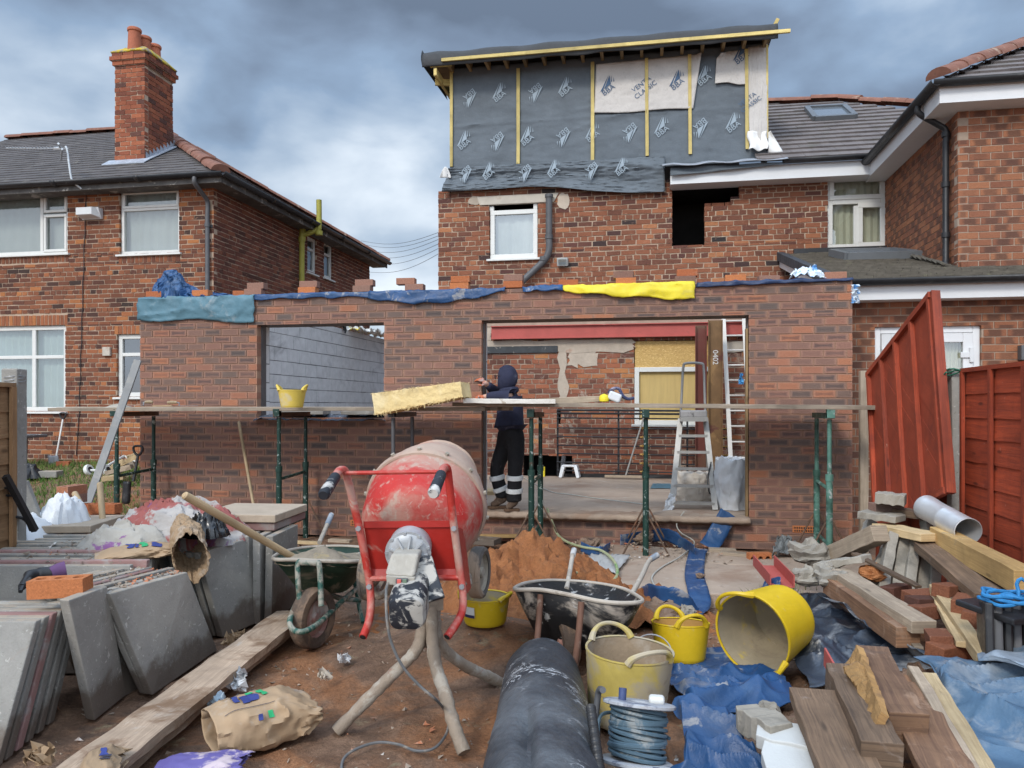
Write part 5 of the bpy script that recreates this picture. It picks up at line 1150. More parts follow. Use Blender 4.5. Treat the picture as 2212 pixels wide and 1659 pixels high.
# ------------------------------------------------------------------ trestles and boards
YN, YFR = 7.45, 8.08
def trestle(x, lab, mt=M_GREEN, h=1.40, yn=YN, yf=YFR, foot=True, lean=0.):
    t = T('trestle', lab, 'trestle', (x, (yn + yf) / 2, 0), 'steel trestles carrying the boards')
    for y in (yn, yf):
        mb = MB(); mb.tube([(x, y, .0), (x, y, .82)], .030, 12); mb.tube([(x, y, .80), (x, y, .86)], .036, 12); mb.build('post', mt, t)
        mb = MB(); mb.tube([(x, y, .84), (x + lean, y, h - .03)], .021, 10); mb.build('inner_tube', mt, t)
    for z in (.20, .72):
        mb = MB(); mb.tube([(x, yn, z), (x, yf, z + .03)], .017, 8); mb.build('rung', mt, t)
    mb = MB(); mb.beam((x + lean, yn - .06, h), (x + lean, yf + .05, h), .07, .05, n=2); mb.build('head_bar', mt if mt is not M_GREEN else M_RUST, t)
    mb = MB(); mb.bx(x + lean - .035, x + lean + .035, yn - .07, yn - .01, h - .02, h + .06); mb.build('fork_head', mt, t, bevel=.004)
    if foot:
        for y in (yn, yf):
            for s in (-1, 1): mb = MB(); mb.tube([(x + s * .03, y, .42), (x + s * .24, y + .02 * s, .015)], .009, 6); mb.build('brace', M_RUST, t)
    return t
trestle(-5.75, 'leftmost green trestle at the end of the wall behind the pale leaning batten', foot=False)
trestle(-3.84, 'green trestle under the yellow tub below the window opening')
trestle(-2.585, 'rusty grey trestle hidden behind the red mixer drum', M_GREYPL, foot=False)
trestle(-1.16, 'pair of green posts of the trestle beside the worker')
trestle(-.048, 'green trestle in the middle of the doorway in front of the step ladder')
trestle(1.62, 'pale green trestle against the right brick pier', mat('pale_green_paint', (.09, .20, .16), .5, .3, 6, .15, 40, dirt=(((.45, .48, .46), 14, .55, .66, .8), ((.02, .06, .045), 3, .5, .6, .8))), yf=8.0)
for k, lab in enumerate(('front board of the left scaffold platform', 'middle board of the left scaffold platform', 'rear board of the left scaffold platform')):
    y = YN + .06 + k * .24; mb = MB(); mb.beam((-6.55 - .1 * k, y - .02, 1.452 + .004 * k), (-1.62 + .08 * k, y, 1.462), .225, .038, n=14, jit=.0025); tag(mb.build('scaffold_board', M_PALE, bevel=.003), lab, 'scaffold board', 'boards on the trestles')
for k, lab in enumerate(('front board of the right scaffold platform', 'middle board of the right scaffold platform', 'rear board of the right scaffold platform')):
    y = YN + .06 + k * .24; mb = MB(); mb.beam((-1.95 + .1 * k, y, 1.508), (2.0 - .1 * k, y - .02, 1.478), .225, .040, n=14, jit=.0025); tag(mb.build('scaffold_board', M_PALE, bevel=.003), lab, 'scaffold board', 'boards on the trestles')
mb = MB(); mb.beam(PD(1003, 866, 7.5), PD(1200, 868, 7.45), .2, .045, n=8, jit=.003); tag(mb.build('plank', mat('flaking_white_paint', (.62, .58, .52), .8, .15, 6, .3, 50, dirt=(((.32, .25, .18), 7, .58, .64, .8),)), bevel=.004), 'white flaking painted plank lying on the boards in front of the worker', 'plank')
mb = MB(); mb.beam(PD(1160, 868, 7.72), PD(1362, 858, 7.7), .2, .06, n=6, jit=.003); tag(mb.build('plank', M_PALE, bevel=.004), 'short grey plank lying on the boards beyond the white one', 'plank')
# mineral wool slab
def wool():
    c0, c1 = PD(806, 873, 7.35), PD(997, 841, 7.22); mb = MB(); d = c1 - c0; sd = d.cross(UP).normalized(); sd = -sd if sd.y < 0 else sd; u = d.cross(sd).normalized(); u = u if u.z > 0 else -u
    H_ = .205; W_ = .42; n, m_ = 46, 40
    def fn(a, b):
        t = b * 4; k = int(t) % 4; f = t - int(t); hh = H_ * (1 - .28 * a)
        y, z = [(f, 0), (1, f), (1 - f, 1), (0, 1 - f)][k]
        p = c0 + d * a + sd * (y * W_) + u * ((z - .5) * hh); q = .5 * fbm(p * 9) + .5 * fbm(p * 30); nn = sd * (-(1 if k == 3 else 0) + (1 if k == 1 else 0)) + u * ((1 if k == 2 else 0) - (1 if k == 0 else 0))
        return p + nn * q * .016
    mb.grid(n, m_, fn); 
    for a in (0, 1): mb.face(mb.add(*[fn(a, i / m_) + d.normalized() * (.008 * fbm((i * .7, a, 0))) for i in range(m_)]))
    rg = random.Random(3)
    for _ in range(260):   # loose fibres along the edges
        p = fn(rg.random(), rg.choice([0, .75, .5, .99])); q = p + V((rg.uniform(-.03, .03), rg.uniform(-.03, .0), rg.uniform(-.035, .02))); mb.tube([p, p.lerp(q, .5) + V((0, 0, .006)), q], .0016, 3, caps=False)
    tag(mb.build('insulation_slab', M_INSUL), 'yellow mineral wool slab lying tilted on the scaffold boards', 'insulation')
wool()
# hand tools on the left board
def trowel(u0, u1, v, lab, d=7.62):
    t = T('trowel', lab, 'trowel', PD((u0 + u1) / 2, v, d)); a, b = PD(u0, v, d), PD(u1, v, d); m_ = a.lerp(b, .62)
    mb = MB(); mb.prism([a, a.lerp(m_, .5) + CF * .06, m_ + CF * .03, m_ - CF * .03, a.lerp(m_, .5) - CF * .06], (0, 0, .003)); mb.build('blade', M_GALV, t)
    mb = MB(); mb.tube([m_, m_ + UP * .03, m_.lerp(b, .2) + UP * .035], .006, 6); mb.build('tang', M_GALV, t)
    mb = MB(); mb.tube([m_.lerp(b, .2) + UP * .035, m_.lerp(b, .6) + UP * .036, b + UP * .033], [.013, .017, .014], 8); mb.build('handle', M_HANDLE, t)
trowel(277, 330, 876, 'trowel with pale handle lying near the left end of the scaffold boards'); trowel(428, 362, 877, 'second trowel lying further along the left scaffold boards')
mb = MB(); mb.beam(PD(330, 877, 7.75), PD(372, 876, 7.75), .02, .012); tag(mb.build('chisel', M_HANDLE), 'thin wooden handled chisel lying between the trowels on the board', 'chisel')
mb = MB(); pts = []
mb.grid(18, 12, lambda a, b: PD(232 + a * 50, 880, 7.7) + CF * (b - .5) * .2 + UP * (.05 * math.sin(a * 3.14) * math.sin(b * 3.14) * (.6 + .6 * abs(fbm((a * 5, b * 5, 2)))))); tag(mb.build('mortar_heap', M_CEMD, fix=False), 'low smear of dried mortar on the left end of the board', 'mortar')
# mask, ball and rag on the right board
t = T('dust_mask', 'yellow cupped mask with white filter lying on the right scaffold boards', 'mask', PD(1322, 865, 7.6))
mb = MB(); mb.lathe([(.001, .0), (.045, .01), (.052, .04), (.04, .07), (.001, .085)], Matrix.Translation(PD(1305, 869, 7.6)), 14); mb.build('cup', M_YEL, t)
mb = MB(); q = PD(1328, 866, 7.6); mb.box(q + UP * .04, (.13, .09, .09), rot=Matrix.Rotation(.4, 3, 'Y')); mb.build('filter_box', M_WBAG, t, bevel=.02, seg=3)
mb = MB(); mb.tube(cr([q + V((-.06, 0, .08)), q + V((-.02, -.02, .12)), q + V((.04, 0, .12)), q + V((.08, 0, .05)), q + V((.13, .02, .02)), q + V((.19, .02, .03))], 5), .016, 7); mb.build('strap', mat('navy_strap', (.04, .05, .11), .7, .2, dirt=(((.4, .35, .4), 12, .55, .62, .8),)), t)
# ------------------------------------------------------------------ fences, right side
def lap_panel(root, O, U, N, w_, h, mt, boards=11, battens=5, bw=.035):
    """Overlap boards seen from the rail side: O bottom corner, U along, N towards the viewer."""
    O, U, N = V(O), V(U), V(N); mb = MB(); bh = h / boards; rg = random.Random(int(w_ * 100) + boards)
    for k in range(boards):
        z = k * bh; a0 = O + UP * z - N * .004; j = rg.uniform(-.008, .008)
        n = 10; ring = []
        for i in range(n + 1):
            x = U * (w_ * i / n); wv = .006 * fbm((i * .9, k * 3.1, 0)) + j
            ring.append(mb.add(a0 + x + N * .012 + UP * (wv), a0 + x + N * .002 + UP * (bh * 1.12), a0 + x - N * .008 + UP * (bh * 1.12), a0 + x - N * .004 + UP * wv))
        o = rg.random() * 4
        for i in range(n):
            for q in range(4): q2 = (q + 1) % 4; mb.face((ring[i][q], ring[i + 1][q], ring[i + 1][q2], ring[i][q2]), [(o + w_ * i / n, q * .15 + o), (o + w_ * (i + 1) / n, q * .15 + o), (o + w_ * (i + 1) / n, q * .15 + .15 + o), (o + w_ * i / n, q * .15 + .15 + o)])
    mb.build('boards', mt, root, fix=False)
    for k in range(battens):
        x = .02 + (w_ - .04) * k / (battens - 1); mb = MB(); mb.beam(O + U * x + N * .024, O + U * x + N * .024 + UP * h, bw, .022, N, n=6, jit=.0015); mb.build('batten', mt, root)
    mb = MB(); mb.beam(O + UP * (h + .012) - U * .01, O + UP * (h + .012) + U * (w_ + .01), .06, .028, UP, n=6, jit=.0015); mb.build('capping', mt, root)
XF = 2.16
t = T('garden_fence', 'red stained lap fence panel nearest the camera on the right', 'fence', (XF, 4.9, 0)); lap_panel(t, (XF, 5.82, .03), (0, -1, 0), (-1, 0, 0), 1.84, 1.70, M_REDF)
t = T('garden_fence', 'red stained lap fence panel between the new wall and the concrete post', 'fence', (XF, 7.0, 0)); lap_panel(t, (XF, 7.85, .03), (0, -1, 0), (-1, 0, 0), 1.84, 1.64, M_REDF)
t = T('garden_fence', 'red stained lap fence panel continuing out of frame on the right', 'fence', (XF, 3, 0)); lap_panel(t, (XF, 3.82, .03), (0, -1, 0), (-1, 0, 0), 1.84, 1.70, M_REDF)
mb = MB(); mb.beam((XF - .02, 5.91, 0), (XF - .02, 5.91, 1.76), .10, .10, (0, 1, 0), n=8, jit=.003); tag(mb.build('fence_post', M_CONCP, bevel=.008), 'concrete fence post between the two red panels', 'fence post')
mb = MB(); mb.beam((XF - .02, 3.9, 0), (XF - .02, 3.9, 1.76), .10, .10, (0, 1, 0), n=8, jit=.003); tag(mb.build('fence_post', M_CONCP, bevel=.008), 'concrete fence post at the right edge of frame', 'fence post')
a = PY(1853, 805, EY - .2); mb = MB(); mb.beam((2.075, EY - .2, 0), (2.075, EY - .2, 1.84), .075, .075, (0, 1, 0), n=8, jit=.002); tag(mb.build('fence_post', M_PALE, bevel=.004), 'slim unpainted wooden post at the right end of the new wall', 'fence post')
mb = MB(); cc = V((XF - .02, 5.91, 1.72))
for k in range(3): mb.tube([cc + V((math.cos(a) * (.075 + .01 * k), math.sin(a) * (.08 + .008 * k), .012 * k + .012 * math.sin(3 * a + k))) for a in [i * 6.283 / 18 for i in range(18)]], .006, 5, closed=True)
mb.tube([cc + V((-.08, 0, 0)), cc + V((-.12, -.05, -.03)), cc + V((-.11, -.12, .01))], .006, 5); tag(mb.build('twine', mat('green_twine', (.03, .13, .08), .8, .2)), 'green twine tied round the concrete fence post top', 'twine')
# leaning panel standing on its corner
def leaning():
    A, B, C_ = V((2.01, 7.63, 1.80)), V((2.03, 6.06, 2.325)), V((1.97, 5.53, .975))
    U = (B - A).normalized(); W_ = (A - B).length; Dn = (C_ - B); Dn = (Dn - U * Dn.dot(U)).normalized(); N = U.cross(Dn).normalized(); N = N if N.x < 0 else -N
    t = T('garden_fence', 'red fence panel tipped on its corner and leaning against the fence', 'fence', B.lerp(A, .5) + Dn * 1.45)
    Hh = 1.50; P = lambda a, b, c=0.: B - U * a + Dn * b + N * c
    mb = MB(); nb = 16; rg = random.Random(5)
    # diagonal boarding inside the frame
    import itertools
    def clip(poly, axis, lim, keep_less):
        out = []
        for p, q in zip(poly, poly[1:] + poly[:1]):
            ip = (p[axis] <= lim) == keep_less; iq = (q[axis] <= lim) == keep_less
            if ip: out.append(p)
            if ip != iq: f = (lim - p[axis]) / (q[axis] - p[axis]); out.append((p[0] + (q[0] - p[0]) * f, p[1] + (q[1] - p[1]) * f))
        return out
    bw_ = .125
    for k in range(-16, 32):
        c0 = k * bw_ * 1.414; poly = [(c0, 0), (c0 + bw_ * 1.414, 0), (c0 + bw_ * 1.414 - Hh, Hh), (c0 - Hh, Hh)]
        for ax, lim, less in ((0, 0, False), (0, W_, True)):
            poly = clip(poly, ax, lim, less) if poly else poly
        if len(poly) > 2: e = rg.uniform(0, .006); mb.prism([P(a, b, -.005 + e) for a, b in poly], N * -.010)
    mb.build('boards', M_REDF, t)
    for k in range(5):
        a = .03 + (W_ - .06) * k / 4; mb = MB(); mb.beam(P(a, .0, .015), P(a, Hh, .015), .04, .036, N, n=8, jit=.0015); mb.build('batten', M_REDF, t)
    for b in (.02, Hh - .02): mb = MB(); mb.beam(P(-.01, b, .016), P(W_ + .01, b, .016), .045, .034, N, n=8, jit=.0015); mb.build('frame_rail', M_REDF, t)
    for a in (-.012, W_ + .012): mb = MB(); mb.beam(P(a, 0, -.01), P(a, Hh, -.01), .05, .06, N, n=8, jit=.0015); mb.build('frame_stile', M_REDF, t)
leaning()
# ------------------------------------------------------------------ left edge: brown fence, concrete post, gate, sacks
def leftedge():
    c = PD(31, 1000, 5.15); x, y = c.x, c.y
    mb = MB(); mb.beam((x, y, -.05), (x, y, EZ + (HZ - 797) * 5.15 / F), .105, .11, CF, n=10, jit=.003); tag(mb.build('fence_post', M_CONCP, bevel=.008), 'tall grey concrete fence post at the left edge of the yard', 'fence post')
    mb = MB(); 
    for k in range(3): mb.tube([V((x, y, 1.66 + k * .012)) + CR * (math.cos(a) * .065) + CF * (math.sin(a) * .065) + UP * (.012 * math.sin(a + k)) for a in [i * 6.283 / 16 for i in range(16)]], .0025, 4, closed=True)
    tag(mb.build('wire_tie', M_GALV), 'thin wire wound round the top of the left concrete post', 'wire')
    e = PD(24, 1000, 5.05); U = (PD(-330, 1000, 3.7) - e); U.z = 0; U.normalize(); N = U.cross(UP); N = N if N.dot(CR) > 0 else -N
    t = T('garden_fence', 'brown lap fence panel at the left edge beside the concrete post', 'fence', (e.x, e.y, .1)); lap_panel(t, (e.x, e.y, .12), U, N, 1.8, 1.50, M_BRNF, 9, 4, .05)
leftedge()
# ------------------------------------------------------------------ inside the extension
def ibeam(name, label, cat, p0, p1, w_, h, mt, tf=.014, web=.009, group=None):
    mb = MB(); p0, p1 = V(p0), V(p1); up = UP
    mb.beam(p0 + up * (h / 2 - tf / 2), p1 + up * (h / 2 - tf / 2), w_, tf); mb.beam(p0 - up * (h / 2 - tf / 2), p1 - up * (h / 2 - tf / 2), w_, tf); mb.beam(p0, p1, web, h - 2 * tf)
    o = mb.build(name, mt); return tag(o, label, cat, group)
yb = 12.44
M_REDO = mat('red_oxide_steel', (.40, .085, .07), .6, .15, 4, .1, 30, objvar=0, dirt=(((.55, .40, .33), 2.6, .64, .68, .7), ((.22, .06, .05), 4, .6, .7, .5)))
a, b = PY(1062, 712, yb), PY(1640, 712, yb); zc = (PY(1285, 701, yb).z + PY(1285, 730, yb).z) / 2; hb = PY(1285, 701, yb).z - PY(1285, 730, yb).z
ibeam('steel_beam', 'red oxide steel beam across the stripped back wall', 'steel beam', (a.x, yb - .02, zc), (b.x, yb - .02, zc), .10, hb, M_REDO)
M_BRNS = mat('brown_steel', (.16, .09, .04), .55, .3, 5, .15, 40, metal=.2, dirt=(((.32, .19, .08), 2.5, .52, .66, .6), ((.10, .03, .03), 1.2, .55, .6, .8)))
def channel(u, w_px, v1, lab, y, mt):
    p = PY(u, 900, y); z1 = PY(u, v1, y).z; w_ = w_px * y / F / 1.03; mb = MB(); x = p.x
    mb.bx(x - w_ / 2, x + w_ / 2, y, y + .012, .335, z1); mb.bx(x - w_ / 2, x - w_ / 2 + .012, y - .07, y - .001, .335, z1); mb.bx(x + w_ / 2 - .012, x + w_ / 2, y - .07, y - .001, .335, z1)
    t = T('steel_channel', lab, 'steel channel', (x, y, .335)); mb.build('channel', mt, t); return x, y, z1, t
channel(1514, 24, 703, 'brown and red steel channel standing left of its taller twin by the boarded window', 11.95, mat('brown_red_steel', (.13, .065, .04), .5, .3, 2, .15, 40, metal=.2, dirt=(((.15, .025, .025), .9, .50, .60, .6),)))
x, y, z1, t = channel(1545, 30, 692, 'taller brown steel channel with chalk writing beside the white ladder', 11.7, M_BRNS)
mb = MB()
for txt, z in (('0402', z1 - .55),): text_mesh(mb, txt, (x + .0, y - .0015, z), V((0, 0, -1)), V((1, 0, 0)), .11, N=V((0, -1, 0)), th=.001)
mb.build('chalk_writing', M_UPVC, t, fix=False)
def ladder():
    y0, y1 = 11.55, 12.2; pb = PZ(1590, 1052, .34); xb = PY(1590, 1052, y0).x; t = T('ladder', 'white aluminium ladder leaning up against the red beam', 'ladder', (xb, y0, .34))
    b0, t0 = PY(1581, 1045, y0), PY(1562, 690, y1); b1, t1 = PY(1626, 1045, y0), PY(1606, 690, y1); b0.z = b1.z = .34; t0.z = t1.z = 2.95
    for a, b in ((b0, t0), (b1, t1)): mb = MB(); mb.beam(a, b, .03, .06, (1, 0, 0)); mb.build('stile', M_ALUW, t)
    for k in range(11): mb = MB(); f = .06 + k * .088; mb.tube([b0.lerp(t0, f), b1.lerp(t1, f)], .014, 8); mb.build('rung', M_ALUW, t)
M_ALUW = mat('pale_aluminium', (.52, .50, .47), .45, .1, 8, .05, metal=.2)
ladder()
def steps():
    yb0 = 8.72; P = lambda u, v, y: PY(u, v, y)
    t = T('step_ladder', 'aluminium step ladder with hoop handrail standing inside the doorway', 'step ladder', (P(1497, 1105, yb0).x, yb0, .34))
    fl, fr = P(1450, 1108, yb0), P(1545, 1108, yb0); fl.z = fr.z = .34; yt = yb0 + .42
    tl, tr = P(1470, 905, yt), P(1524, 905, yt)
    for a, b in ((fl, tl), (fr, tr)): mb = MB(); mb.beam(a, b, .022, .06, (1, 0, 0)); mb.build('front_stile', M_ALU, t)
    yr = yt + .55; rl, rr = P(1462, 1060, yr), P(1538, 1060, yr); rl.z = rr.z = .34
    for a, b in ((rl, tl), (rr, tr)): mb = MB(); mb.beam(a + V((.02, 0, 0)) * (1 if a is rl else -1), b + V((0, .03, -.02)), .018, .04, (1, 0, 0)); mb.build('rear_stile', M_ALU, t)
    for k in range(5):
        f = (k + .35) / 5.4; a, b = fl.lerp(tl, f), fr.lerp(tr, f); mb = MB(); mb.beam(a + V((.0, .02, 0)), b + V((0, .02, 0)), .08, .03, UP); mb.build('tread', M_ALU, t)
    for f in (.25, .6): mb = MB(); mb.tube([rl.lerp(tl, f) + V((.02, .02, 0)), rr.lerp(tr, f) + V((-.02, .02, 0))], .010, 6); mb.build('rear_bar', M_ALU, t)
    hl, hr = P(1476, 785, yt + .02), P(1520, 785, yt + .02)
    mb = MB(); mb.tube(cr([tl, tl.lerp(hl, .5), hl + V((0, 0, -.05)), hl + V((.035, 0, .0)), hr + V((-.035, 0, .0)), hr + V((0, 0, -.05)), tr.lerp(hr, .5), tr], 5), .015, 8); mb.build('handrail', M_ALU, t)
    mb = MB(); mb.beam(tl + V((-.01, -.1, .0)), tr + V((.01, -.1, .0)), .24, .05, UP, n=2); mb.build('platform', M_ALU, t)
    mb = MB(); p = fr.lerp(tr, .42); mb.tube(cr([p + V((0, -.02, .1)), p + V((-.04, -.05, -.1)), p + V((-.02, -.06, -.25)), p + V((.03, -.05, -.22)), p + V((.03, -.03, .0))], 5), .008, 5); mb.build('strap', M_BLKPL, t)
    mb = MB(); c = (tl + tr) / 2 + V((0, -.1, .06)); mb.box(c, (.30, .2, .085)); tag(mb.build('foam_block', mat('grey_foam', (.25, .24, .235), .95, .3, 5, .6, 30, dirt=(((.08, .08, .08), 9, .58, .66, .8),)), bevel=.02, seg=3), 'grey pitted foam block lying on the step ladder platform', 'foam')
steps()
def sack(name, label, c, w_, d_, h, mt, seed=1, lean=0., flop=.0, n=30, cat='rubble sack', creases=.09):
    mb = MB(); c = V(c)
    def fn(a, b):
        an = a * 6.28318; r = (1 - .12 * b) * (.78 + .22 * math.sin(min(1, b * 1.6) * 1.57)) if b < .8 else (1 - b) / .2 * .86 + .03
        rr = r * (1 + creases * 1.6 * fbm((math.cos(an) * 1.7 + seed, math.sin(an) * 1.7, b * 2.2)) - creases * abs(fbm((math.cos(an) * 4 + seed, math.sin(an) * 4, b * 5))) * 1.6)
        z = h * (min(1, b / .8) + .05 * fbm((math.cos(an) * 2, math.sin(an) * 2, seed)) * (b > .5)) + (0 if b < .8 else h * .08 * fbm((math.cos(an) * 3 * r, math.sin(an) * 3 * r, seed + 4)))
        return c + CR * (math.cos(an) * rr * w_ / 2 + lean * z) + CF * (math.sin(an) * rr * d_ / 2) + UP * max(0.005, z)
    mb.grid(n * 2, n, fn); o = mb.build(name, mt, fix=False, weld=True); tag(o, label, cat); return o
sack('rubble_sack', 'bulging white rubble sack beside the right jamb of the doorway', PD(1579, 1108, 8.55), .40, .42, .56, M_WBAG, 1).location.z = .34
sack('rubble_sack', 'beige dusty sack slumped behind the step ladder', PD(1500, 1085, 9.15), .50, .4, .36, mat('beige_sack', (.56, .50, .43), .6, .15, 5, .4, 14, bdist=.02), 4).location.z = .34
scrap('plastic_sheet', 'pale plastic sheet trailing from the sack to the threshold', 'plastic sheet', [PD(1430, 1104, 8.45) , PD(1452, 1104, 8.5), PD(1462, 1040, 8.7), PD(1452, 1052, 8.7)], M_WBAG, amp=.03, seed=9, nu=8)
def stool():
    c = PZ(1231, 1031, .34); t = T('stool', 'small white plastic step stool on the concrete floor', 'stool', c); s = .125
    mb = MB(); mb.box(c + UP * .185, (.25, .2, .03)); mb.build('seat', M_WHITE, t, bevel=.012, seg=3)
    for a in (-1, 1):
        for b in (-1, 1): mb = MB(); mb.beam(c + V((a * s * 1.15, b * s * .9, 0)), c + V((a * s * .8, b * s * .7, .171)), .05, .05, (0, 1, 0), taper=1.2); mb.build('leg', M_WHITE, t, bevel=.008)
stool()
def broom():
    a = PY(1395, 888, 12.1); b = PZ(1352, 1032, .36); t = T('broom', 'wide floor broom leaning against the boarded window', 'broom', b)
    mb = MB(); mb.tube([a, b + UP * .04], .014, 8); mb.build('handle', M_ALU, t); mb = MB(); mb.beam(b - V((.33, 0, -.02)), b + V((.33, .0, .02)), .06, .035); mb.build('head', M_PALE, t)
broom()
def gate():
    y = 12.16; t = T('iron_gate', 'black iron railing section with gilt spearheads lying against the stripped wall', 'gate', PY(1340, 1040, y)); x0, x1, xm = PY(1203, 900, y).x, PY(1492, 900, y).x, PY(1336, 900, y).x; sh = PY(1570, 900, y).x
    zs = [PY(1340, v, y).z for v in (886, 893, 903, 925, 944, 963, 981, 1000, 1018)]
    for k, z in enumerate(zs): mb = MB(); mb.tube([(x0 - (.0 if k < 2 else 0), y, z), (sh if k > 2 else x1, y - .02, z - .01)], .011 if k > 1 else .017, 6); mb.build('bar', M_BLKPL, t)
    for x in (x0 + .01, xm, x1 - .05): mb = MB(); mb.beam((x, y + .025, zs[0]), (x, y + .025, zs[-1] - .1), .03, .012, (0, 1, 0)); mb.build('rail', M_BLKPL, t)
    gold = mat('gilt_paint', (.42, .26, .08), .5, .2, metal=.3)
    for k in range(3, 9):
        for xx in (PY(1391, 900, y).x, sh): c = V((xx, y - .015, zs[k])); mb = MB(); mb.lathe([(.002, -.07), (.012, -.06), (.012, -.03), (.03, -.02), (.012, -.01), (.022, .015), (.002, .09)], Matrix.Translation(c) @ Matrix.Rotation(R(90), 4, 'Y'), 10); mb.build('spearhead', gold, t)
gate()
t = T('mortar_tube', 'pale plastic tube and yellow box in the dark hearth hole', 'tube', PY(1213, 1030, 12.3)); mb = MB(); mb.tube([PY(1212, 1030, 12.35), PY(1218, 985, 12.4)], .035, 8); mb.build('tube', M_GREYPL, t); mb = MB(); q = PY(1172, 1020, 12.35); mb.box(q, (.08, .06, .18)); mb.build('box', M_YEL, t, bevel=.01)
mb = MB(); mb.tube(cr([PZ(1128, 1030, .345), PZ(1150, 1042, .345), PZ(1190, 1062, .345), PZ(1230, 1068, .345), PZ(1300, 1078, .345), PZ(1400, 1090, .345)], 8), .006, 5); tag(mb.build('cable', M_CORD), 'pale thin cable lying across the concrete floor', 'cable')
mb = MB(); mb.beam(PZ(1046, 1062, .36), PZ(1068, 1062, .36), .35, .05); tag(mb.build('timber_offcut', M_PINE), 'pale timber offcut on the floor behind the worker', 'timber')
mb = MB(); mb.beam(PY(1046, 975, 12.42), PY(1068, 972, 12.40), .03, .03); mb.tube([PY(1070, 973, 12.3), PY(1078, 982, 12.2)], .03, 8); tag(mb.build('tap_pipe', M_GREYPL), 'short grey pipe stub projecting from the stripped wall behind the worker', 'pipe')
mb = MB(); mb.beam((PY(1220, 1035, 12.4).x, 12.38, .36), (PY(1600, 1035, 12.4).x, 12.38, .37), .08, .05, n=10, jit=.006); tag(mb.build('pipe_run', M_BLKPL), 'black pipe run along the foot of the stripped wall', 'pipe')
scrap('plastic_sheet', 'small flat blue sheet on the floor beside the step ladder', 'plastic sheet', [PZ(1405, 1055, .342), PZ(1450, 1055, .342), PZ(1448, 1045, .342), PZ(1410, 1045, .342)], M_TEAL, amp=.006, seed=3)
scrap('plastic_bag', 'small blue bag caught on the ladder stile', 'plastic bag', [PY(1594, 830, 11.6), PY(1606, 830, 11.6), PY(1604, 806, 11.65), PY(1600, 806, 11.6)], mat('sky_blue_bag', (.08, .32, .62), .5, .1), amp=.03, seed=6, nu=8)
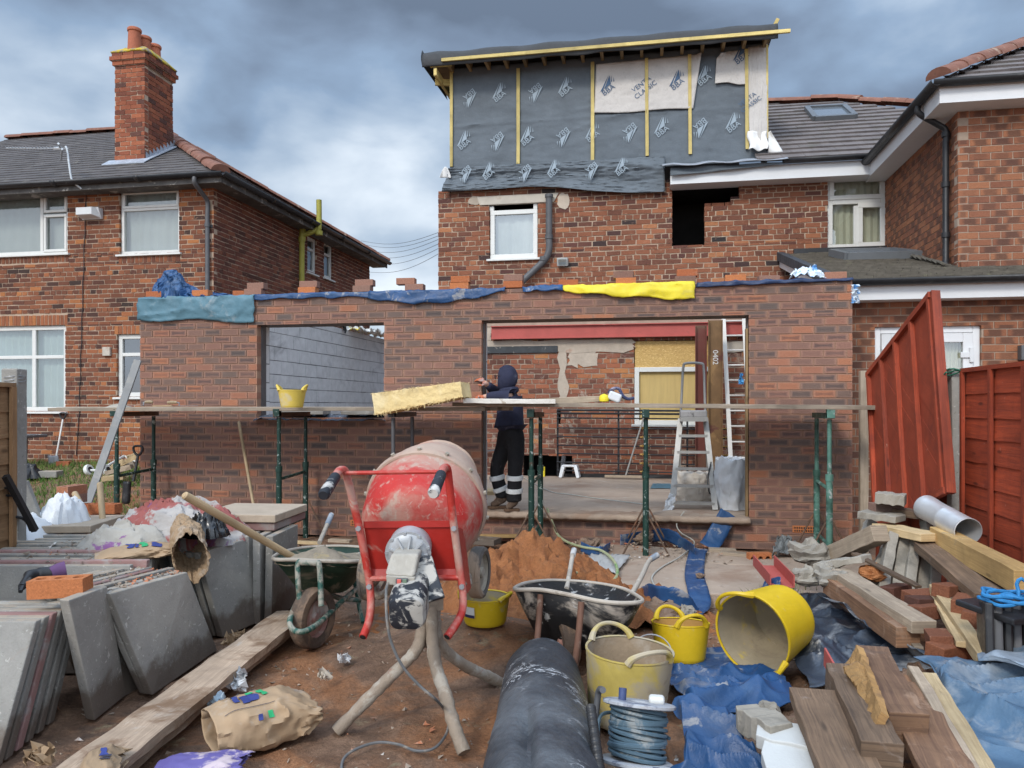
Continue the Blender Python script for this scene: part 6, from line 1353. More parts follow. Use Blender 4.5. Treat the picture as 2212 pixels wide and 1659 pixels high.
# ------------------------------------------------------------------ cement mixer
def mixer():
    M_MIX = mat('chalky_red_paint', (.43, .032, .022), .55, .15, 6, .3, 50, objvar=0, dirt=(((.46, .30, .24), 2.6, .46, .64, .85), ((.50, .42, .34), 9, .58, .68, .8)))
    M_DRUM = mat('cement_dusted_drum', (.42, .026, .02), .6, .15, 5, .5, 30, objvar=0, dirt=(((.40, .25, .19), 1.6, .45, .62, .8), ((.46, .36, .29), 24, .56, .68, .6), ((.40, .33, .26), 7, .54, .66, .7), ((.36, .03, .02), 14, .64, .7, .5)))
    M_RIM = mat('cement_drum_front', (.40, .29, .225), .9, .15, 5, .4, 40, objvar=0, dirt=(((.40, .12, .09), 2.2, .50, .66, .65), ((.30, .25, .20), 12, .56, .66, .6)))
    M_RPL = mat('red_back_plate', (.34, .018, .012), .45, .15, 4, .08, 40, objvar=0, dirt=(((.44, .28, .22), 5, .60, .72, .6),))
    t = T('cement_mixer', 'red cement mixer caked in dried cement standing on a tripod stand', 'cement mixer', PZ(925, 1500, 0))
    D = PD
    # drum
    c0 = D(888, 1165, 3.80); c1 = D(921, 1092, 4.12); ax = (c1 - c0).normalized(); M = Matrix.Translation(c0) @ ax.to_track_quat('Z', 'Y').to_matrix().to_4x4(); L = (c1 - c0).length
    dents = lambda p, a: p + V((math.cos(a), math.sin(a), 0)) * (.005 * fbm((math.cos(a) * 2, math.sin(a) * 2, p.z * 6)))
    mb = MB(); prof = [(.001, -.02), (.16, -.015), (.235, .02), (.27, .06), (.293, .14), (.308, .22), (.316, L - .03)]
    mb.lathe(prof, M, 56, fn=dents); dr = mb.build('drum', M_DRUM, t)
    mb = MB(); mb.lathe([(.316, L - .031), (.327, L - .028), (.331, L - .012), (.331, L + .012), (.327, L + .028), (.316, L + .031)], M, 56); mb.build('drum_band', M_RIM, dr)
    mb = MB(); mb.lathe([(.316, L + .031), (.312, L + .07), (.29, L + .16), (.255, L + .26), (.215, L + .36), (.222, L + .37), (.205, L + .36), (.24, L + .25), (.27, L + .15), (.24, .06), (.05, .02)], M, 56, fn=dents); mb.build('drum_mouth', M_RIM, dr)
    for k in range(14):
        mb = MB(); a = k * 6.283 / 14 + .2; p = M @ V((.332 * math.cos(a), .332 * math.sin(a), L)); n = (p - M @ V((0, 0, L))).normalized(); mb.tube([p - n * .004, p + n * .012], .012, 6); mb.build('bolt', M_CEMD, dr)
    # frame tubes with handles
    d1 = 3.55
    for us, nm in ((((700, 1068, 3.22), (718, 1040, 3.36), (733, 1017, 3.47), (744, 1016, 3.52), (752, 1040, 3.54), (764, 1090, 3.56), (776, 1140, 3.58), (790, 1210, 3.60), (799, 1265, 3.60), (801, 1310, 3.56), (796, 1345, 3.50), (784, 1376, 3.44)), 0), (((937, 1064, 3.16), (948, 1036, 3.32), (958, 1012, 3.44), (966, 1012, 3.50), (970, 1040, 3.52), (975, 1090, 3.54), (981, 1140, 3.56), (990, 1210, 3.58), (998, 1265, 3.58), (1000, 1310, 3.54), (990, 1340, 3.47), (966, 1376, 3.40)), 1)):
        pts = [D(*q) for q in us]; mb = MB(); mb.tube(cr(pts[2:], 5), .0185, 12); mb.tube(cr(pts[:4], 5), .019, 12); fr = mb.build('frame_tube', M_MIX, t)
        mb = MB(); q = pts[0].lerp(pts[1], .0); e = pts[2]; mb.tube([q - (e - q) * .05, q, q.lerp(e, .5), q.lerp(e, .72)], [.020, .026, .025, .024], 12); mb.build('hand_grip', mat('cemented_black_grip', (.02, .022, .028), .6, .3, dirt=(((.55, .52, .48), 7, .52, .58, .9),)), fr)
        mb = MB(); mb.tube([pts[-1] + (pts[-1] - pts[-2]).normalized() * .001, pts[-1] + (pts[-1] - pts[-2]).normalized() * .003], .014, 10); mb.build('bore_shade_disc', M_DARK, fr)  # near-black disc on the tube end, painted as the shade of its hollow
        for k in (6, 8):
            p = pts[k] - CF * .02; mb = MB(); mb.tube([p + CF * .004, p - CF * .010], .013, 6); mb.build('bolt', M_GALV, fr)
    mb = MB(); mb.tube([D(742, 1022, 3.50), D(961, 1019, 3.48)], .0095, 8); mb.build('cross_bar', M_MIX, t)
    mb = MB(); mb.tube([D(795, 1250, 3.60), D(994, 1248, 3.58)], .013, 8); mb.build('lower_cross_bar', M_MIX, t)
    # back plate with lipped edge
    q = [D(786, 1133, 3.60), D(974, 1131, 3.58), D(992, 1240, 3.62), D(802, 1240, 3.64)]; mb = MB(); mb.prism(q, CF * .006); mb.beam(q[0] - CF * .004, q[1] - CF * .004, .03, .008, (0, -1, 0)); mb.beam(q[3] - CF * .01, q[2] - CF * .01, .05, .012, (0, -1, .4)); mb.build('back_plate', M_RPL, t)
    mb = MB(); mb.prism([D(984, 1138, 3.60), D(1000, 1145, 3.85), D(1015, 1270, 3.85), D(1004, 1285, 3.62)], CR * .006); mb.build('side_plate', M_RPL, t)
    # gearbox, motor, switch box
    M_GB = mat('grey_alloy_casting', (.40, .41, .42), .5, .15, 8, .15, 40, metal=.3, objvar=0, dirt=(((.44, .41, .36), 6, .55, .68, .7),))
    g0 = D(884, 1188, 3.55); dirf = (-CF * .97 - UP * .2).normalized(); Mg = Matrix.Translation(g0) @ dirf.to_track_quat('Z', 'Y').to_matrix().to_4x4()
    mb = MB(); mb.lathe([(.100, -.06), (.100, .030), (.106, .031), (.106, .042), (.094, .043), (.082, .056), (.06, .060), (.001, .060)], Mg, 40); gb = mb.build('gearbox', M_GB, t)
    mb = MB()
    for k in range(9):
        a = k * 6.283 / 9; mb.beam(Mg @ V((.03 * math.cos(a), .03 * math.sin(a), .066)), Mg @ V((.09 * math.cos(a), .09 * math.sin(a), .05)), .008, .03, dirf); mb.tube([Mg @ V((.098 * math.cos(a + .3), .098 * math.sin(a + .3), .03)), Mg @ V((.098 * math.cos(a + .3), .098 * math.sin(a + .3), .05))], .008, 6)
    mb.lathe([(.03, .08), (.028, .11), (.001, .112)], Mg, 16); mb.build('ribs', M_GB, gb)
    M_SW = mat('cemented_switch_box', (.36, .33, .28), .8, .2, 6, .4, 40, objvar=0, dirt=(((.46, .43, .38), 8, .5, .62, .7), ((.10, .11, .13), 10, .62, .7, .7)))
    def box8(pts_f, dd, name, mt, par, bev=.012):
        mb = MB(); mb.hexa([pts_f[3] + dd, pts_f[2] + dd, pts_f[2], pts_f[3], pts_f[0] + dd, pts_f[1] + dd, pts_f[1], pts_f[0]]); return mb.build(name, mt, par, bevel=bev, seg=3)
    sw = box8([D(845, 1196, 3.36), D(905, 1197, 3.36), D(895, 1247, 3.30), D(831, 1243, 3.30)], CF * .14, 'switch_box', M_SW, t)
    box8([D(833, 1243, 3.297), D(897, 1247, 3.297), D(893, 1268, 3.297), D(836, 1264, 3.297)], CF * .13, 'switch_face', M_SW, sw, .006)
    mb = MB(); mb.box(D(868, 1256, 3.285), (.052, .018, .026), rot=Matrix.Rotation(YAW, 3, 'Z')); sb = mb.build('switch', M_GREYPL, sw, bevel=.003)
    for u_, mt_ in ((862, mat('red_switch_button', (.5, .10, .08), .5, .1)), (874, mat('green_switch_button', (.16, .22, .15), .5, .1))): mb = MB(); mb.box(D(u_, 1256, 3.272), (.018, .008, .018), rot=Matrix.Rotation(YAW, 3, 'Z')); mb.build('button', mt_, sw, bevel=.002)
    M_MOT = mat('black_motor_cowl', (.018, .02, .026), .5, .3, 6, .15, 40, objvar=0, dirt=(((.46, .43, .38), 13, .47, .55, .85), ((.44, .41, .36), 4, .64, .70, .6)))
    ma, mb_ = D(905, 1225, 3.58), D(877, 1330, 3.16)
    ax2 = (mb_ - ma).normalized(); Mm = Matrix.Translation(ma) @ ax2.to_track_quat('Z', 'Y').to_matrix().to_4x4(); Lm = (mb_ - ma).length
    rad = .088
    mb = MB(); sq = lambda p, a: V((p.x * (1 + .10 * math.cos(4 * a + 3.14159)), p.y * (1 + .10 * math.cos(4 * a + 3.14159)), p.z))
    mb.lathe([(.075, 0), (.078, Lm * .4), (.082, Lm * .62), (.0855, Lm * .66), (.0855, Lm * .9), (.075, Lm * .98), (.05, Lm * 1.0), (.001, Lm * 1.0)], Mm, 40, fn=sq); mo = mb.build('motor', M_MOT, t)
    mb = MB(); mb.beam(D(902, 1208, 3.44), D(930, 1300, 3.3), .02, .13, CR); mb.build('motor_guard', M_MOT, mo, bevel=.006)
    # stand
    M_STD = mat('cement_crusted_steel', (.26, .205, .155), .92, .25, 5, .6, 50, bdist=.01, objvar=0, dirt=(((.42, .38, .32), 7, .5, .62, .7), ((.28, .05, .035), 4, .62, .70, .7)))
    mb = MB(); mb.tube([D(926, 1275, 3.72), D(925, 1395, 3.70)], .042, 12); mb.box(D(926, 1295, 3.70), (.13, .12, .08), rot=Matrix.Rotation(YAW + .2, 3, 'Z')); mb.build('stand_post', M_STD, t)
    for pts in (((912, 1310, 3.68), (910, 1370, 3.66), (896, 1408, 3.62), (850, 1455, 3.58), (790, 1515, 3.52), (726, 1580, 3.47)), ((934, 1310, 3.66), (934, 1380, 3.62), (942, 1440, 3.52), (962, 1500, 3.43), (982, 1570, 3.33), (1003, 1626, 3.26)), ((940, 1310, 3.74), (942, 1370, 3.78), (962, 1405, 3.82), (1005, 1438, 3.92), (1045, 1457, 4.0), (1088, 1478, 4.08))):
        rr = random.Random(pts[0][0]); P_ = cr([D(*p) for p in pts], 7); mb = MB(); mb.tube(P_, [.027 * (1 + .22 * fbm((i * .6, pts[0][0], 0)) + .16 * rr.random()) for i in range(len(P_))], 12); mb.build('stand_leg', M_STD, t)
    # axle and wheels
    wr, wl = D(1034, 1236, 4.52), D(800, 1240, 4.5)
    mb = MB(); mb.tube([wl, wr], .016, 8); mb.tube([D(997, 1262, 3.6), D(1012, 1262, 4.1), wr - CR * .06], .02, 8); mb.tube([D(800, 1262, 3.62), D(806, 1262, 4.1), wl + CR * .06], .02, 8); mb.tube(cr([D(845, 1245, 3.66), D(840, 1275, 3.7), D(815, 1285, 3.9), wl + CR * .1], 4), .02, 8); mb.build('axle_frame', M_STD, t)
    M_TYR = mat('muddy_tyre', (.10, .088, .078), .9, .3, 5, .5, 40, dirt=(((.34, .25, .18), 4, .48, .62, .9),))
    for c, yaw in ((wr, .22), (wl, .12)):
        axw = (CR * math.cos(yaw) - CF * math.sin(yaw)); Mw = Matrix.Translation(c) @ axw.to_track_quat('Z', 'Y').to_matrix().to_4x4(); rw = .152
        mb = MB(); mb.lathe([(rw * .70, -.034), (rw * .85, -.042), (rw * .97, -.034), (rw, -.018), (rw * .985, -.014), (rw, -.008), (rw * .985, 0), (rw, .008), (rw * .985, .014), (rw, .018), (rw * .97, .034), (rw * .85, .042), (rw * .70, .034)], Mw, 36); wo = mb.build('wheel', M_TYR, t)
        mb = MB(); mb.lathe([(.001, .03), (.03, .03), (.032, .012), (rw * .68, .008), (rw * .71, .03), (rw * .71, -.03), (rw * .68, -.008), (.032, -.012), (.03, -.03), (.001, -.03)], Mw, 24); mb.build('rim', M_CEMD, wo)
    # lead
    pts = [D(838, 1258, 3.3), D(834, 1280, 3.27), D(836, 1340, 3.2), D(846, 1390, 3.2), D(870, 1440, 3.2), D(905, 1480, 3.22), D(945, 1515, 3.25)] + [PZ(*q, .02) for q in ((966, 1545), (966, 1580), (940, 1615), (900, 1622), (860, 1608), (815, 1604), (770, 1618), (742, 1640), (740, 1675), (760, 1720))]
    mb = MB(); mb.tube(cr(pts, 8), .0062, 7); mb.build('power_lead', mat('dusty_grey_lead', (.13, .13, .13), .7, .2, dirt=(((.3, .25, .2), 9, .5, .65, .7),)), t)
mixer()
# ------------------------------------------------------------------ wheelbarrows
def barrow(name_label, wheel_c, wheel_r, ax, tray, M_TRAY, M_FR, M_IN, frame_pts, handles, legs, extras=()):
    t = T('wheelbarrow', name_label, 'wheelbarrow', V((wheel_c.x, wheel_c.y, 0)))
    Mw = Matrix.Translation(wheel_c) @ ax.to_track_quat('Z', 'Y').to_matrix().to_4x4(); rw = wheel_r
    mud = mat('mud_caked_tyre', (.085, .06, .045), .95, .3, 6, .7, 40, bdist=.012, dirt=(((.20, .13, .085), 6, .5, .64, .8),))
    mb = MB(); mb.lathe([(rw * .62, -.04), (rw * .8, -.05), (rw * .95, -.045), (rw, -.025), (rw, .025), (rw * .95, .045), (rw * .8, .05), (rw * .62, .04)], Mw, 36, fn=lambda p, a: p * 1 + V((math.cos(a), math.sin(a), 0)) * .004 * fbm((a * 5, p.z * 30, 1))); wo = mb.build('wheel', mud, t)
    mb = MB(); mb.lathe([(.001, .035), (.03, .035), (.035, .02), (rw * .58, .012), (rw * .63, .035), (rw * .63, -.035), (rw * .58, -.012), (.035, -.02), (.03, -.035), (.001, -.035)], Mw, 24); mb.build('rim', mat('dusty_red_rim', (.30, .16, .13), .8, .2, dirt=(((.4, .36, .32), 6, .5, .62, .8),)), wo)
    # tray: lofted loops from rim to floor
    mb = MB(); loops = []
    for loop in tray: loops.append(cr([V(p) for p in loop], 6, closed=True))
    n = len(loops[0]); ids = [mb.add(*l) for l in loops]
    for k in range(len(ids) - 1):
        for i in range(n): j = (i + 1) % n; mb.face((ids[k][i], ids[k][j], ids[k + 1][j], ids[k + 1][i]), sm=True)
    mb.face(ids[-1]); tr = mb.build('tray', M_TRAY, t, solid=.006)
    mb = MB(); mb.tube(loops[0], .012, 8, closed=True); mb.build('tray_rim', M_IN, tr)
    for pts in frame_pts: mb = MB(); mb.tube(cr([V(p) for p in pts], 5), .0175, 10); mb.build('frame_tube', M_FR, t)
    for pts in handles:
        mb = MB(); P_ = cr([V(p) for p in pts], 5); mb.tube(P_, .017, 10); h = mb.build('handle', M_FR if len(handles) < 1 else M_IN, t); mb = MB(); mb.tube([P_[0], P_[4]], .022, 10); mb.build('grip', mat('cemented_grip', (.20, .23, .27), .8, .2, dirt=(((.5, .48, .45), 7, .48, .6, .9),)), h)
    for pts in legs: mb = MB(); mb.tube(cr([V(p) for p in pts], 4), .016, 8); mb.build('leg', M_FR, t)
    return t
D = PD
M_GTRAY = mat('green_barrow_paint', (.012, .035, .02), .55, .4, 4, .15, 40, objvar=0, dirt=(((.22, .17, .12), 4, .5, .62, .8), ((.25, .08, .03), 3, .64, .7, .8)))
M_GFR = mat('green_tube_paint', (.02, .08, .062), .6, .3, 6, .15, 40, dirt=(((.38, .33, .27), 13, .42, .58, .7), ((.16, .11, .07), 7, .56, .66, .7)))
M_CIN = mat('cement_lined_steel', (.40, .35, .29), .9, .2, 5, .4, 40, dirt=(((.24, .20, .16), 5, .54, .66, .7),))
axg = (CR * .93 - CF * .36).normalized(); fdir = (-CF * .90 - CR * .32).normalized()    # towards the wheel
wc = D(676, 1338, 4.72); wc.z = .185
tray_g = [[D(592, 1208, 4.78), D(640, 1209, 4.72), D(700, 1212, 4.70), D(775, 1212, 4.80), D(806, 1200, 5.2), D(800, 1186, 5.5), D(740, 1180, 5.62), D(660, 1183, 5.55), D(604, 1195, 5.15)],
          [D(612, 1232, 4.85), D(650, 1238, 4.82), D(700, 1242, 4.8), D(760, 1240, 4.88), D(788, 1225, 5.2), D(780, 1212, 5.42), D(730, 1206, 5.5), D(670, 1208, 5.45), D(624, 1218, 5.15)],
          [D(640, 1268, 4.98), D(665, 1276, 4.96), D(705, 1281, 4.95), D(740, 1278, 5.0), D(762, 1262, 5.15), D(756, 1252, 5.28), D(720, 1246, 5.34), D(680, 1247, 5.3), D(648, 1256, 5.15)]]
loop = [D(775, 1268, 5.25), D(735, 1302, 5.0), D(690, 1345, 4.62), D(660, 1363, 4.46), D(636, 1362, 4.44), D(626, 1345, 4.50), D(634, 1318, 4.62), D(650, 1285, 4.85)]
brk = [D(648, 1310, 4.62), D(643, 1222, 4.70), D(655, 1216, 4.70), D(680, 1217, 4.68), D(690, 1224, 4.66), D(694, 1310, 4.58)]
tg = barrow('green wheelbarrow full of mortar with its muddy wheel facing the camera', wc, .185, axg, tray_g, M_GTRAY, M_GFR, M_CIN, [loop, brk, [D(690, 1275, 5.1), D(735, 1292, 5.15), D(780, 1296, 5.2)]], [[D(716, 1112, 6.25), D(704, 1140, 6.05), D(690, 1172, 5.7)], [D(812, 1172, 6.1), D(790, 1190, 5.7), D(772, 1200, 5.45)]], [[D(765, 1250, 5.25), D(778, 1320, 5.25), D(784, 1345, 5.2)], [D(700, 1262, 5.3), D(705, 1330, 5.4)]])
mb = MB(); cm = sum([V(p) for p in tray_g[0]], V()) / 9
lp = cr([V(p) for p in tray_g[0]], 4, closed=True)
def mfn(a, b): p = lp[int(a * len(lp)) % len(lp)]; q = p.lerp(cm, b * .98 + .02); q.z = min(p.z - .035, .60 - .03) + .055 * smooth(0, .8, b) + .02 * fbm((q.x * 16, q.y * 16, 1)) - .05 * (1 - b) * 0; return q
mb.grid(len(lp), 10, mfn); tag(mb.build('mortar_heap', mat('wet_mortar', (.27, .22, .16), .85, .25, 8, .6, 60, bdist=.012, dirt=(((.40, .30, .14), 9, .56, .66, .6),)), fix=False), 'wet sandy mortar filling the green wheelbarrow', 'mortar')
def pole(lab, p0, p1, r, mt=None, name='tool_handle', cat='tool handle'): mb = MB(); p0, p1 = V(p0), V(p1); mb.tube([p0 - (p1 - p0).normalized() * .008, p0, p0.lerp(p1, .04), p1], [r * .6, r * .95, r, r * .94], 14); return tag(mb.build(name, mt or M_HANDLE), lab, cat)
pole('long ash shovel handle sticking out of the mortar in the green wheelbarrow', D(399, 1070, 4.3), D(632, 1203, 4.95), .024)
M_BTRAY = mat('black_barrow_paint', (.012, .012, .013), .5, .4, 4, .15, 40, objvar=0, dirt=(((.34, .29, .24), 2.6, .52, .60, .9), ((.46, .44, .41), 9, .58, .64, .8)))
tray_b = [[D(1112, 1273, 4.35), D(1165, 1274, 4.22), D(1225, 1284, 4.12), D(1290, 1298, 4.06), D(1340, 1303, 4.05), D(1385, 1300, 4.15), D(1378, 1288, 4.5), D(1340, 1270, 4.9), D(1270, 1258, 5.1), D(1190, 1254, 5.05), D(1135, 1260, 4.8)],
          [D(1132, 1318, 4.38), D(1172, 1334, 4.26), D(1228, 1346, 4.18), D(1290, 1354, 4.12), D(1334, 1354, 4.12), D(1364, 1342, 4.22), D(1358, 1318, 4.5), D(1325, 1300, 4.8), D(1265, 1288, 4.95), D(1195, 1284, 4.9), D(1150, 1290, 4.7)],
          [D(1158, 1368, 4.42), D(1186, 1388, 4.34), D(1230, 1400, 4.28), D(1285, 1404, 4.22), D(1316, 1400, 4.24), D(1336, 1384, 4.34), D(1325, 1350, 4.5), D(1300, 1330, 4.68), D(1255, 1320, 4.75), D(1205, 1318, 4.72), D(1175, 1328, 4.6)]]
wc2 = D(1216, 1450, 4.30); wc2.z = .165
axb = (CR * .95 + CF * .3).normalized()
M_RFR = mat('rust_brown_tube', (.15, .075, .05), .8, .3, 6, .2, 40, dirt=(((.30, .24, .19), 7, .55, .65, .7),))
barrow('black wheelbarrow caked with white cement behind the dirty yellow tub', wc2, .165, axb, tray_b, M_BTRAY, M_RFR, M_CIN, [[D(1168, 1284, 4.22), D(1164, 1340, 4.18), D(1160, 1400, 4.1), D(1165, 1440, 4.05)], [D(1256, 1300, 4.06), D(1250, 1370, 4.02), D(1243, 1430, 3.98), D(1238, 1490, 3.95)], [D(1165, 1440, 4.05), D(1200, 1470, 3.95), D(1238, 1475, 3.92)]], [[D(1240, 1188, 5.75), D(1236, 1205, 5.6), D(1230, 1240, 5.25), D(1224, 1272, 5.0)], [D(1420, 1199, 5.5), D(1402, 1212, 5.42), D(1386, 1245, 5.1), D(1362, 1288, 4.75)]], [[D(1300, 1340, 4.7), D(1305, 1400, 4.75)], [D(1190, 1330, 4.8), D(1185, 1395, 4.9)]])
# ------------------------------------------------------------------ sand heap
def sand():
    mt, k, bs = newmat('damp_red_sand'); tc = k.n('ShaderNodeTexCoord'); P = tc.outputs['Object']; n = k.noise(P, 4., 6, .7, .5); f = k.noise(P, 60., 5, .75)
    c_ = k.ramp(n, [(.3, (.20, .068, .022)), (.7, (.36, .145, .052))]); c_ = k.mix(1., c_, k.ramp(f, [(.25, (.6,) * 3), (.75, (1.3,) * 3)]), 'MULTIPLY'); finish(k, bs, c_, .95, k.m('ADD', n, f), .7, .02)
    c = C3(.20, 6.25); mb = MB(); n_ = 90
    peaks = [(0, 0, .43, .50), (.24, -.55, .22, .50), (.62, -.75, .13, .45), (-.25, -.35, .24, .4)]
    def fn(a, b):
        x, y = (a - .5) * 2.6, (b - .5) * 2.6; h = 0
        for px, py, hh, rr in peaks: h = max(h, hh * (1.15 - math.hypot(x - px, y - py) / rr / 1.35)) if hh > .4 else max(h, hh * (1.05 - (math.hypot(x - px, y - py) / rr) ** 1.5 * .55))
        ln = 1 if h > 0 else 0; q = c + CR * x + CF * y
        h = max(h, -.06); h += (fbm((x * 2.6, y * 2.6, 1)) * .12 + abs(fbm((x * 7, y * 7, 4))) * .11 + fbm((x * 20, y * 20, 9)) * .03) * smooth(-.05, .12, h)
        return V((q.x, q.y, gz(q.x, q.y) - .03 + h))
    mb.grid(n_, n_, fn); tag(mb.build('sand_heap', mt, fix=False), 'heap of damp orange building sand beside the mixer', 'sand')
sand()
# ------------------------------------------------------------------ rubber tubs
def tub(label, c, r, h, mt, inner, rz=0., tilt=None, taper=.80, oval=1., fill=None, hnd=.075, group='yellow rubber tubs'):
    M = Matrix.Translation(V(c)) @ (tilt or Matrix.Identity(4)) @ Matrix.Rotation(rz, 4, 'Z'); t = T('rubber_tub', label, 'tub', c, group)
    sx, sy = 1., oval; n = 48; mb = MB(); th = .006
    prof = [(.001, 0), (r * taper * .95, 0), (r * taper, .012)] + [(r * (taper + (1 - taper) * k / 18) * (1.010 if k % 2 else 1.), .012 + (h - .012) * k / 18) for k in range(1, 19)] + [(r * 1.025, h + .004), (r * 1.02, h + .012), (r - th, h + .008)]
    mb.lathe(prof, M, n, sx=sx, sy=sy); mb.build('wall', mt, t)
    mb = MB(); mb.lathe([(r - th * 1.05, h + .004), (r * (taper + .1) - th, h * .5), (r * taper - th, .016), (.001, .014)], M, n, sx=sx, sy=sy); mb.build('inside', inner, t)
    for s in (-1, 1):   # two handles rising from the rim on opposite sides
        mb = MB(); pts = []
        for k in range(17):
            f = k / 16; a = (f - .5) * 1.15 * (1 if s > 0 else 1) + (0 if s > 0 else math.pi); z = h + .004 + hnd * math.sin(f * math.pi) ** .6; rr = r * (1.0 + .10 * math.sin(f * math.pi))
            pts.append(M @ V((rr * sx * math.cos(a), rr * sy * math.sin(a), z)))
        mb.tube(pts, [.0105 + .008 * abs(1 - 2 * k / 16) ** 3 for k in range(17)], 8); mb.build('handle', mt, t)
    return t
M_TIN = mat('mortar_lined_tub', (.31, .255, .17), .9, .2, 4, .4, 40, objvar=0, dirt=(((.52, .38, .06), 4, .56, .66, .8), ((.22, .17, .12), 6, .55, .68, .6)))
M_TSAND = mat('sandy_tub_inside', (.36, .20, .055), .9, .2, 4, .4, 40, objvar=0, dirt=(((.58, .40, .03), 6, .58, .68, .7),))
ta = D(1048, 1345, 4.72); ta.z = gz(ta.x, ta.y) - .01
tA = tub('shallow clean yellow tub under the mixer wheel with a white label', ta, .150, .155, M_TUBY, M_TIN, rz=YAW - .35, taper=.86, hnd=.03)
mb = MB(); M_ = Matrix.Translation(ta); a0 = YAW + R(218)
for q, mt_ in (((.06, .125), M_UPVC), ((.06, .078), mat('navy_label_band', (.03, .03, .09), .5, .1))):
    mb = MB(); rr = .1475 if mt_ is M_UPVC else .1492
    mb.grid(8, 1, lambda a, b: M_ @ V(((rr + .012 * ((q[0] + (q[1] - q[0]) * b) / .155 - .35)) * math.cos(a0 + a * .5), (rr + .012 * ((q[0] + (q[1] - q[0]) * b) / .155 - .35)) * math.sin(a0 + a * .5), q[0] + (q[1] - q[0]) * b))); mb.build('label', mt_, tA, fix=False)
tb = D(1470, 1425, 4.42); tb.z = .03
tub('small oval yellow tub with sandy inside between the big tubs', tb, .165, .20, M_TUBY, M_TSAND, rz=YAW + R(104), oval=1.0, taper=.84, tilt=Matrix.Rotation(R(-7), 4, 'X'), hnd=.07)
tc_ = D(1352, 1520, 3.62); tc_.z = .01
tub('large yellow tub crusted with grey mortar in front of the black wheelbarrow', tc_, .205, .325, M_TUBD, mat('brown_mortar_lining', (.26, .195, .13), .9, .3, 4, .5, 40, objvar=0, dirt=(((.38, .33, .27), 3, .5, .64, .8),)), rz=YAW + R(112), taper=.86, tilt=Matrix.Rotation(R(3), 4, 'Y'), hnd=.065)
td = D(1655, 1400, 4.25); td.z = .235
axd = (-CR * .72 - CF * .62 - UP * .10).normalized(); td = td - axd * .12
Mt = axd.to_track_quat('Z', 'Y').to_matrix().to_4x4()
td.z = .28
tub('large bright yellow tub lying on its side on the blue tarpaulin', td - axd * .08, .222, .34, M_TUBY, M_TIN, tilt=Mt, rz=R(118), taper=.84, hnd=.065)
te = PD(631, 874, 7.66); te.z = 1.475
tub('small faded yellow tub standing on the scaffold boards', te, .135, .165, mat('faded_yellow_tub', (.62, .45, .08), .55, .15, 4, .1, 40, dirt=(((.55, .48, .34), 4, .5, .64, .7),)), M_TIN, rz=YAW + .1, taper=.80, hnd=.055)
mb = MB(); c = D(1408, 1395, 4.1); c.z = .02; Mb = Matrix.Translation(c) @ Matrix.Rotation(R(14), 4, 'X')
mb.lathe([(.001, 0), (.085, 0), (.10, .16), (.104, .17), (.095, .168)], Mb, 24); t = T('paint_bucket', 'white bucket with wire handle half hidden behind the small tub', 'bucket', c); mb.build('pail', mat('stained_white_pail', (.62, .60, .54), .6, .15, dirt=(((.35, .3, .2), 6, .5, .62, .8),)), t)
mb = MB(); mb.tube([Mb @ V((.105 * math.cos(a), .105 * math.sin(a), .165 + .05 * math.sin(a))) for a in [i * math.pi / 14 for i in range(15)]], .004, 5); mb.build('handle', M_GALV, t)
# ------------------------------------------------------------------ concrete slabs, left
GS = 'concrete paving slabs stacked on edge'
M_RSL = mat('reddish_concrete', (.26, .15, .135), .92, .2, 5, .45, 90, dirt=(((.3, .29, .27), 5, .5, .65, .7),))
M_BEIGE = mat('sandy_slab_top', (.40, .32, .24), .95, .15, 5, .5, 80, dirt=(((.27, .2, .15), 5, .55, .7, .6),))
def slab4(lab, tl, tr, br, bl, th, mt=None, grp=GS, name='paving_slab'):
    mb = MB(); th = V(th); tl, tr, br, bl = [V(p) for p in (tl, tr, br, bl)]; mb.hexa([bl, br, br + th, bl + th, tl, tr, tr + th, tl + th]); return tag(mb.build(name, mt or M_CONCP, bevel=.006), lab, 'slab', grp)
NUM = ['first', 'second', 'third', 'fourth', 'fifth', 'sixth', 'seventh', 'eighth', 'ninth', 'tenth', 'eleventh', 'twelfth', 'thirteenth', 'fourteenth', 'fifteenth', 'sixteenth']
side = -CR * .93 + CF * .32
slab4('large square grey slab with rust spots leaning at the front of the stack', D(237, 1282, 3.70), D(405, 1236, 4.32), PZ(470, 1405, 0), PZ(330, 1502, 0), side * .05)
slab4('narrow thick grey slab with two dark knocks leaning beside the big front slab', D(148, 1297, 3.42), D(232, 1266, 3.72), PZ(273, 1502, 0), PZ(205, 1557, 0), side * .06)
slab4('large damp footed grey slab leaning at the far end by the wheelbarrow', D(430, 1195, 4.80), D(546, 1160, 5.32), PZ(582, 1335, 0), PZ(482, 1377, 0), side * .05)
for k in range(9):
    o = side * (.068 + .054 * k) + V((0, 0, .012 * math.sin(k * 2.3))) + CF * (.05 * math.sin(k * 1.9)); slab4('%s grey slab behind the rust spotted front slab' % NUM[k], D(237, 1282, 3.70) + o, D(405, 1236, 4.32) + o, PZ(470, 1405, 0) + o * 1.0 - side * .02, PZ(330, 1502, 0) + o - side * .02, side * .042, M_CONCP if k != 3 else M_RSL)
for k in range(6):
    o = side * (.07 + .064 * k) + V((0, 0, .01 * math.sin(k * 1.7))) + CF * (.04 * math.sin(k * 2.7)); slab4('%s grey slab behind the damp footed far slab' % NUM[k], D(430, 1195, 4.80) + o, D(546, 1160, 5.32) + o, PZ(582, 1335, 0) + o, PZ(482, 1377, 0) + o, side * .045)
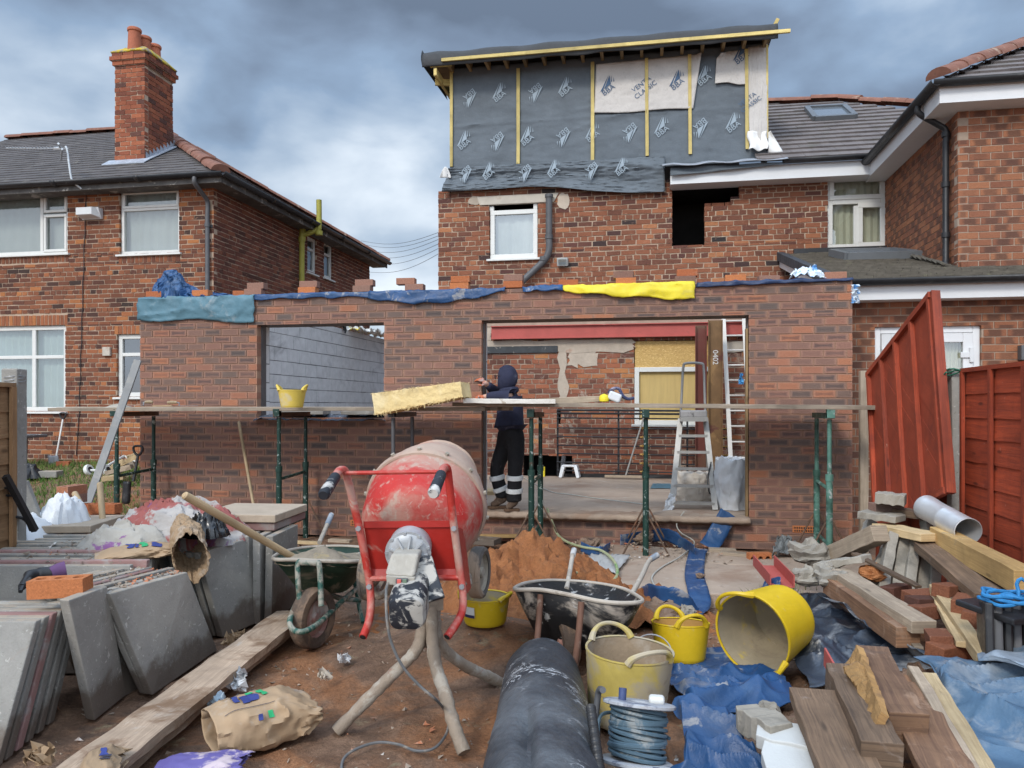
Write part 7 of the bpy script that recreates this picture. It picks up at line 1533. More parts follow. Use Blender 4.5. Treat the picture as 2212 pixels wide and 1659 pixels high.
for k in range(16):
    d = 4.36 + k * .064; r1 = -2.18 + .10 * math.sin(k * 2.1) - .02 * k; zt = .585 + .012 * math.sin(k * 1.3); bl_, br_ = C3(r1 - .95, d - .10, 0), C3(r1, d - .10, 0)
    slab4('%s slab from the front in the left row of edge on slabs' % NUM[k], C3(r1 - .95, d, zt), C3(r1, d, zt + .006 * math.sin(k)), br_, bl_, CF * .042, M_RSL if k in (1, 6) else M_CONCP)
for k in range(6):
    b = PZ(-10 + k * 23, 1662 - k * 19, 0); tp = D(78 + k * 18, 1342 - k * 8, b.dot(CF) + .22); L = -CR * (.60 + .04 * (k % 3))
    slab4('%s slab from the front at the bottom left corner of the photo' % NUM[k], tp + L, tp, b, b + L, CF * .045, M_RSL if k == 2 else M_CONCP)
def flat(lab, u0, v0, w_, dd, d, z, th, mt=M_BEIGE, rz=0.):
    p = D(u0, v0, d); p.z = z; mb = MB(); mb.box(p + UP * th / 2, (w_, dd, th), rot=Matrix.Rotation(YAW + rz, 3, 'Z')); return tag(mb.build('paving_slab', mt, bevel=.006), lab, 'slab', GS)
flat('sandy flat slab lying on top of the edge on row at the left', 70, 1150, 1.1, .55, 5.62, .60, .05, rz=.05)
flat('upper flat slab of the two capping the far stack', 548, 1100, .60, .62, 5.75, .665, .055, rz=-.1); flat('lower flat slab of the two capping the far stack', 548, 1115, .58, .60, 5.76, .605, .055, M_RSL, rz=-.1)
for k in range(6):
    p = C3(-2.05 + k * .078, 5.50 + .015 * math.sin(k * 3)); mb = MB(); mb.box(p + UP * .30, (.052, .52, .60), rot=Matrix.Rotation(YAW - .05, 3, 'Z') @ Matrix.Rotation(.05 * (k - 4) * .4, 3, 'Y')); tag(mb.build('paving_slab', M_CONCP, bevel=.006), '%s upright slab from the left under the capped far stack' % NUM[k], 'slab', GS)
# ------------------------------------------------------------------ boards on the ground, left
for z, lab, dx in ((.105, 'upper muddy scaffold board lying on the ground in front of the slabs', 0), (.05, 'lower scaffold board under the muddy upper one', .03)):
    a, b = PZ(634, 1326, z), PZ(120, 1720, z); mb = MB(); mb.beam(a + CR * dx, b + CR * dx * 1.6, .225, .04, n=22, jit=.004)
    tag(mb.build('scaffold_board', wood('muddy_board', (.38, .285, .21), (.27, .20, .145), dirt=(((.17, .095, .05), 2.2, .5, .62, .85), ((.46, .40, .34), 6, .58, .7, .6)))), lab, 'scaffold board')
# ------------------------------------------------------------------ paper cement bags
M_PAPER = mat('kraft_paper', (.33, .225, .135), .8, .1, 5, .25, 16, bdist=.012, dirt=(((.42, .36, .30), 4, .56, .68, .6),))
M_INKB = mat('blue_ink', (.035, .05, .20), .8, .1); M_INKG = mat('green_ink', (.03, .36, .14), .8, .1); M_INKK = mat('dark_ink', (.04, .04, .06), .8, .1)
def bag(label, p0, p1, w_, h, seed, mt=M_PAPER, prints=(), ends=True, crump=.05, name='cement_bag', upv=UP, pinch=(.5, .55)):
    p0, p1 = V(p0), V(p1); ax = (p1 - p0); L = ax.length; ax.normalize(); sd = ax.cross(upv).normalized(); u = sd.cross(ax)
    def sf(a, b, off=0.):
        t = b * 2 * math.pi; f = 1 - pinch[0] * smooth(.22, 0, a) - pinch[1] * smooth(.72, 1, a); c, s = math.cos(t), math.sin(t)
        c = math.copysign(abs(c) ** .7, c); s = math.copysign(abs(s) ** .7, s); nn = lambda *q: noise.noise(V(q)); k = 1 + crump * 2 * nn(a * 2.2 + seed, c * 1.1, s * 1.1) + crump * 1.5 * rdg((a * 3.4 + seed, c * 1.6, s * 1.6)) - crump * 2.4 * abs(nn(a * 7 + seed, c * 2.6, s * 2.6 + seed)) * (.35 + 1.5 * smooth(.6, 1, a))
        x = c * w_ / 2 * (1 + .10 * smooth(.7, 1, a)) * k; z = max(-.9, s) * h / 2 * f * k
        return p0 + ax * (a * L + .04 * fbm((c * 2, s * 2, seed + a)) * a) + sd * (x + off * c) + u * (z + off * s * 1.6)
    mb = MB(); mb.grid(56, 48, lambda a, b: sf(a, b)); t = mb.build(name, mt, fix=False, weld=True, solid=.002); tag(t, label, 'paper bag')
    for a0, a1, b0, b1, m_ in prints:
        mb = MB(); mb.grid(10, 8, lambda x, y: sf(a0 + (a1 - a0) * x, b0 + (b1 - b0) * y, .004)); mb.build('printed_mark', m_, t, fix=False)
    return t
pa = [(.22, .27, .24, .285, M_INKB), (.29, .36, .215, .30, M_INKB), (.36, .45, .225, .30, M_INKB), (.40, .47, .31, .335, M_INKG), (.50, .56, .25, .335, M_INKG), (.06, .34, .345, .349, M_INKK), (.34, .62, .352, .356, M_INKK), (.10, .60, .17, .174, M_INKK), (.38, .42, .06, .10, M_INKB), (.48, .53, .06, .115, M_INKG)]
bag('crumpled brown cement bag with blue and green print lying on the soil', PZ(452, 1580, .10), PZ(672, 1525, .11), .30, .20, 3, prints=pa, crump=.075, pinch=(.25, .55))
zB = .62
bag('flattened brown cement bag lying across the slab tops', D(205, 1208, 4.55), D(372, 1183, 4.75), .26, .085, 8, prints=[(.42, .50, .2, .3, M_INKB), (.52, .56, .19, .31, M_INKB), (.60, .68, .2, .33, M_INKG), (.74, .88, .17, .27, M_INKB)], crump=.09)
def openbag():
    c0, c1 = D(398, 1135, 5.0), D(412, 1205, 4.55); ax = (c1 - c0); L = ax.length; ax.normalize(); sd = CR; u = ax.cross(sd).normalized()
    def sf(a, b, k=1.):
        t = b * 6.28318; f = .55 + .45 * smooth(0, .55, a); q = 1 + .16 * fbm((a * 4, math.cos(t) * 1.6, math.sin(t) * 1.6)) - .2 * abs(fbm((a * 7, math.cos(t) * 3, math.sin(t) * 3)))
        return c0 + ax * (a * L + .05 * fbm((math.cos(t) * 2, math.sin(t) * 2, 7)) * smooth(.7, 1, a)) + sd * (math.cos(t) * .115 * f * q * k) + u * (math.sin(t) * .155 * f * q * k)
    mb = MB(); mb.grid(40, 56, lambda a, b: sf(a, b), sm=False); mb.face(mb.add(*[sf(0, i / 30) for i in range(30)])); o = mb.build('cement_bag', M_PAPER, fix=False, weld=True, solid=.003); tag(o, 'open empty brown cement bag with its mouth facing the yard on the slabs', 'paper bag')
openbag()
bag('torn pale brown paper bag at the bottom edge beside the board', PZ(175, 1668, .13), PZ(265, 1650, .14), .22, .10, 5, prints=[(.55, .72, .24, .29, M_INKB), (.60, .80, .2, .215, M_INKK), (.60, .78, .22, .235, M_INKK)], crump=.06)
bag('purple and white plastic cement bag at the bottom edge', PZ(335, 1668, .05), PZ(525, 1650, .06), .16, .08, 6, mat('purple_white_bag', (.52, .42, .44), .5, .15, 5, .3, 20, objvar=0, dirt=(((.10, .08, .27), 3.2, .47, .53, .95),)), crump=.07)
def bits(lab, u, v, w_, h, mt, seed, z=.03, name='paper_scrap', cat='litter'):
    p = PZ(u, v, z); return scrap(name, lab, cat, [p - CR * w_, p + CR * w_, p + CR * w_ * .8 + CF * w_ * .9 + UP * h, p - CR * w_ * .8 + CF * w_ + UP * h * .6], mt, amp=.05, seed=seed, nu=12, nv=9)
bits('torn brown paper and white scrap at the bottom left corner', 85, 1655, .05, .05, M_PAPER, 2)
bits('crumpled clear plastic wrapping lying beside the board', 500, 1495, .075, .07, M_WBAG, 4)
bits('pale blue plastic strip beside the board', 458, 1530, .04, .02, mat('pale_blue_film', (.45, .55, .62), .4, .1), 6)
bits('torn paper tube end next to the crumpled wrapping', 478, 1485, .03, .04, M_PAPER, 9)
bits('small white scrap on the soil under the narrow slab', 326, 1560, .018, .02, M_WHITE, 12)
bits('flat white scrap on the soil in front of the mixer', 745, 1432, .022, .01, M_WHITE, 14); bits('pale flat scrap on the soil left of the mixer leg', 700, 1470, .018, .008, M_STONE, 16)
bits('curled brown paper at the end of the boards under the far slab', 505, 1395, .06, .06, M_PAPER, 18)
# drinks can
c = PZ(610, 1282, .035); t = T('drinks_can', 'crushed silver drinks can lying on the ground by the far slabs', 'can', c); M_ = Matrix.Translation(c) @ (CR * .9 - CF * .4 + UP * .12).normalized().to_track_quat('Z', 'Y').to_matrix().to_4x4()
mb = MB(); mb.lathe([(.001, -.056), (.024, -.058), (.031, -.048), (.032, .045), (.026, .058), (.024, .055), (.001, .053)], M_, 20, fn=lambda p, a: p * (1 + .06 * fbm((math.cos(a) * 2, math.sin(a) * 2, p.z * 20)))); mb.build('can', mat('can_print', (.45, .43, .45), .3, .2, 9, .05, metal=.5, dirt=(((.10, .06, .16), 20, .5, .55, .8),)), t)
# ------------------------------------------------------------------ cloth, sacks, rag on the slabs
def dome(name, label, cat, c, rx, ry, h, mt, seed, fold=.35, n=56, solid=0., sm=True, flat_=.0):
    mb = MB(); c = V(c)
    def fn(a, b):
        an = a * 6.28318; r = b; x, y = math.cos(an) * r, math.sin(an) * r
        edge = 1 + .22 * fbm((math.cos(an) * 1.4 + seed, math.sin(an) * 1.4, seed)) + .12 * fbm((math.cos(an) * 4, math.sin(an) * 4, seed + 2))
        hh = max(0., 1 - r ** 2.6); xx = x + .3 * noise.noise(V((x * 2, y * 2, seed + 3))); yy = y + .3 * noise.noise(V((x * 2, y * 2, seed + 8)))
        z = h * hh * (.82 + .30 * noise.noise(V((x * 1.6 + seed, y * 1.6, seed)))) + h * hh ** .5 * fold * (.55 * rdg((xx * 2.2 + seed, yy * 1.5, seed)) + .35 * rdg((xx * 3 - yy * 3, yy * 4, seed + 5)) + .12 * rdg((xx * 8, yy * 8, seed)))
        return c + CR * (x * rx * edge + .05 * rx * fbm((x * 4, y * 4, seed + 9))) + CF * (y * ry * edge) + UP * max(.0, z)
    mb.grid(n, n // 2, fn, sm=sm); o = mb.build(name, mt, fix=False, weld=True, solid=solid); return tag(o, label, cat)
M_CLOTH = mat('stained_cloth', (.37, .34, .315), .9, .1, 5, .6, 12, bdist=.02, objvar=0, dirt=(((.27, .06, .05), 3.4, .47, .54, .9), ((.18, .08, .19), 5.5, .60, .64, .8)))
dome('dust_sheet', 'crumpled white dust sheet with red and purple stains heaped on the slabs', 'dust sheet', C3(-2.30, 5.25, .57), .52, .38, .235, M_CLOTH, 3, .5, 80)
dome('dust_sheet', 'off white purple dotted end of cloth spread at the front of the stained heap', 'dust sheet', C3(-2.48, 4.92, .57), .32, .17, .15, mat('purple_dot_cloth', (.36, .335, .295), .9, .1, 5, .5, 12, bdist=.02, objvar=0, dirt=(((.22, .08, .24), 3.6, .58, .62, .9),)), 7, .5, 56)
dome('bin_bag', 'shiny black bin bag lump beside the open cement bag', 'bag', D(448, 1158, 4.95), .16, .12, .14, mat('black_film', (.008, .008, .009), .25, .2, 6, .2, 20, spec=.6), 4, .5)
dome('builder_sack', 'bulging white woven sack at the left edge', 'sack', D(10, 1163, 5.4), .36, .3, .22, M_WBAG, 5, .3); dome('builder_sack', 'white woven sack flap standing up between the gate and the brick stack', 'sack', D(140, 1152, 5.6), .20, .17, .30, M_WBAG, 11, .22)
gl = T('work_glove', 'black and purple work glove lying behind the orange brick', 'glove', D(95, 1262, 3.75))
mb = MB(); mb.tube(cr([D(48, 1268, 3.72), D(62, 1245, 3.8), D(85, 1240, 3.85), D(112, 1238, 3.88)], 5), [.018] * 5 + [.028] * 5 + [.034] * 6, 10); mb.build('palm', M_BLKPL, gl); mb = MB(); mb.tube([D(108, 1240, 3.87), D(125, 1234, 3.9), D(142, 1230, 3.92)], [.034, .04, .044], 10); mb.build('cuff', mat('purple_knit', (.10, .05, .12), .9, .2), gl)
for k in range(4): mb = MB(); mb.tube(cr([D(66, 1250, 3.80 - k * .015), D(52, 1254 + k * 3, 3.76 - k * .01), D(44, 1266 + k * 4, 3.72 - k * .01)], 4), .011, 7); mb.build('finger', M_BLKPL, gl)
p = D(131, 1287, 3.62); loose_brick('orange perforated brick lying on the slab tops', (p.x, p.y, .597), YAW + .10, 0, -.03, B_ORG, True, size=(.25, .11, .085))
# ------------------------------------------------------------------ back left: bricks, tools, gate
GB = 'bricks in the small stack behind the slabs'
def pb(u, v, d, lab, rz=0, mt=B_ORG, holes=None): p = D(u, v, d); return loose_brick(lab, p, YAW + rz, 0, 0, mt, holes, GB)
pb(165, 1132, 6.1, 'bottom left orange brick of the small stack'); pb(225, 1130, 6.0, 'bottom right orange brick of the small stack', .1)
pb(170, 1108, 6.1, 'middle left orange brick of the small stack', .15, B_ORG, True); pb(228, 1108, 6.0, 'middle right orange brick of the small stack', -.1, B_ORG, True)
pb(156, 1087, 6.1, 'lower pinkish brick on the stack set end on', 1.4, B_NEW); pb(156, 1068, 6.1, 'topmost pinkish perforated brick on the stack', 1.4, B_NEW, True)
pole('short ash handle leaning left against the brick stack', D(161, 1065, 5.9), D(206, 1150, 5.75), .023); pole('upright ash handle standing in front of the brick stack', D(216, 1044, 5.8), D(224, 1156, 5.7), .023)
mb = MB(); mb.beam(D(298, 778, 7.3), D(188, 1092, 6.9), .07, .022, CF); tag(mb.build('straight_edge', mat('weathered_alloy', (.22, .22, .215), .7, .15, dirt=(((.32, .3, .27), 6, .5, .66, .7),)), bevel=.003), 'long grey metal straight edge leaning on the end of the scaffold board', 'straight edge')
pole('wooden shaft leaning against the lower brickwork below the window', PY(516, 912, EY - .04), D(548, 1092, 8.4), .018)
def spade(lab, top, bot, u0, u1, v0, v1, y, blade, hm):
    t = T('spade', lab, 'spade', bot); mb = MB(); mb.tube([top, bot], .016, 8); mb.build('shaft', hm, t)
    mb = MB(); n = 8; mb.grid(8, 8, lambda a, b: PY(u0 + (u1 - u0) * a + (8 if u1 > u0 else -8) * b * .4, v0 + (v1 - v0) * b + 3 * math.sin(a * 3.14) * b, y - .03 * math.sin(a * 3.14))); mb.build('blade', blade, t, solid=.004)
    mb = MB(); q = top; mb.tube(cr([q, q + V((-.05, 0, .05)), q + V((-.05, 0, .11)), q + V((.05, 0, .11)), q + V((.05, 0, .05)), q], 4), .014, 8); mb.build('grip', M_BLKPL, t)
spade('silver spade with black grip leaning on the left house wall', PY(136, 906, 11.9), PY(121, 990, 11.7), 103, 126, 984, 1007, 11.6, M_GALV, M_ALUW)
spade('black shovel leaning against the end of the new wall', PY(298, 985, 8.0), PY(288, 1040, 7.9), 284, 266, 1040, 1086, 7.85, M_BLKPL, M_BLKPL)
t = T('trolley', 'pair of white trolley wheels on an axle lying on the grass', 'trolley', PY(211, 1022, 10.6))
for u in (192, 231):
    c = PY(u, 1016, 10.6); Mw = Matrix.Translation(c) @ Matrix.Rotation(R(70), 4, 'Y'); mb = MB(); mb.lathe([(.03, -.03), (.085, -.03), (.095, -.01), (.095, .01), (.085, .03), (.03, .03)], Mw, 20); w_ = mb.build('wheel', M_UPVC, t); mb = MB(); mb.lathe([(.001, .032), (.05, .034), (.05, -.034), (.001, -.034)], Mw, 14); mb.build('hub', M_BLKPL, w_)
mb = MB(); mb.tube([PY(192, 1016, 10.6), PY(231, 1016, 10.6)], .018, 6); mb.tube([PY(222, 1012, 10.6), PY(268, 985, 11.2), PY(292, 998, 11.2)], .02, 6); mb.build('axle', M_UPVC, t)
rg = random.Random(5)
for k, (u0, v0, u1, v1, lab) in enumerate(((222, 1034, 268, 1030, 'lowest flat offcut at the front of the log pile by the wall end'), (230, 1022, 285, 1008, 'long grey offcut lying on the log pile'), (240, 1012, 268, 995, 'pale split log on top of the log pile'), (255, 1020, 290, 1000, 'brown split log on the right of the log pile'), (262, 1003, 296, 985, 'topmost leaning offcut of the log pile'), (262, 1036, 296, 1028, 'short block at the right foot of the log pile'), (275, 990, 298, 982, 'thin offcut at the back of the log pile'))):
    mb = MB(); mb.beam(PY(u0, v0, 9.8 + .15 * k), PY(u1, v1, 9.9 + .15 * k), .12, .07, n=4, jit=.008); tag(mb.build('timber_offcut', M_PALE if k % 2 else M_PINE), lab, 'timber', 'offcuts in the log pile by the wall end')
pt = PY(138, 1008, 11.4); loose_brick('orange brick on end at the foot of the left house wall', (pt.x, pt.y, pt.z - .02), .2, 0, 0, B_ORG, None, None, (.215, .1, .11))
mb = MB(); p = D(62, 1140, 5.5); mb.box(p + UP * .10, (.14, .10, .46), rot=Matrix.Rotation(YAW + .4, 3, 'Z') @ Matrix.Rotation(-.32, 3, 'Y')); tag(mb.build('concrete_block', M_CONCP, bevel=.008), 'rough grey concrete block leaning behind the black gate', 'block')
def irongate():
    t = T('iron_gate', 'black wrought iron gate leaning at the left edge', 'gate', D(74, 1150, 5.0)); a, b = D(12, 1028, 4.9), D(76, 1146, 5.1)
    mb = MB(); mb.beam(a, b, .035, .035, CF); mb.build('stile', M_BLKPL, t)
    for f in (.22, .36, .78): p = a.lerp(b, f); mb = MB(); mb.beam(p, p - CR * .55 + CF * .3 + UP * .01, .012, .03, CF); mb.build('bar', M_BLKPL, t)
    for k in range(3): p = a.lerp(b, .29) - CR * (.06 + .075 * k) + CF * (.035 + .04 * k); mb = MB(); mb.tube([p + CR * (.03 * math.cos(q)) + UP * (.03 * math.sin(q)) for q in [i * .5236 for i in range(12)]], .006, 6, closed=True); mb.build('scroll', M_BLKPL, t)
    mb = MB(); mb.tube(cr([a.lerp(b, .8) - CR * .2, a.lerp(b, .74) - CR * .1, a.lerp(b, .8) - CR * .03, a.lerp(b, 1.0) - CR * .03], 5), .01, 6); mb.build('latch_bar', M_BLKPL, t)
irongate()
t = T('garden_table', 'edge of a grey plastic garden table behind the concrete post', 'table', PY(62, 1000, 11)); mb = MB(); a = PY(70, 942, 11); mb.box(a - V((.4, 0, 0)), (.95, .5, .05)); mb.build('tabletop', M_GREYPL, t, bevel=.015); mb = MB(); mb.beam(PY(52, 1010, 11), PY(54, 946, 11), .06, .06, (0, 1, 0)); mb.build('leg', M_GREYPL, t)
dome('bin_bag', 'black plastic bag on the grass behind the concrete post', 'bag', PY(62, 1032, 10.2), .24, .2, .2, M_BLKPL, 13)
mb = MB(); a = PY(110, 1024, 10.3); mb.box(a, (.28, .2, .1), rot=Matrix.Rotation(.2, 3, 'Z')); tag(mb.build('concrete_block', M_CONCP, bevel=.01), 'low grey kerb block lying on the grass', 'block')
# ------------------------------------------------------------------ timber and rubble heap, right
def beamp(lab, a, b, w_, th, mt, up=UP, jit=.003, name='timber', cat='timber', n=8, grp='timbers and posts heaped by the red fence', bev=.004): mb = MB(); mb.beam(D(*a), D(*b), w_, th, up, n=n, jit=jit); return tag(mb.build(name, mt, bevel=bev), lab, cat, grp)
M_RBRN = wood('red_brown_old_timber', (.27, .15, .085), (.15, .08, .05), dirt=(((.33, .22, .15), 7, .56, .68, .6), ((.09, .06, .045), 4, .58, .7, .6)))
M_SPLIT = wood('split_orange_timber', (.40, .235, .09), (.27, .15, .06), .85, dirt=(((.22, .13, .07), 9, .52, .66, .7),), bump=.7)
M_YPINE = wood('yellow_joist', (.52, .34, .14), (.40, .25, .10), dirt=(((.30, .24, .16), 5, .58, .7, .5),))
M_CPOST = mat('weathered_concrete_post', (.30, .27, .225), .95, .2, 5, .5, 60, dirt=(((.13, .12, .10), 4, .52, .66, .7), ((.40, .36, .30), 12, .56, .7, .6)))
beamp('long yellow joist lying high against the near red panel', (2028, 1158, 5.0), (2216, 1258, 3.85), .11, .125, M_YPINE)
beamp('dark weathered plank sloping below the yellow joist', (2010, 1180, 4.95), (2150, 1296, 3.95), .20, .06, M_DARKW)
beamp('pale stone coloured lintel pointing at the camera in the middle of the heap', (1812, 1240, 5.0), (1996, 1356, 3.95), .13, .07, M_PALE, name='lintel_bar', n=10)
beamp('red streaked old joist directly under the pale lintel', (1800, 1262, 4.98), (1962, 1378, 4.0), .13, .11, M_RBRN)
beamp('chunky grey lintel sloping down left at the top of the heap', (1785, 1204, 5.65), (1902, 1152, 5.05), .12, .11, M_PALE)
beamp('flat cracked slab strip below the chunky grey lintel', (1768, 1222, 5.2), (1872, 1206, 4.95), .15, .045, M_CPOST, jit=.006)
beamp('short stone block crowning the heap', (1893, 1074, 5.45), (1956, 1080, 5.35), .16, .075, M_CPOST, jit=.006)
beamp('flat stone strip under the crowning block', (1863, 1110, 5.5), (1946, 1121, 5.3), .17, .05, M_CPOST, jit=.006)
beamp('reddish board end beside the crowning block', (1936, 1105, 5.5), (2004, 1114, 5.3), .14, .05, M_DARKW)
beamp('pale plank lying across the tops of the leaning concrete posts', (1905, 1138, 5.35), (2014, 1162, 4.9), .17, .05, M_PINE)
for k in range(5): beamp('%s leaning grooved concrete post from the left under the pale plank' % NUM[k], (1926 + k * 24, 1158 + k * 4, 5.12 + .05 * (k % 2)), (1900 + k * 28, 1296 + k * 2, 4.82 + .06 * (k % 2)), .10, .062, M_CPOST, CR, .003, 'concrete_post', 'post')
beamp('grey post leaning behind the chunky lintel', (1925, 1175, 5.3), (1885, 1262, 5.1), .07, .09, M_CPOST, CR, .005, 'concrete_post', 'post')
beamp('leaning pale post stub left of the crowning block', (1880, 1128, 5.6), (1862, 1190, 5.5), .10, .07, M_CPOST, CR, .006, 'concrete_post', 'post')
beamp('square sawn pale batten nearest the black tiles', (2020, 1272, 4.4), (2128, 1424, 3.42), .065, .055, M_PINE); beamp('thin sawn batten beside the square pale batten', (2020, 1285, 4.38), (2078, 1392, 3.62), .05, .03, M_PINE)
beamp('wide dark plank with nail marks in the bottom right heap', (1762, 1500, 3.0), (1848, 1700, 2.45), .20, .05, M_DARKW); beamp('thick rough sawn joist with a splintered edge in the bottom heap', (1818, 1462, 3.15), (1905, 1640, 2.55), .13, .12, M_DARKW, jit=.005)
beamp('thick broken joist lying on top of the bottom heap', (1880, 1425, 3.25), (1962, 1576, 2.72), .13, .12, M_RBRN, jit=.005)
mb = MB(); a, b = D(1868, 1432, 3.18), D(1925, 1585, 2.66); sdv = (b - a).normalized().cross(UP).normalized(); n = 26
mb.grid(n, 6, lambda x, y: a.lerp(b, x) + UP * (.068 * (1 - .7 * y) + .012 * abs(fbm((x * 14, y * 6, 2)))) - CR * (.02 + .06 * y * (.8 + .6 * fbm((x * 11, y * 2, 5)))) - UP * .05 * y, sm=False); tag(mb.build('timber', M_SPLIT, fix=False, solid=.03), 'fresh orange split wood along the broken joist', 'timber')
mb = MB(); a, b = D(1850, 1470, 3.02), D(1885, 1545, 2.83); mb.grid(18, 8, lambda x, y: a.lerp(b, x) + CR * ((y - .5) * .10 * (1 - x * .6)) + UP * (.055 + .02 * abs(fbm((x * 9, y * 7, 3))) - .03 * abs(y - .5)), sm=False); tag(mb.build('timber', M_SPLIT, fix=False, solid=.03), 'ragged pale torn splinter patch on the rough sawn joist', 'timber')
beamp('bark edged brown plank right of the broken joist', (1950, 1480, 3.12), (2055, 1690, 2.45), .17, .04, M_RBRN, jit=.006); beamp('slim pale batten in the bottom right heap', (1972, 1448, 3.2), (2112, 1690, 2.5), .045, .045, M_PALE); beamp('slim brown batten right of the pale one', (2006, 1462, 3.2), (2142, 1690, 2.5), .06, .04, M_PINE)
for lab, a, b, w_, th, m_ in (('thin dark lath crossing in front of the leaning concrete posts', (1845, 1196, 5.05), (1985, 1268, 4.55), .05, .02, M_DARKW), ('broken lath end poking out left of the pale lintel', (1752, 1240, 5.25), (1832, 1216, 5.0), .045, .02, M_PALE), ('narrow red brown slat under the yellow joist', (2040, 1205, 4.7), (2205, 1322, 3.75), .06, .025, M_RBRN), ('grey slat lying beside the row of red bricks', (1905, 1300, 4.7), (1985, 1402, 3.95), .05, .025, M_PALE), ('short splintered lath on the wide dark plank', (1752, 1556, 2.86), (1822, 1512, 2.95), .035, .018, M_PINE), ('weathered slat between the bark edged plank and the pale batten', (1952, 1462, 3.2), (2075, 1660, 2.52), .05, .02, M_RBRN), ('thin brown slat resting across the red oxide channel', (1800, 1452, 3.3), (1905, 1432, 3.2), .045, .02, M_RBRN), ('splintered dark board end beside the square pale batten', (2060, 1292, 4.2), (2150, 1345, 3.75), .08, .03, M_DARKW)): beamp(lab, a, b, w_, th, m_, jit=.004)
def uchan(lab, a, b, w_, h, mt):
    t = T('steel_channel', lab, 'steel channel', D(*b)); p, q = D(*a), D(*b); d = (q - p).normalized(); s = d.cross(UP).normalized()
    mb = MB(); mb.beam(p, q, w_, .008); mb.beam(p + s * w_ / 2 + UP * h / 2, q + s * w_ / 2 + UP * h / 2, .008, h); mb.beam(p - s * w_ / 2 + UP * h / 2, q - s * w_ / 2 + UP * h / 2, .008, h); mb.build('channel', mt, t)
uchan('red oxide steel channel offcut lying on the concrete pad', (1650, 1222, 5.75), (1690, 1268, 5.05), .15, .08, M_REDO); uchan('red oxide steel channel half buried under the broken joist', (1826, 1440, 3.32), (1885, 1540, 2.95), .17, .08, M_REDO)
def rubble(lab, p, s, mt, seed, name='rubble', cat='stone', sz=.75):
    mb = MB(); c = V(p); mb.grid(18, 12, lambda a, b: c + V((math.cos(a * 6.283) * math.sin(b * 3.1416), math.sin(a * 6.283) * math.sin(b * 3.1416), sz * (1 - math.cos(b * 3.1416)) * .9 - .25)) * s * (1 + .5 * fbm((math.cos(a * 6.283) * 1.2 * math.sin(b * 3.1416) + seed, math.sin(a * 6.283) * math.sin(b * 3.1416) * 1.2, math.cos(b * 3.14) * 1.2 + seed)) + .15 * fbm((a * 9, b * 9, seed))), sm=False); return tag(mb.build(name, mt, fix=False, weld=True), lab, cat)
M_SOILC = mat('soil_clod', (.20, .135, .095), .95, .25, 6, .7, 60, bdist=.015)
rubble('broken beige stone lump at the left of the rubble heap', D(1752, 1212, 5.6), .13, M_CPOST, 2); rubble('grey rubble lump below the flat cracked strip', D(1800, 1262, 5.0), .11, M_CPOST, 5); rubble('angular pale rubble in front of the heap', D(1745, 1258, 5.15), .09, M_CPOST, 8); rubble('broken terracotta roof tile piece by the leaning posts', D(1885, 1250, 4.9), .075, B_OLD, 11)
rubble('large brown clod beside the blue strip', PZ(1428, 1345, .05), .13, M_SOILC, 13); rubble('pale stone lump next to the brown clod', PZ(1480, 1335, .04), .07, M_CPOST, 15); rubble('small stone on the concrete pad', PZ(1512, 1248, .09), .035, M_SOILC, 17); rubble('rounded lump of earth at the foot of the wall left of the pad', PZ(1270, 1190, .06), .10, M_SOILC, 19)
rubble('earth lump behind the trestle on the pad', PZ(1390, 1172, .06), .09, M_SOILC, 21); rubble('grey stone lump at the bottom under the white boards', PZ(1655, 1570, .05), .07, M_CPOST, 23)
GR = 'old red bricks under the battens'
for k, (u, v, d, rz, lab) in enumerate(((2010, 1335, 4.2, .3, 'front red brick of the row between lintel and batten'), (2000, 1318, 4.3, .3, 'second red brick of the row between lintel and batten'), (1992, 1304, 4.42, .25, 'rear red brick of the row between lintel and batten'), (2030, 1398, 3.78, 1.2, 'soot marked red brick standing at the end of the lintel'), (2085, 1320, 4.0, .9, 'red brick under the dark plank end'), (2105, 1350, 3.9, .9, 'lower red brick beside the black tiles'), (1935, 1290, 4.75, .6, 'half buried brick at the foot of the concrete posts'), (2055, 1290, 4.25, .5, 'red brick at the back under the dark plank'), (2050, 1420, 3.7, .4, 'dark brick under the square batten'))):
    p = D(u, v, d); loose_brick(lab, p, YAW + rz, .1 * (k % 3 - 1), .08 * (k % 2), B_OLD, None, GR)
for u, v, z, rz, h, mt, lab in ((1636, 1204, .06, .1, True, B_ORG, 'orange three hole brick on its side at the back of the pad'), (1745, 1196, .05, .5, None, B_OLD, 'red brick fragment near the right pier foot'), (1916, 1107, 0, .1, None, B_NEW, 'pinkish brick wedged under the crowning block')):
    p = PZ(u, v, z) if z else D(1914, 1108, 5.5); loose_brick(lab, p, YAW + rz, R(90) if h else 0, 0, mt, h)
# heap core: broken brick and soil under the timbers
mb = MB(); hc = [(5.6, 2.75, .25, .36), (4.6, 2.5, .22, .42), (4.0, 2.3, .20, .5), (3.2, 1.6, .12, .7), (2.8, 1.35, .09, .6)]
def core(a, b):
    d = 2.2 + b * 3.6; r = (.85 + a * 1.75) * (.62 + .2 * d / 4); h = 0
    for dd, rr, hh, w_ in hc: h = max(h, hh * math.exp(-(((d - dd) / w_) ** 2 + ((r - rr) / w_) ** 2)))
    q = C3(r, d); return V((q.x, q.y, gz(q.x, q.y) - .03 + h + .03 * abs(fbm((q.x * 7, q.y * 7, 2))) * (h > .04) + .02 * fbm((q.x * 18, q.y * 18, 5))))
mb.grid(60, 80, core); tag(mb.build('rubble_heap', M_SOIL, fix=False), 'low heap of dark soil and broken rubble under the timbers', 'rubble', kind='stuff')
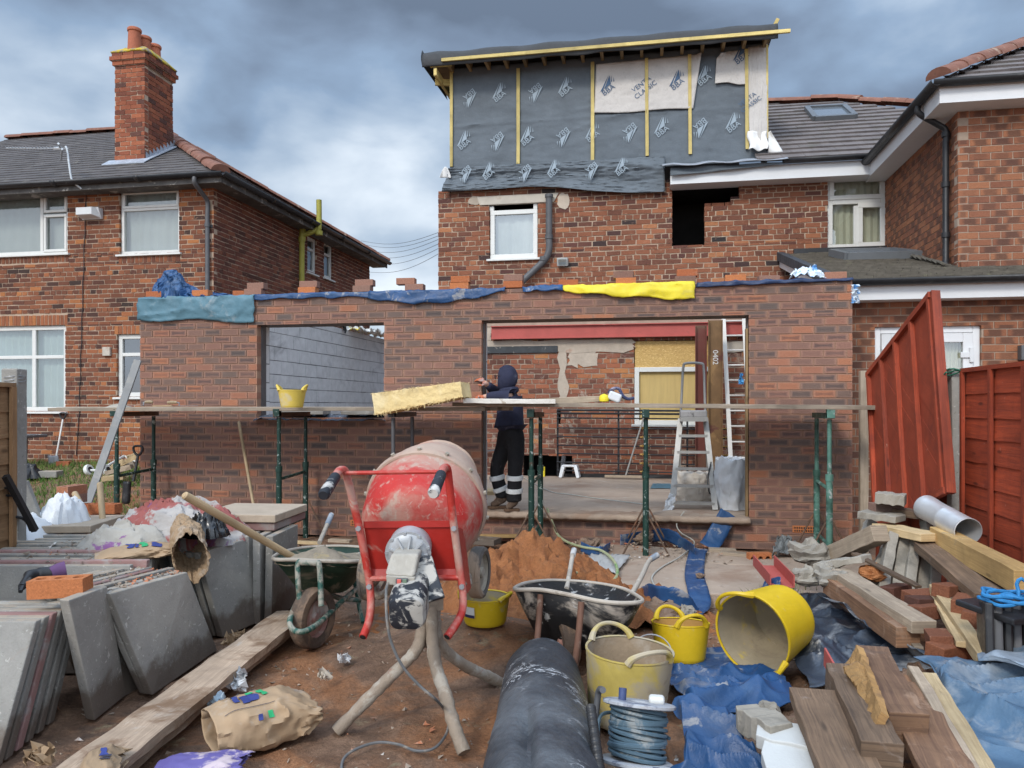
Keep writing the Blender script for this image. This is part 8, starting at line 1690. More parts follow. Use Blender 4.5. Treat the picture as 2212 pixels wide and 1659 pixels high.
# dark roof tiles with rope
for k in range(5): beamp('%s black roof tile from the front of the short stack' % NUM[k], (2118 + k * 20, 1352 - k * 4, 3.62 + k * .03), (2138 + k * 20, 1362 - k * 5, 3.35 + k * .03), .035, .24, M_GREYPL if k % 2 else M_BLKPL, (0, 0, 1), .002, 'roof_tile', 'roof tile', 2, 'black roof tiles stacked by the fence', .008)
mb = MB(); mb.box(D(2185, 1316, 3.5), (.34, .30, .03), rot=Matrix.Rotation(YAW + .3, 3, 'Z') @ Matrix.Rotation(.06, 3, 'X')); tag(mb.build('roof_tile', M_BLKPL, bevel=.008), 'flat black tile lying on top of the short tile stack under the rope', 'roof tile')
pts = []
c = D(2182, 1310, 3.42)
for k in range(70): a = k * .33; rr = .085 + .02 * math.sin(k * .21) + .01 * math.sin(k * 1.7); pts.append(c + CR * (rr * 1.15 * math.cos(a)) + CF * (rr * .8 * math.sin(a)) + UP * (.02 + .0006 * k + .008 * math.sin(k * .9)))
pts += [D(2200, 1290, 3.38), D(2196, 1262, 3.4), D(2206, 1250, 3.4), D(2222, 1262, 3.4)]
mb = MB(); mb.tube(cr(pts, 2), .0085, 7); tag(mb.build('rope', mat('blue_polyrope', (.03, .22, .50), .6, .2, 30, .5, 120)), 'coil of bright blue rope lying on the black tiles', 'rope')
def duct():
    a, b = D(2004, 1098, 5.25), D(2092, 1148, 4.72); t = T('flue_duct', 'shiny galvanised round duct lying on the heap against the red fence', 'duct', a); ax = (b - a).normalized(); L = (b - a).length; M_ = Matrix.Translation(a) @ ax.to_track_quat('Z', 'Y').to_matrix().to_4x4(); r = .082
    mt = mat('shiny_galvanised', (.66, .67, .68), .38, .10, 6, .05, 20, metal=.55); mb = MB(); mb.lathe([(r * 1.06, -.02), (r * 1.04, .05), (r, .07), (r, L * .5), (r * 1.02, L * .51), (r, L * .52), (r, L), (r * .985, L), (r * .97, 0), (.001, .02)], M_, 32); mb.build('tube', mt, t)
    mb = MB(); mb.lathe([(r * 1.02, L - .012), (r * 1.035, L - .002), (r * .98, L)], M_, 32); mb.build('rolled_edge', mt, t)
    beamp('grey concrete post stub under the end of the duct', (2008, 1120, 5.3), (2012, 1165, 5.25), .09, .1, M_CPOST, CR, .004, 'concrete_post', 'post')
duct()
# white polystyrene backed boards and white sheet
M_EPS = mat('white_foil_board', (.50, .50, .48), .7, .06, 4, .3, 60, dirt=(((.45, .38, .26), 5, .60, .7, .6),))
for c, s, rz, lab in (((1700, 1610, 2.85), (.20, .15, .055), .5, 'upper broken white insulation board in the bottom heap'), ((1735, 1668, 2.7), (.26, .2, .05), .25, 'lower broken white insulation board at the bottom edge')):
    mb = MB(); p = D(*c); R3 = Matrix.Rotation(YAW - rz, 3, 'Z') @ Matrix.Rotation(.14, 3, 'X'); P_ = [(-.5, -.4), (-.2, -.52), (.1, -.46), (.5, -.5), (.52, .1), (.42, .5), (-.1, .46), (-.48, .5), (-.54, .1)]; mb.prism([p + R3 @ V((x * s[0], y * s[1], 0)) for x, y in P_], R3 @ V((0, 0, s[2]))); tag(mb.build('insulation_board', M_EPS, bevel=.004), lab, 'insulation')
beamp('mossy round ended post butt beside the white boards', (1612, 1548, 3.05), (1690, 1588, 2.85), .11, .09, M_CPOST, jit=.008)
# ------------------------------------------------------------------ tarpaulins and strips
M_NAVY = mat('black_blue_tarpaulin', (.022, .03, .045), .38, .4, 3, .35, 14, bdist=.02, spec=.55, dirt=(((.25, .26, .27), 2.6, .48, .62, .75), ((.42, .40, .37), 8, .62, .7, .6)))
M_GBLUE = mat('dusty_blue_tarpaulin', (.075, .14, .22), .5, .25, 2, .3, 14, bdist=.02, dirt=(((.30, .33, .36), 2.4, .50, .66, .7), ((.46, .36, .26), 4.5, .60, .70, .8)))
Z = lambda u, v, z: PZ(u, v, z)
def tarp(lab, pts, mt, amp, seed, nu=110, nv=80):
    a_, b_, c_, d_ = [Z(*p) for p in pts]; mb = MB()
    def fn(a, b):
        p = a_.lerp(b_, a).lerp(d_.lerp(c_, a), b); x, y = p.x + .25 * noise.noise(V((p.x * 1.3, p.y * 1.3, seed))), p.y + .25 * noise.noise(V((p.x * 1.3, p.y * 1.3, seed + 5)))
        e = smooth(0, .12, min(a, 1 - a, b, 1 - b)); h = .75 * rdg((x * 2.1, y * 1.3, seed)) + .5 * rdg((x * 1.8 + y * 3.3, y * 2.2 - x * 2, seed + 2)) + .22 * rdg((x * 6, y * 5, seed + 4)) + .4 * noise.noise(V((x * 1.2, y * 1.2, seed + 7))) + .10 * noise.noise(V((x * 9, y * 9, seed)))
        o = (1 - e) * .10; return p + V((o * noise.noise(V((p.x * 3, p.y * 3, seed + 1))), o * noise.noise(V((p.x * 3, p.y * 3, seed + 3))), amp * h * (.30 + .5 * e) + .012 * (1 - e)))
    mb.grid(nu, nv, fn); tag(mb.build('tarpaulin', mt, fix=False, solid=.004), lab, 'tarpaulin')
tarp('white plastic sheet showing from under the dusty blue tarpaulin at the bottom right', [(2062, 1560, .16), (2150, 1700, .17), (2290, 1700, .16), (2070, 1528, .17)], M_WHITE, .03, 4, 60, 20)
tarp('dark scuffed tarpaulin spread from the lying tub to the pale lintel', [(1735, 1490, .06), (2000, 1455, .12), (1880, 1285, .20), (1705, 1292, .14)], M_NAVY, .09, 3)
tarp('rolled dark tarpaulin fold running below the pale lintel', [(1850, 1340, .24), (2010, 1430, .22), (1985, 1425, .16), (1770, 1292, .28)], M_NAVY, .06, 5, 60, 24)
tarp('dusty blue tarpaulin draped at the right edge of the photo', [(2065, 1660, .24), (2300, 1720, .25), (2330, 1440, .38), (1985, 1432, .30)], M_GBLUE, .09, 7)
tarp('small dusty blue tarpaulin corner under the black tiles', [(2110, 1440, .36), (2230, 1460, .40), (2230, 1405, .40), (2130, 1400, .36)], M_GBLUE, .05, 11, 40, 24)
tarp('bright blue tarpaulin crumpled in front of the tubs', [(1490, 1585, .08), (1735, 1530, .07), (1660, 1455, .02), (1440, 1455, .03)], M_BLUE, .13, 9)
tarp('bright blue tarpaulin gathered at the bottom beside the cable reel', [(1480, 1720, .12), (1700, 1720, .10), (1570, 1555, .16), (1450, 1545, .14)], M_BLUE, .16, 13)
tarp('blue tarpaulin end standing up behind the lying tub', [(1640, 1330, .12), (1690, 1330, .16), (1690, 1262, .30), (1660, 1268, .25)], M_BLUE, .09, 15, 40, 30)
tarp('flat blue tarpaulin under the small oval tub', [(1400, 1460, .02), (1600, 1480, .03), (1560, 1400, .04), (1400, 1420, .02)], M_BLUE, .03, 17, 60, 30)
def ribbon(lab, pts, w_, seed, mt=M_BLUE, tw=None, sd=CR):
    P_ = cr([V(p) for p in pts], 8); n = len(P_); mb = MB()
    def fn(a, b):
        k = a * (n - 1); i = min(int(k), n - 2); p = P_[i].lerp(P_[i + 1], k - i); an = (tw(a) if tw else 0); s = sd * math.cos(an) + UP * math.sin(an); t = (P_[i + 1] - P_[i]).normalized(); s = (s - t * s.dot(t)).normalized()
        return p + s * ((b - .5) * w_) + UP * (.012 * fbm((a * 9, b * 3, seed)))
    mb.grid(n * 2, 6, fn); tag(mb.build('damp_proof_strip', mt, fix=False, solid=.003), lab, 'plastic strip')
ribbon('blue strip hanging down over the doorway threshold on the right', [PY(1575, 1108, EY - .03), PY(1562, 1130, EY - .08), PY(1545, 1160, EY - .15), PY(1530, 1182, EY - .25)], .19, 2)
ribbon('blue strip lying across the concrete pad', [Z(1512, 1185, .10), Z(1505, 1200, .09), Z(1500, 1240, .085), Z(1508, 1275, .085), Z(1512, 1300, .04), Z(1500, 1322, .03), Z(1482, 1330, .10)], .16, 3)
ribbon('blue strip curling at the foot of the pad behind the small tub', [Z(1385, 1290, .05), Z(1400, 1282, .16), Z(1440, 1288, .18), Z(1470, 1296, .16), Z(1498, 1330, .04)], .13, 5, sd=UP)
ribbon('blue strip looped at the wall foot behind the sand', [Z(1255, 1180, .12), Z(1275, 1190, .10), Z(1300, 1192, .10), Z(1318, 1182, .08)], .10, 7, sd=UP); ribbon('blue strip along the wall foot behind the middle trestle', [Z(1340, 1168, .10), Z(1400, 1160, .09), Z(1440, 1155, .16), Z(1475, 1175, .10), Z(1500, 1192, .12)], .13, 8, sd=UP)
scrap('plastic_sheet', 'grey plastic sheet scrap lying on the edge of the pad beside the sand', 'plastic sheet', [Z(1268, 1222, .09), Z(1330, 1240, .09), Z(1362, 1200, .09), Z(1275, 1198, .09)], mat('grey_film', (.36, .36, .35), .6, .15), amp=.02, seed=3, nu=20, sm=True)
scrap('plastic_sheet', 'grey crumpled rag near the right trestle foot', 'plastic sheet', [Z(1665, 1205, .06), Z(1720, 1205, .06), Z(1705, 1165, .18), Z(1680, 1168, .14)], mat('grey_rag', (.16, .17, .17), .7, .3), amp=.06, seed=6)
def hose(lab, pts, r, mt, name='hose', cat='hose'): mb = MB(); mb.tube(cr([V(p) for p in pts], 8), r, 8); tag(mb.build(name, mt), lab, cat)
M_HOSE = mat('pale_green_hose', (.36, .38, .22), .5, .15, 6, .1, 30, dirt=(((.10, .28, .08), 2.5, .55, .6, .8),))
hose('pale green hose hanging from the doorway and looping on the sand', [PY(1182, 1098, EY - .05), PY(1192, 1125, EY - .1), PY(1205, 1155, EY - .2), Z(1228, 1172, .1), Z(1260, 1182, .12), Z(1300, 1190, .13), Z(1328, 1215, .13), Z(1332, 1245, .10), Z(1305, 1262, .12), Z(1270, 1245, .16), Z(1238, 1238, .22), Z(1232, 1258, .2), Z(1262, 1280, .14), Z(1300, 1292, .06)], .013, M_HOSE)
hose('green hose end emerging from behind the black wheelbarrow', [Z(1165, 1350, .03), Z(1130, 1355, .03), Z(1106, 1378, .03), Z(1108, 1400, .03), Z(1122, 1410, .03)], .012, M_HOSE)
hose('thin grey cable from the threshold over the concrete pad', [PY(1478, 1105, EY - .04), PY(1462, 1130, EY - .08), PY(1470, 1150, EY - .15), Z(1500, 1172, .08), Z(1470, 1202, .08), Z(1430, 1225, .08), Z(1408, 1248, .08), Z(1420, 1275, .08), Z(1428, 1300, .03)], .007, M_CORD, 'cable', 'cable')
c = PZ(625, 1160, .05); mb = MB(); mb.box(c + UP * .05, (.12, .1, .1), rot=Matrix.Rotation(.4, 3, 'Z')); tag(mb.build('plastic_box', M_YEL, bevel=.015, seg=3), 'small bright yellow plastic box at the foot of the left trestle', 'box')
rgp = random.Random(9)
for k, (u, v, w_, d2, mt, lab) in enumerate(((665, 1172, .3, .06, M_PINE, 'thin wood strip at the wall foot left of the mixer'), (735, 1168, .25, .08, M_PALE, 'second thin strip at the wall foot left of the mixer'), (1045, 1168, .32, .2, M_CONCP, 'broken paving piece at the wall foot right of the mixer'), (1085, 1158, .5, .08, M_YPINE, 'yellow batten at the wall foot right of the mixer'), (1590, 1196, .3, .12, M_PALE, 'grey board scrap on the back of the pad'), (1560, 1188, .26, .1, M_PALE, 'weathered board scrap beside the blue strip'))):
    p = PZ(u, v, .07); mb = MB(); mb.box(p, (w_, d2, .03 if mt is not M_CONCP else .06), rot=Matrix.Rotation(rgp.uniform(-.3, .3), 3, 'Z')); tag(mb.build('board_scrap', mt, bevel=.003), lab, 'scrap')
# pebbles, chips and clods: uncountable litter
mb = MB(); rg = random.Random(12); M_CHIP = mat('stone_chips', (.30, .235, .18), .9, .5, .9, .3, 60, objvar=0, dirt=(((.42, .15, .07), 2.5, .55, .6, .9), ((.55, .52, .48), 3.5, .6, .64, .9)))
for _ in range(5200):
    d = 2.6 + 5.4 * rg.random() ** .8; r = rg.uniform(-2.3, 2.0); q = C3(r, d)
    if q.y > EY - .05: continue
    near = smooth(1.6, .1, EY - q.y); 
    if rg.random() > .42 + .58 * near: continue
    s = rg.choice((.004, .006, .009, .014, .02)) * rg.uniform(.7, 1.3) * (1 + .6 * near); z = gz(q.x, q.y) - .02 if not (-.0 < r < 2.2 and q.y > 7.0) else .062; c = V((q.x, q.y, max(z, gz(q.x, q.y) - .02))); ps = [c + V((rg.uniform(-1, 1), rg.uniform(-1, 1), rg.uniform(-.2, .9))) * s for _ in range(5)]
    i = mb.add(*ps); 
    for f in ((0, 1, 2), (0, 1, 3), (1, 2, 3), (0, 2, 4), (0, 3, 4), (2, 3, 4)): mb.face([i[x] for x in f])
for _ in range(900):
    e = rg.random(); q = D(237, 1282, 3.7).lerp(D(405, 1236, 4.32), rg.random()) + side * rg.uniform(.02, .42) if e < .4 else (D(430, 1195, 4.8).lerp(D(546, 1160, 5.32), rg.random()) + side * rg.uniform(.02, .4) if e < .7 else C3(rg.uniform(-3, -2.25), rg.uniform(4.37, 5.3), .592)); s = rg.choice((.004, .007, .012, .018)) * rg.uniform(.6, 1.2); i = mb.add(*[q + V((rg.uniform(-1, 1), rg.uniform(-1, 1), rg.uniform(-.6, .8))) * s for _ in range(5)])
    for f in ((0, 1, 2), (0, 1, 3), (1, 2, 3), (0, 2, 4), (0, 3, 4), (2, 3, 4)): mb.face([i[x] for x in f])
tag(mb.build('rubble_chips', M_CHIP, base=(0, 5, 0), fix=False), 'scattered stone chips and crumbs of mortar over the soil and slab tops', 'rubble', kind='stuff')
mb = MB()
for _ in range(220):
    q = PZ(1690 + rg.gauss(0, 26), 1290 + rg.gauss(0, 14), .03); h = rg.uniform(.04, .13); a = rg.uniform(0, 6.28); s_ = V((math.cos(a), math.sin(a), 0)); i = mb.add(q - s_ * .006, q + s_ * .006, q + V((rg.uniform(-.08, .08), rg.uniform(-.08, .08), h))); mb.face(i, r=(rg.random(), 0))
tag(mb.build('weeds', bpy.data.materials['grass_blade'], fix=False), 'dry weeds growing at the front edge of the concrete pad', 'weeds', kind='stuff')
# ------------------------------------------------------------------ membrane roll, corrugated pipe, cable reel
def roll():
    mt = mat('scuffed_black_roll', (.032, .036, .043), .5, .3, 3, .5, 22, bdist=.02, spec=.45, objvar=0, dirt=(((.13, .14, .15), 2.2, .45, .7, .7),))
    k = NT(mt); bs = mt.node_tree.nodes['Principled BSDF']; tc = k.n('ShaderNodeTexCoord'); mp = k.n('ShaderNodeMapping'); mp.inputs['Scale'].default_value = (4.5, 15, 15); mp.inputs['Rotation'].default_value = (0, 0, .35); k.l(tc.outputs['Object'], mp.inputs[0])
    n = k.noise(mp.outputs[0], 1., 3, .6, 1.5); q = k.m('SUBTRACT', 1., k.step(k.m('ABSOLUTE', k.m('SUBTRACT', n, .5)), .0, .028)); gate = k.step(k.noise(tc.outputs['Object'], 3.2, 3, .5, .5), .54, .64)
    old = bs.inputs['Base Color'].links[0].from_socket; k.l(k.mix(k.m('MULTIPLY', q, gate), old, (.62, .63, .64)), bs.inputs['Base Color'])
    a0, a1 = C3(.155, 3.88, .175), C3(.075, 1.55, .235); ax = (a1 - a0); L = ax.length; ax.normalize(); sd = ax.cross(UP).normalized(); u = sd.cross(ax); mb = MB()
    def fn(a, b):
        t = b * 6.28318; r = .17 + .065 * a; x, z = math.cos(t) * r * 1.04, math.sin(t) * r * .97
        fold = .045 * math.exp(-(((t - 1.25 - .45 * (a - .55)) / .13) ** 2)) * smooth(.40, .52, a) * smooth(.95, .7, a)
        w_ = 1 - fold / r + .03 * fbm((a * 4, math.cos(t) * 1.2, math.sin(t) * 1.2)) + .010 * fbm((a * 26, math.cos(t) * 3, math.sin(t) * 3)) * smooth(.1, .5, a)
        f = .86 + .14 * smooth(0, .07, a); return a0 + ax * (a * L) + sd * x * w_ * f + u * max(z * w_ * f, -.155)
    mb.grid(120, 72, fn); mb.face(mb.add(*[fn(0, i / 40) + ax * .02 for i in range(40)])); o = mb.build('membrane_roll', mt, fix=False, weld=True); tag(o, 'large scuffed black roll of damp proof membrane lying towards the camera', 'roll')
roll()
def corr():
    a, b = D(1276, 1528, 2.75), D(1302, 1720, 2.35); n = 110; mb = MB(); P_ = [a.lerp(b, i / n) for i in range(n)]; mb.tube(P_, [.0165 + .003 * math.sin(i * 1.9) for i in range(n)], 12); tag(mb.build('corrugated_pipe', M_BLKPL), 'black corrugated conduit beside the membrane roll', 'pipe')
corr()
def reel():
    base = D(1374, 1652, 2.85); t = T('cable_reel', 'cable reel wound with grey blue cable next to the membrane roll', 'cable reel', base); up = (UP * .95 + CR * .10 + CF * .27).normalized(); M_ = Matrix.Translation(base) @ up.to_track_quat('Z', 'Y').to_matrix().to_4x4()
    fl = mat('scuffed_white_flange', (.36, .37, .39), .6, .15, 8, .2, 40, objvar=0, dirt=(((.08, .09, .14), 8, .54, .62, .8), ((.36, .30, .24), 5, .58, .7, .7)))
    for z in (0, .205): mb = MB(); mb.lathe([(.04, z), (.130, z), (.138, z + .004), (.138, z + .013), (.13, z + .017), (.04, z + .017), (.035, z + .008)], M_, 40); mb.build('flange', fl, t)
    mb = MB(); mb.lathe([(.04, 0), (.075, .018), (.075, .20), (.04, .215)], M_, 28); mb.build('core', M_GREYPL, t)
    cm = mat('grey_blue_cable', (.07, .115, .15), .5, .2, 8, .1, 40, dirt=(((.30, .30, .28), 8, .55, .66, .7),)); rg = random.Random(2)
    for lay, rr in ((0, .088), (1, .103)):
        pts = []
        for k in range(14 * 22): a = k / 22 * 6.28318; z = .026 + (.172 * (k / (14 * 22)) if lay == 0 else .172 * (1 - k / (14 * 22))); pts.append(M_ @ V(((rr + .003 * math.sin(k * .37)) * math.cos(a), (rr + .003 * math.sin(k * .37)) * math.sin(a), z + .008 * math.sin(a * 1.0 + k * .05)))) 
        mb = MB(); mb.tube(pts, .0072, 6, caps=False); mb.build('cable_coil', cm, t)
    mb = MB(); mb.tube(cr([M_ @ V((-.11, -.06, .10)), M_ @ V((-.02, -.125, .13)), M_ @ V((.09, -.10, .16)), M_ @ V((.15, -.02, .15)), M_ @ V((.145, .02, .06))], 6), .0072, 6); mb.build('loose_cable', cm, t)
    mb = MB(); mb.tube(cr([M_ @ V((.02, -.16, -.01)), M_ @ V((.15, -.13, -.012)), M_ @ V((.17, -.02, .02)), M_ @ V((.165, -.01, .2)), M_ @ V((.155, .01, .245)), M_ @ V((.13, .06, .25))], 6), .0125, 10); mb.build('stand_tube', M_GREYPL, t)
    mb = MB(); mb.tube([M_ @ V((.06, .03, .222)), M_ @ V((.06, .03, .265))], .015, 10); mb.build('winding_knob', mat('blue_knob', (.05, .07, .16), .5, .2), t); mb = MB(); mb.box(M_ @ V((-.06, -.03, .235)), (.06, .045, .03)); mb.build('socket_block', M_UPVC, t, bevel=.012, seg=3)
reel()
# telephone wires between the houses, far off
for k, (v0, v1) in enumerate(((512, 494), (520, 501), (532, 508), (545, 517), (560, 526), (580, 536))):
    a, b = PY(780 + k * 4, v0 + 8, 26), PY(968, v1, 20); P_ = [a.lerp(b, i / 12) - UP * (.25 * math.sin(i / 12 * 3.1416)) for i in range(13)]; mb = MB(); mb.tube(P_, .007, 4); tag(mb.build('telephone_wire', M_GREYPL), '%s overhead wire from the top in the gap between the houses' % NUM[k], 'wire', 'wires between the houses')
# ------------------------------------------------------------------ the worker in the doorway
def skin(name, nodes, edges, mt, parent=None, base=None, sub=2, root=None):
    ks = list(nodes); b = BASE[parent.name] if parent else V(base); me = bpy.data.meshes.new(name)
    me.from_pydata([nodes[k][0] - b for k in ks], [(ks.index(p), ks.index(q)) for p, q in edges], [])
    o = bpy.data.objects.new('tmp', me); col.objects.link(o); o.modifiers.new('s', 'SKIN'); s = o.modifiers.new('u', 'SUBSURF'); s.levels = sub; s.render_levels = sub
    for i, k in enumerate(ks):
        r = nodes[k][1]; r = r if isinstance(r, tuple) else (r, r); me.skin_vertices[0].data[i].radius = r; me.skin_vertices[0].data[i].use_root = (k == (root or ks[0]))
    dg = bpy.context.evaluated_depsgraph_get(); m2 = bpy.data.meshes.new_from_object(o.evaluated_get(dg)); m2.name = name
    bpy.data.objects.remove(o); m2.materials.clear(); m2.materials.append(mt)
    for p in m2.polygons: p.use_smooth = True
    r = bpy.data.objects.new(name, m2); col.objects.link(r)
    if parent: r.parent = parent
    else: r.location = b
    BASE[r.name] = b; return r
def ch(*a): return list(zip(a, a[1:]))
def worker():
    yn, ym, yf = 8.24, 8.36, 8.48
    P = lambda u, v, y: PY(u, v, y)
    SK = mat('skin', (.50, .29, .21), .6, .08, 8, .05, 40, objvar=0); NV = mat('navy_fleece', (.022, .024, .048), .9, .25, 5, .4, 30, bdist=.012, objvar=0, dirt=(((.12, .12, .16), 7, .58, .72, .6),)); BK = mat('black_work_cloth', (.012, .012, .014), .85, .3, 6, .4, 24, bdist=.012, objvar=0, dirt=(((.09, .08, .075), 6, .58, .70, .7),))
    base = V((P(1098, 1103, ym).x, ym, .335))
    n = {'pel': (P(1104, 928, ym), .10), 'spi': (P(1103, 898, ym), .10), 'che': (P(1102, 868, ym), .10), 'nec': (P(1097, 846, ym), .058), 'hd0': (P(1094, 830, ym), .07), 'hd1': (P(1092, 814, ym), .088), 'hd2': (P(1094, 802, ym), .075), 'nose': (P(1075, 818, ym), .016),
         'shn': (P(1104, 857, yn + .06), .05), 'eln': (P(1080, 855, yn - .06), .045), 'wrn': (P(1050, 857, yn - .04), .03), 'han': (P(1041, 857, yn - .04), .028), 'shf': (P(1092, 853, yf), .062), 'elf': (P(1066, 843, yf + .04), .043), 'wrf': (P(1050, 829, yn + .02), .03), 'haf': (P(1044, 824, yn), .028),
         'hpn': (P(1111, 945, yn + .04), .07), 'knn': (P(1108, 1015, yn - .02), .06), 'ann': (P(1109, 1082, yn + .0), .042), 'ton': (P(1096, 1100, yn - .01), .035), 'hpf': (P(1096, 945, yf - .06), .07), 'knf': (P(1074, 1018, yf - .06), .06), 'anf': (P(1084, 1074, yf - .04), .042), 'tof': (P(1068, 1086, yf - .05), .035)}
    body = skin('person', n, ch('pel', 'spi', 'che', 'nec', 'hd0', 'hd1', 'hd2') + [('hd1', 'nose')] + ch('che', 'shn', 'eln', 'wrn', 'han') + ch('che', 'shf', 'elf', 'wrf', 'haf') + ch('pel', 'hpn', 'knn', 'ann', 'ton') + ch('pel', 'hpf', 'knf', 'anf', 'tof'), SK, base=base, root='pel')
    tag(body, 'worker in navy hooded top and black trousers with reflective bands at the door jamb', 'person')
    h = {'hem': (P(1105, 942, ym), (.150, .135)), 'wai': (P(1104, 918, ym), (.18, .165)), 'spi': (P(1103, 890, ym), (.175, .16)), 'che': (P(1101, 866, ym), (.175, .155)), 'nec': (P(1099, 846, ym), (.10, .10)),
         'shn': (P(1107, 857, yn + .02), .085), 'un': (P(1094, 857, yn - .03), .074), 'eln': (P(1080, 856, yn - .05), .066), 'fn': (P(1065, 856, yn - .06), .058), 'wrn': (P(1049, 857, yn - .04), .044),
         'shf': (P(1092, 855, yf), .085), 'uf': (P(1080, 850, yf + .03), .068), 'elf': (P(1066, 843, yf - .04), .060), 'wrf': (P(1052, 830, yn + .03), .044)}
    skin('hoodie', h, ch('hem', 'wai', 'spi', 'che', 'nec') + ch('che', 'shn', 'un', 'eln', 'fn', 'wrn') + ch('che', 'shf', 'uf', 'elf', 'wrf'), NV, body, root='spi')
    # hood: a deep shell open towards the jamb
    c = P(1095, 815, ym); mb = MB()
    def hood(a, b):
        t = b * 6.28318; s = a * 2.35   # polar angle from the back of the head
        dn = V((math.cos(s), 0, 0)); r = V((.118, .105, .132)); p = V((math.cos(s) * r.x, math.sin(s) * math.cos(t) * r.y, math.sin(s) * math.sin(t) * r.z))
        k = 1 + .05 * fbm((p.x * 9, p.y * 9, p.z * 9)) + .05 * math.exp(-((a - 1) / .06) ** 2)
        q = c + V((p.x, p.y, p.z)) * k; q.z -= .03 * max(0, -math.sin(t)) * a; q.x += .012 * math.sin(t) * a
        return q
    mb.grid(30, 36, hood); mb.build('hood', NV, body, fix=False, weld=True, solid=.012, sub=1)
    mb = MB(); mb.tube([P(1099, 848, ym) + V((.078 * math.cos(a), .085 * math.sin(a), .012 * math.cos(a) + .02)) for a in [i * .4189 for i in range(15)]], .038, 10, closed=True); mb.build('hood_collar', NV, body, fix=False)
    mb = MB(); mb.tube([c + V((-.118, -.06, .012)), c + V((-.108, -.085, .012)), c + V((-.03, -.10, .015))], .004, 6); mb.tube([c + V((-.122, -.055 + .026 * math.cos(a), .005 + .02 * math.sin(a))) for a in [i * .5236 for i in range(12)]], .004, 6, closed=True); mb.build('glasses', M_BLKPL, body)
    for s in (-1, 1): mb = MB(); mb.lathe([(.001, -.012), (.011, -.006), (.0125, 0), (.011, .006), (.001, .012)], Matrix.Translation(c + V((-.088, s * .032, .010))), 12); mb.build('eye', M_UPVC, body)
    t = {'top': (P(1105, 912, ym), (.15, .14)), 'sea': (P(1105, 942, ym), (.165, .15)), 'hpn': (P(1116, 958, yn + .03), .108), 'thn': (P(1115, 985, yn + .0), .098), 'knn': (P(1112, 1015, yn - .02), .084), 'can': (P(1112, 1045, yn - .01), .084), 'ann': (P(1110, 1076, yn), .088), 'hen': (P(1111, 1086, yn), .098),
         'hpf': (P(1092, 958, yf - .05), .104), 'thf': (P(1081, 988, yf - .06), .094), 'knf': (P(1071, 1016, yf - .06), .082), 'caf': (P(1076, 1043, yf - .05), .08), 'anf': (P(1086, 1068, yf - .04), .084), 'hef': (P(1088, 1077, yf - .04), .092)}
    skin('trousers', t, ch('top', 'sea', 'hpn', 'thn', 'knn', 'can', 'ann', 'hen') + ch('sea', 'hpf', 'thf', 'knf', 'caf', 'anf', 'hef'), BK, body, root='top')
    WB = mat('reflective_band', (.66, .68, .68), .5, .12, 20, .2, 40, objvar=0)
    for a, b, r in ((P(1112, 1027, yn - .02), P(1112, 1036, yn - .015), .087), (P(1111, 1055, yn - .01), P(1111, 1064, yn - .005), .089), (P(1073, 1027, yf - .06), P(1075, 1036, yf - .055), .083), (P(1080, 1052, yf - .05), P(1083, 1060, yf - .045), .085)):
        ax = (b - a); M_ = Matrix.Translation(a) @ ax.normalized().to_track_quat('Z', 'Y').to_matrix().to_4x4(); L = ax.length; mb = MB()
        mb.lathe([(r * .9, -.004), (r + .003, 0), (r + .006, L * .5), (r + .003, L), (r * .9, L + .004)], M_, 28, fn=lambda p, q: p * (1 + .02 * fbm((math.cos(q) * 2, math.sin(q) * 2, r * 50)))); mb.build('reflective_band', WB, body)
    BT = mat('muddy_boot', (.10, .065, .045), .9, .3, 9, .5, 40, objvar=0, dirt=(((.36, .29, .23), 7, .5, .64, .8),)); SO = mat('brown_boot_sole', (.11, .065, .04), .95, .3)
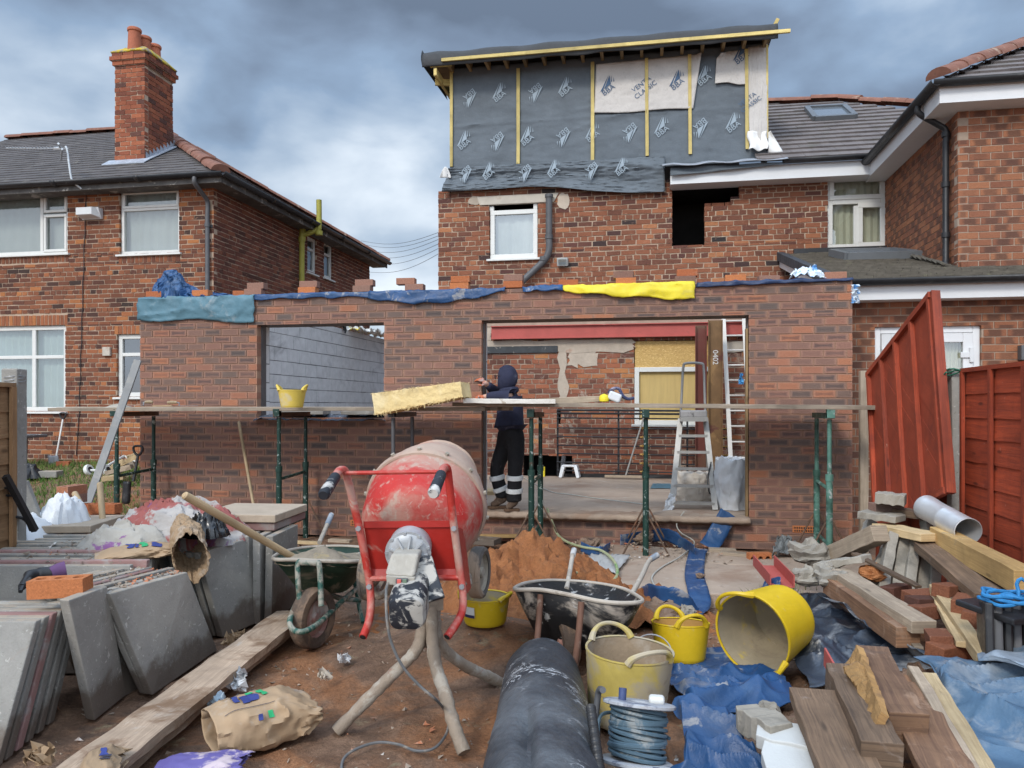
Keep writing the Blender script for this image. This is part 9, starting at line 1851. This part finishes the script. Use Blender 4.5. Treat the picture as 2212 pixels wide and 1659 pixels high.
    for an, hl, to, zb, lo in ((P(1110, 1080, yn), P(1119, 1101, yn), P(1092, 1102, yn - .04), .338, 0), (P(1088, 1072, yf - .04), P(1092, 1086, yf - .03), P(1058, 1088, yf - .10), .338, 0)):
        hl = V((hl.x, hl.y, zb)); to = V((to.x, to.y, zb)); d = (to - hl).normalized(); q = to - d * .05
        bn = {'an': (V((an.x, an.y, zb + .17)), (.06, .056)), 'an2': (hl + d * .05 + UP * .10, (.062, .056)), 'he': (hl + d * .03 + UP * .055, (.05, .05)), 'mi': (hl.lerp(to, .5) + UP * .065, (.05, .045)), 'ba': (hl.lerp(to, .8) + UP * .045, (.054, .036)), 'to': (to - d * .01 + UP * .042, (.042, .032))}
        skin('boot', bn, ch('an', 'an2', 'mi', 'ba', 'to') + [('an2', 'he')], BT, body, root='an2')
        mb = MB(); s = d.cross(UP); prof = [(-.03, .034), (.0, .042), (.10, .038), (.19, .052), (.255, .046), (.29, .02)]; L = (to - hl).length / .255
        pl = [hl + d * (x * L) + s * w_ for x, w_ in prof] + [hl + d * (x * L) - s * w_ for x, w_ in prof[::-1]]; mb.prism([V((x.x, x.y, zb)) for x in pl], (0, 0, .03)); mb.build('sole', SO, body, bevel=.006)
    GL = mat('orange_work_glove', (.46, .13, .06), .8, .2, 9, .2, 40, objvar=0, dirt=(((.30, .30, .30), 9, .52, .62, .7),))
    def glove(w_, d, up, curl):
        w_, d, up = V(w_), V(d).normalized(), V(up).normalized(); s = d.cross(up).normalized(); nd = {'w': (w_, (.030, .024)), 'p': (w_ + d * .05, (.040, .020)), 'k': (w_ + d * .085, (.040, .017))}; ed = ch('w', 'p', 'k')
        for i, (o, l) in enumerate(((-.030, .068), (-.010, .078), (.010, .074), (.029, .058))):
            p0 = w_ + d * .088 + s * o; p1 = p0 + d * l * .45 - up * l * curl * .25; p2 = p1 + d * l * .3 - up * l * curl * .55; p3 = p2 + d * l * .1 - up * l * curl * .45
            for j, (q, r) in enumerate(((p0, .0105), (p1, .0095), (p2, .009), (p3, .008))): nd['f%d%d' % (i, j)] = (q, r)
            ed += [('k', 'f%d0' % i)] + ch(*['f%d%d' % (i, j) for j in range(4)])
        for j, q in enumerate((w_ + d * .035 - s * .042 - up * .01, w_ + d * .062 - s * .058 - up * .025, w_ + d * .085 - s * .056 - up * .042)): nd['t%d' % j] = (q, .011 - .001 * j)
        ed += [('p', 't0')] + ch('t0', 't1', 't2')
        skin('glove', nd, ed, GL, body, sub=1, root='p')
    glove(P(1051, 857, yn - .04), (-1, .05, .03), (.0, -.5, .9), .8); glove(P(1054, 832, yn + .02), (-.75, 0, .66), (.5, -.6, .6), .8)
worker()
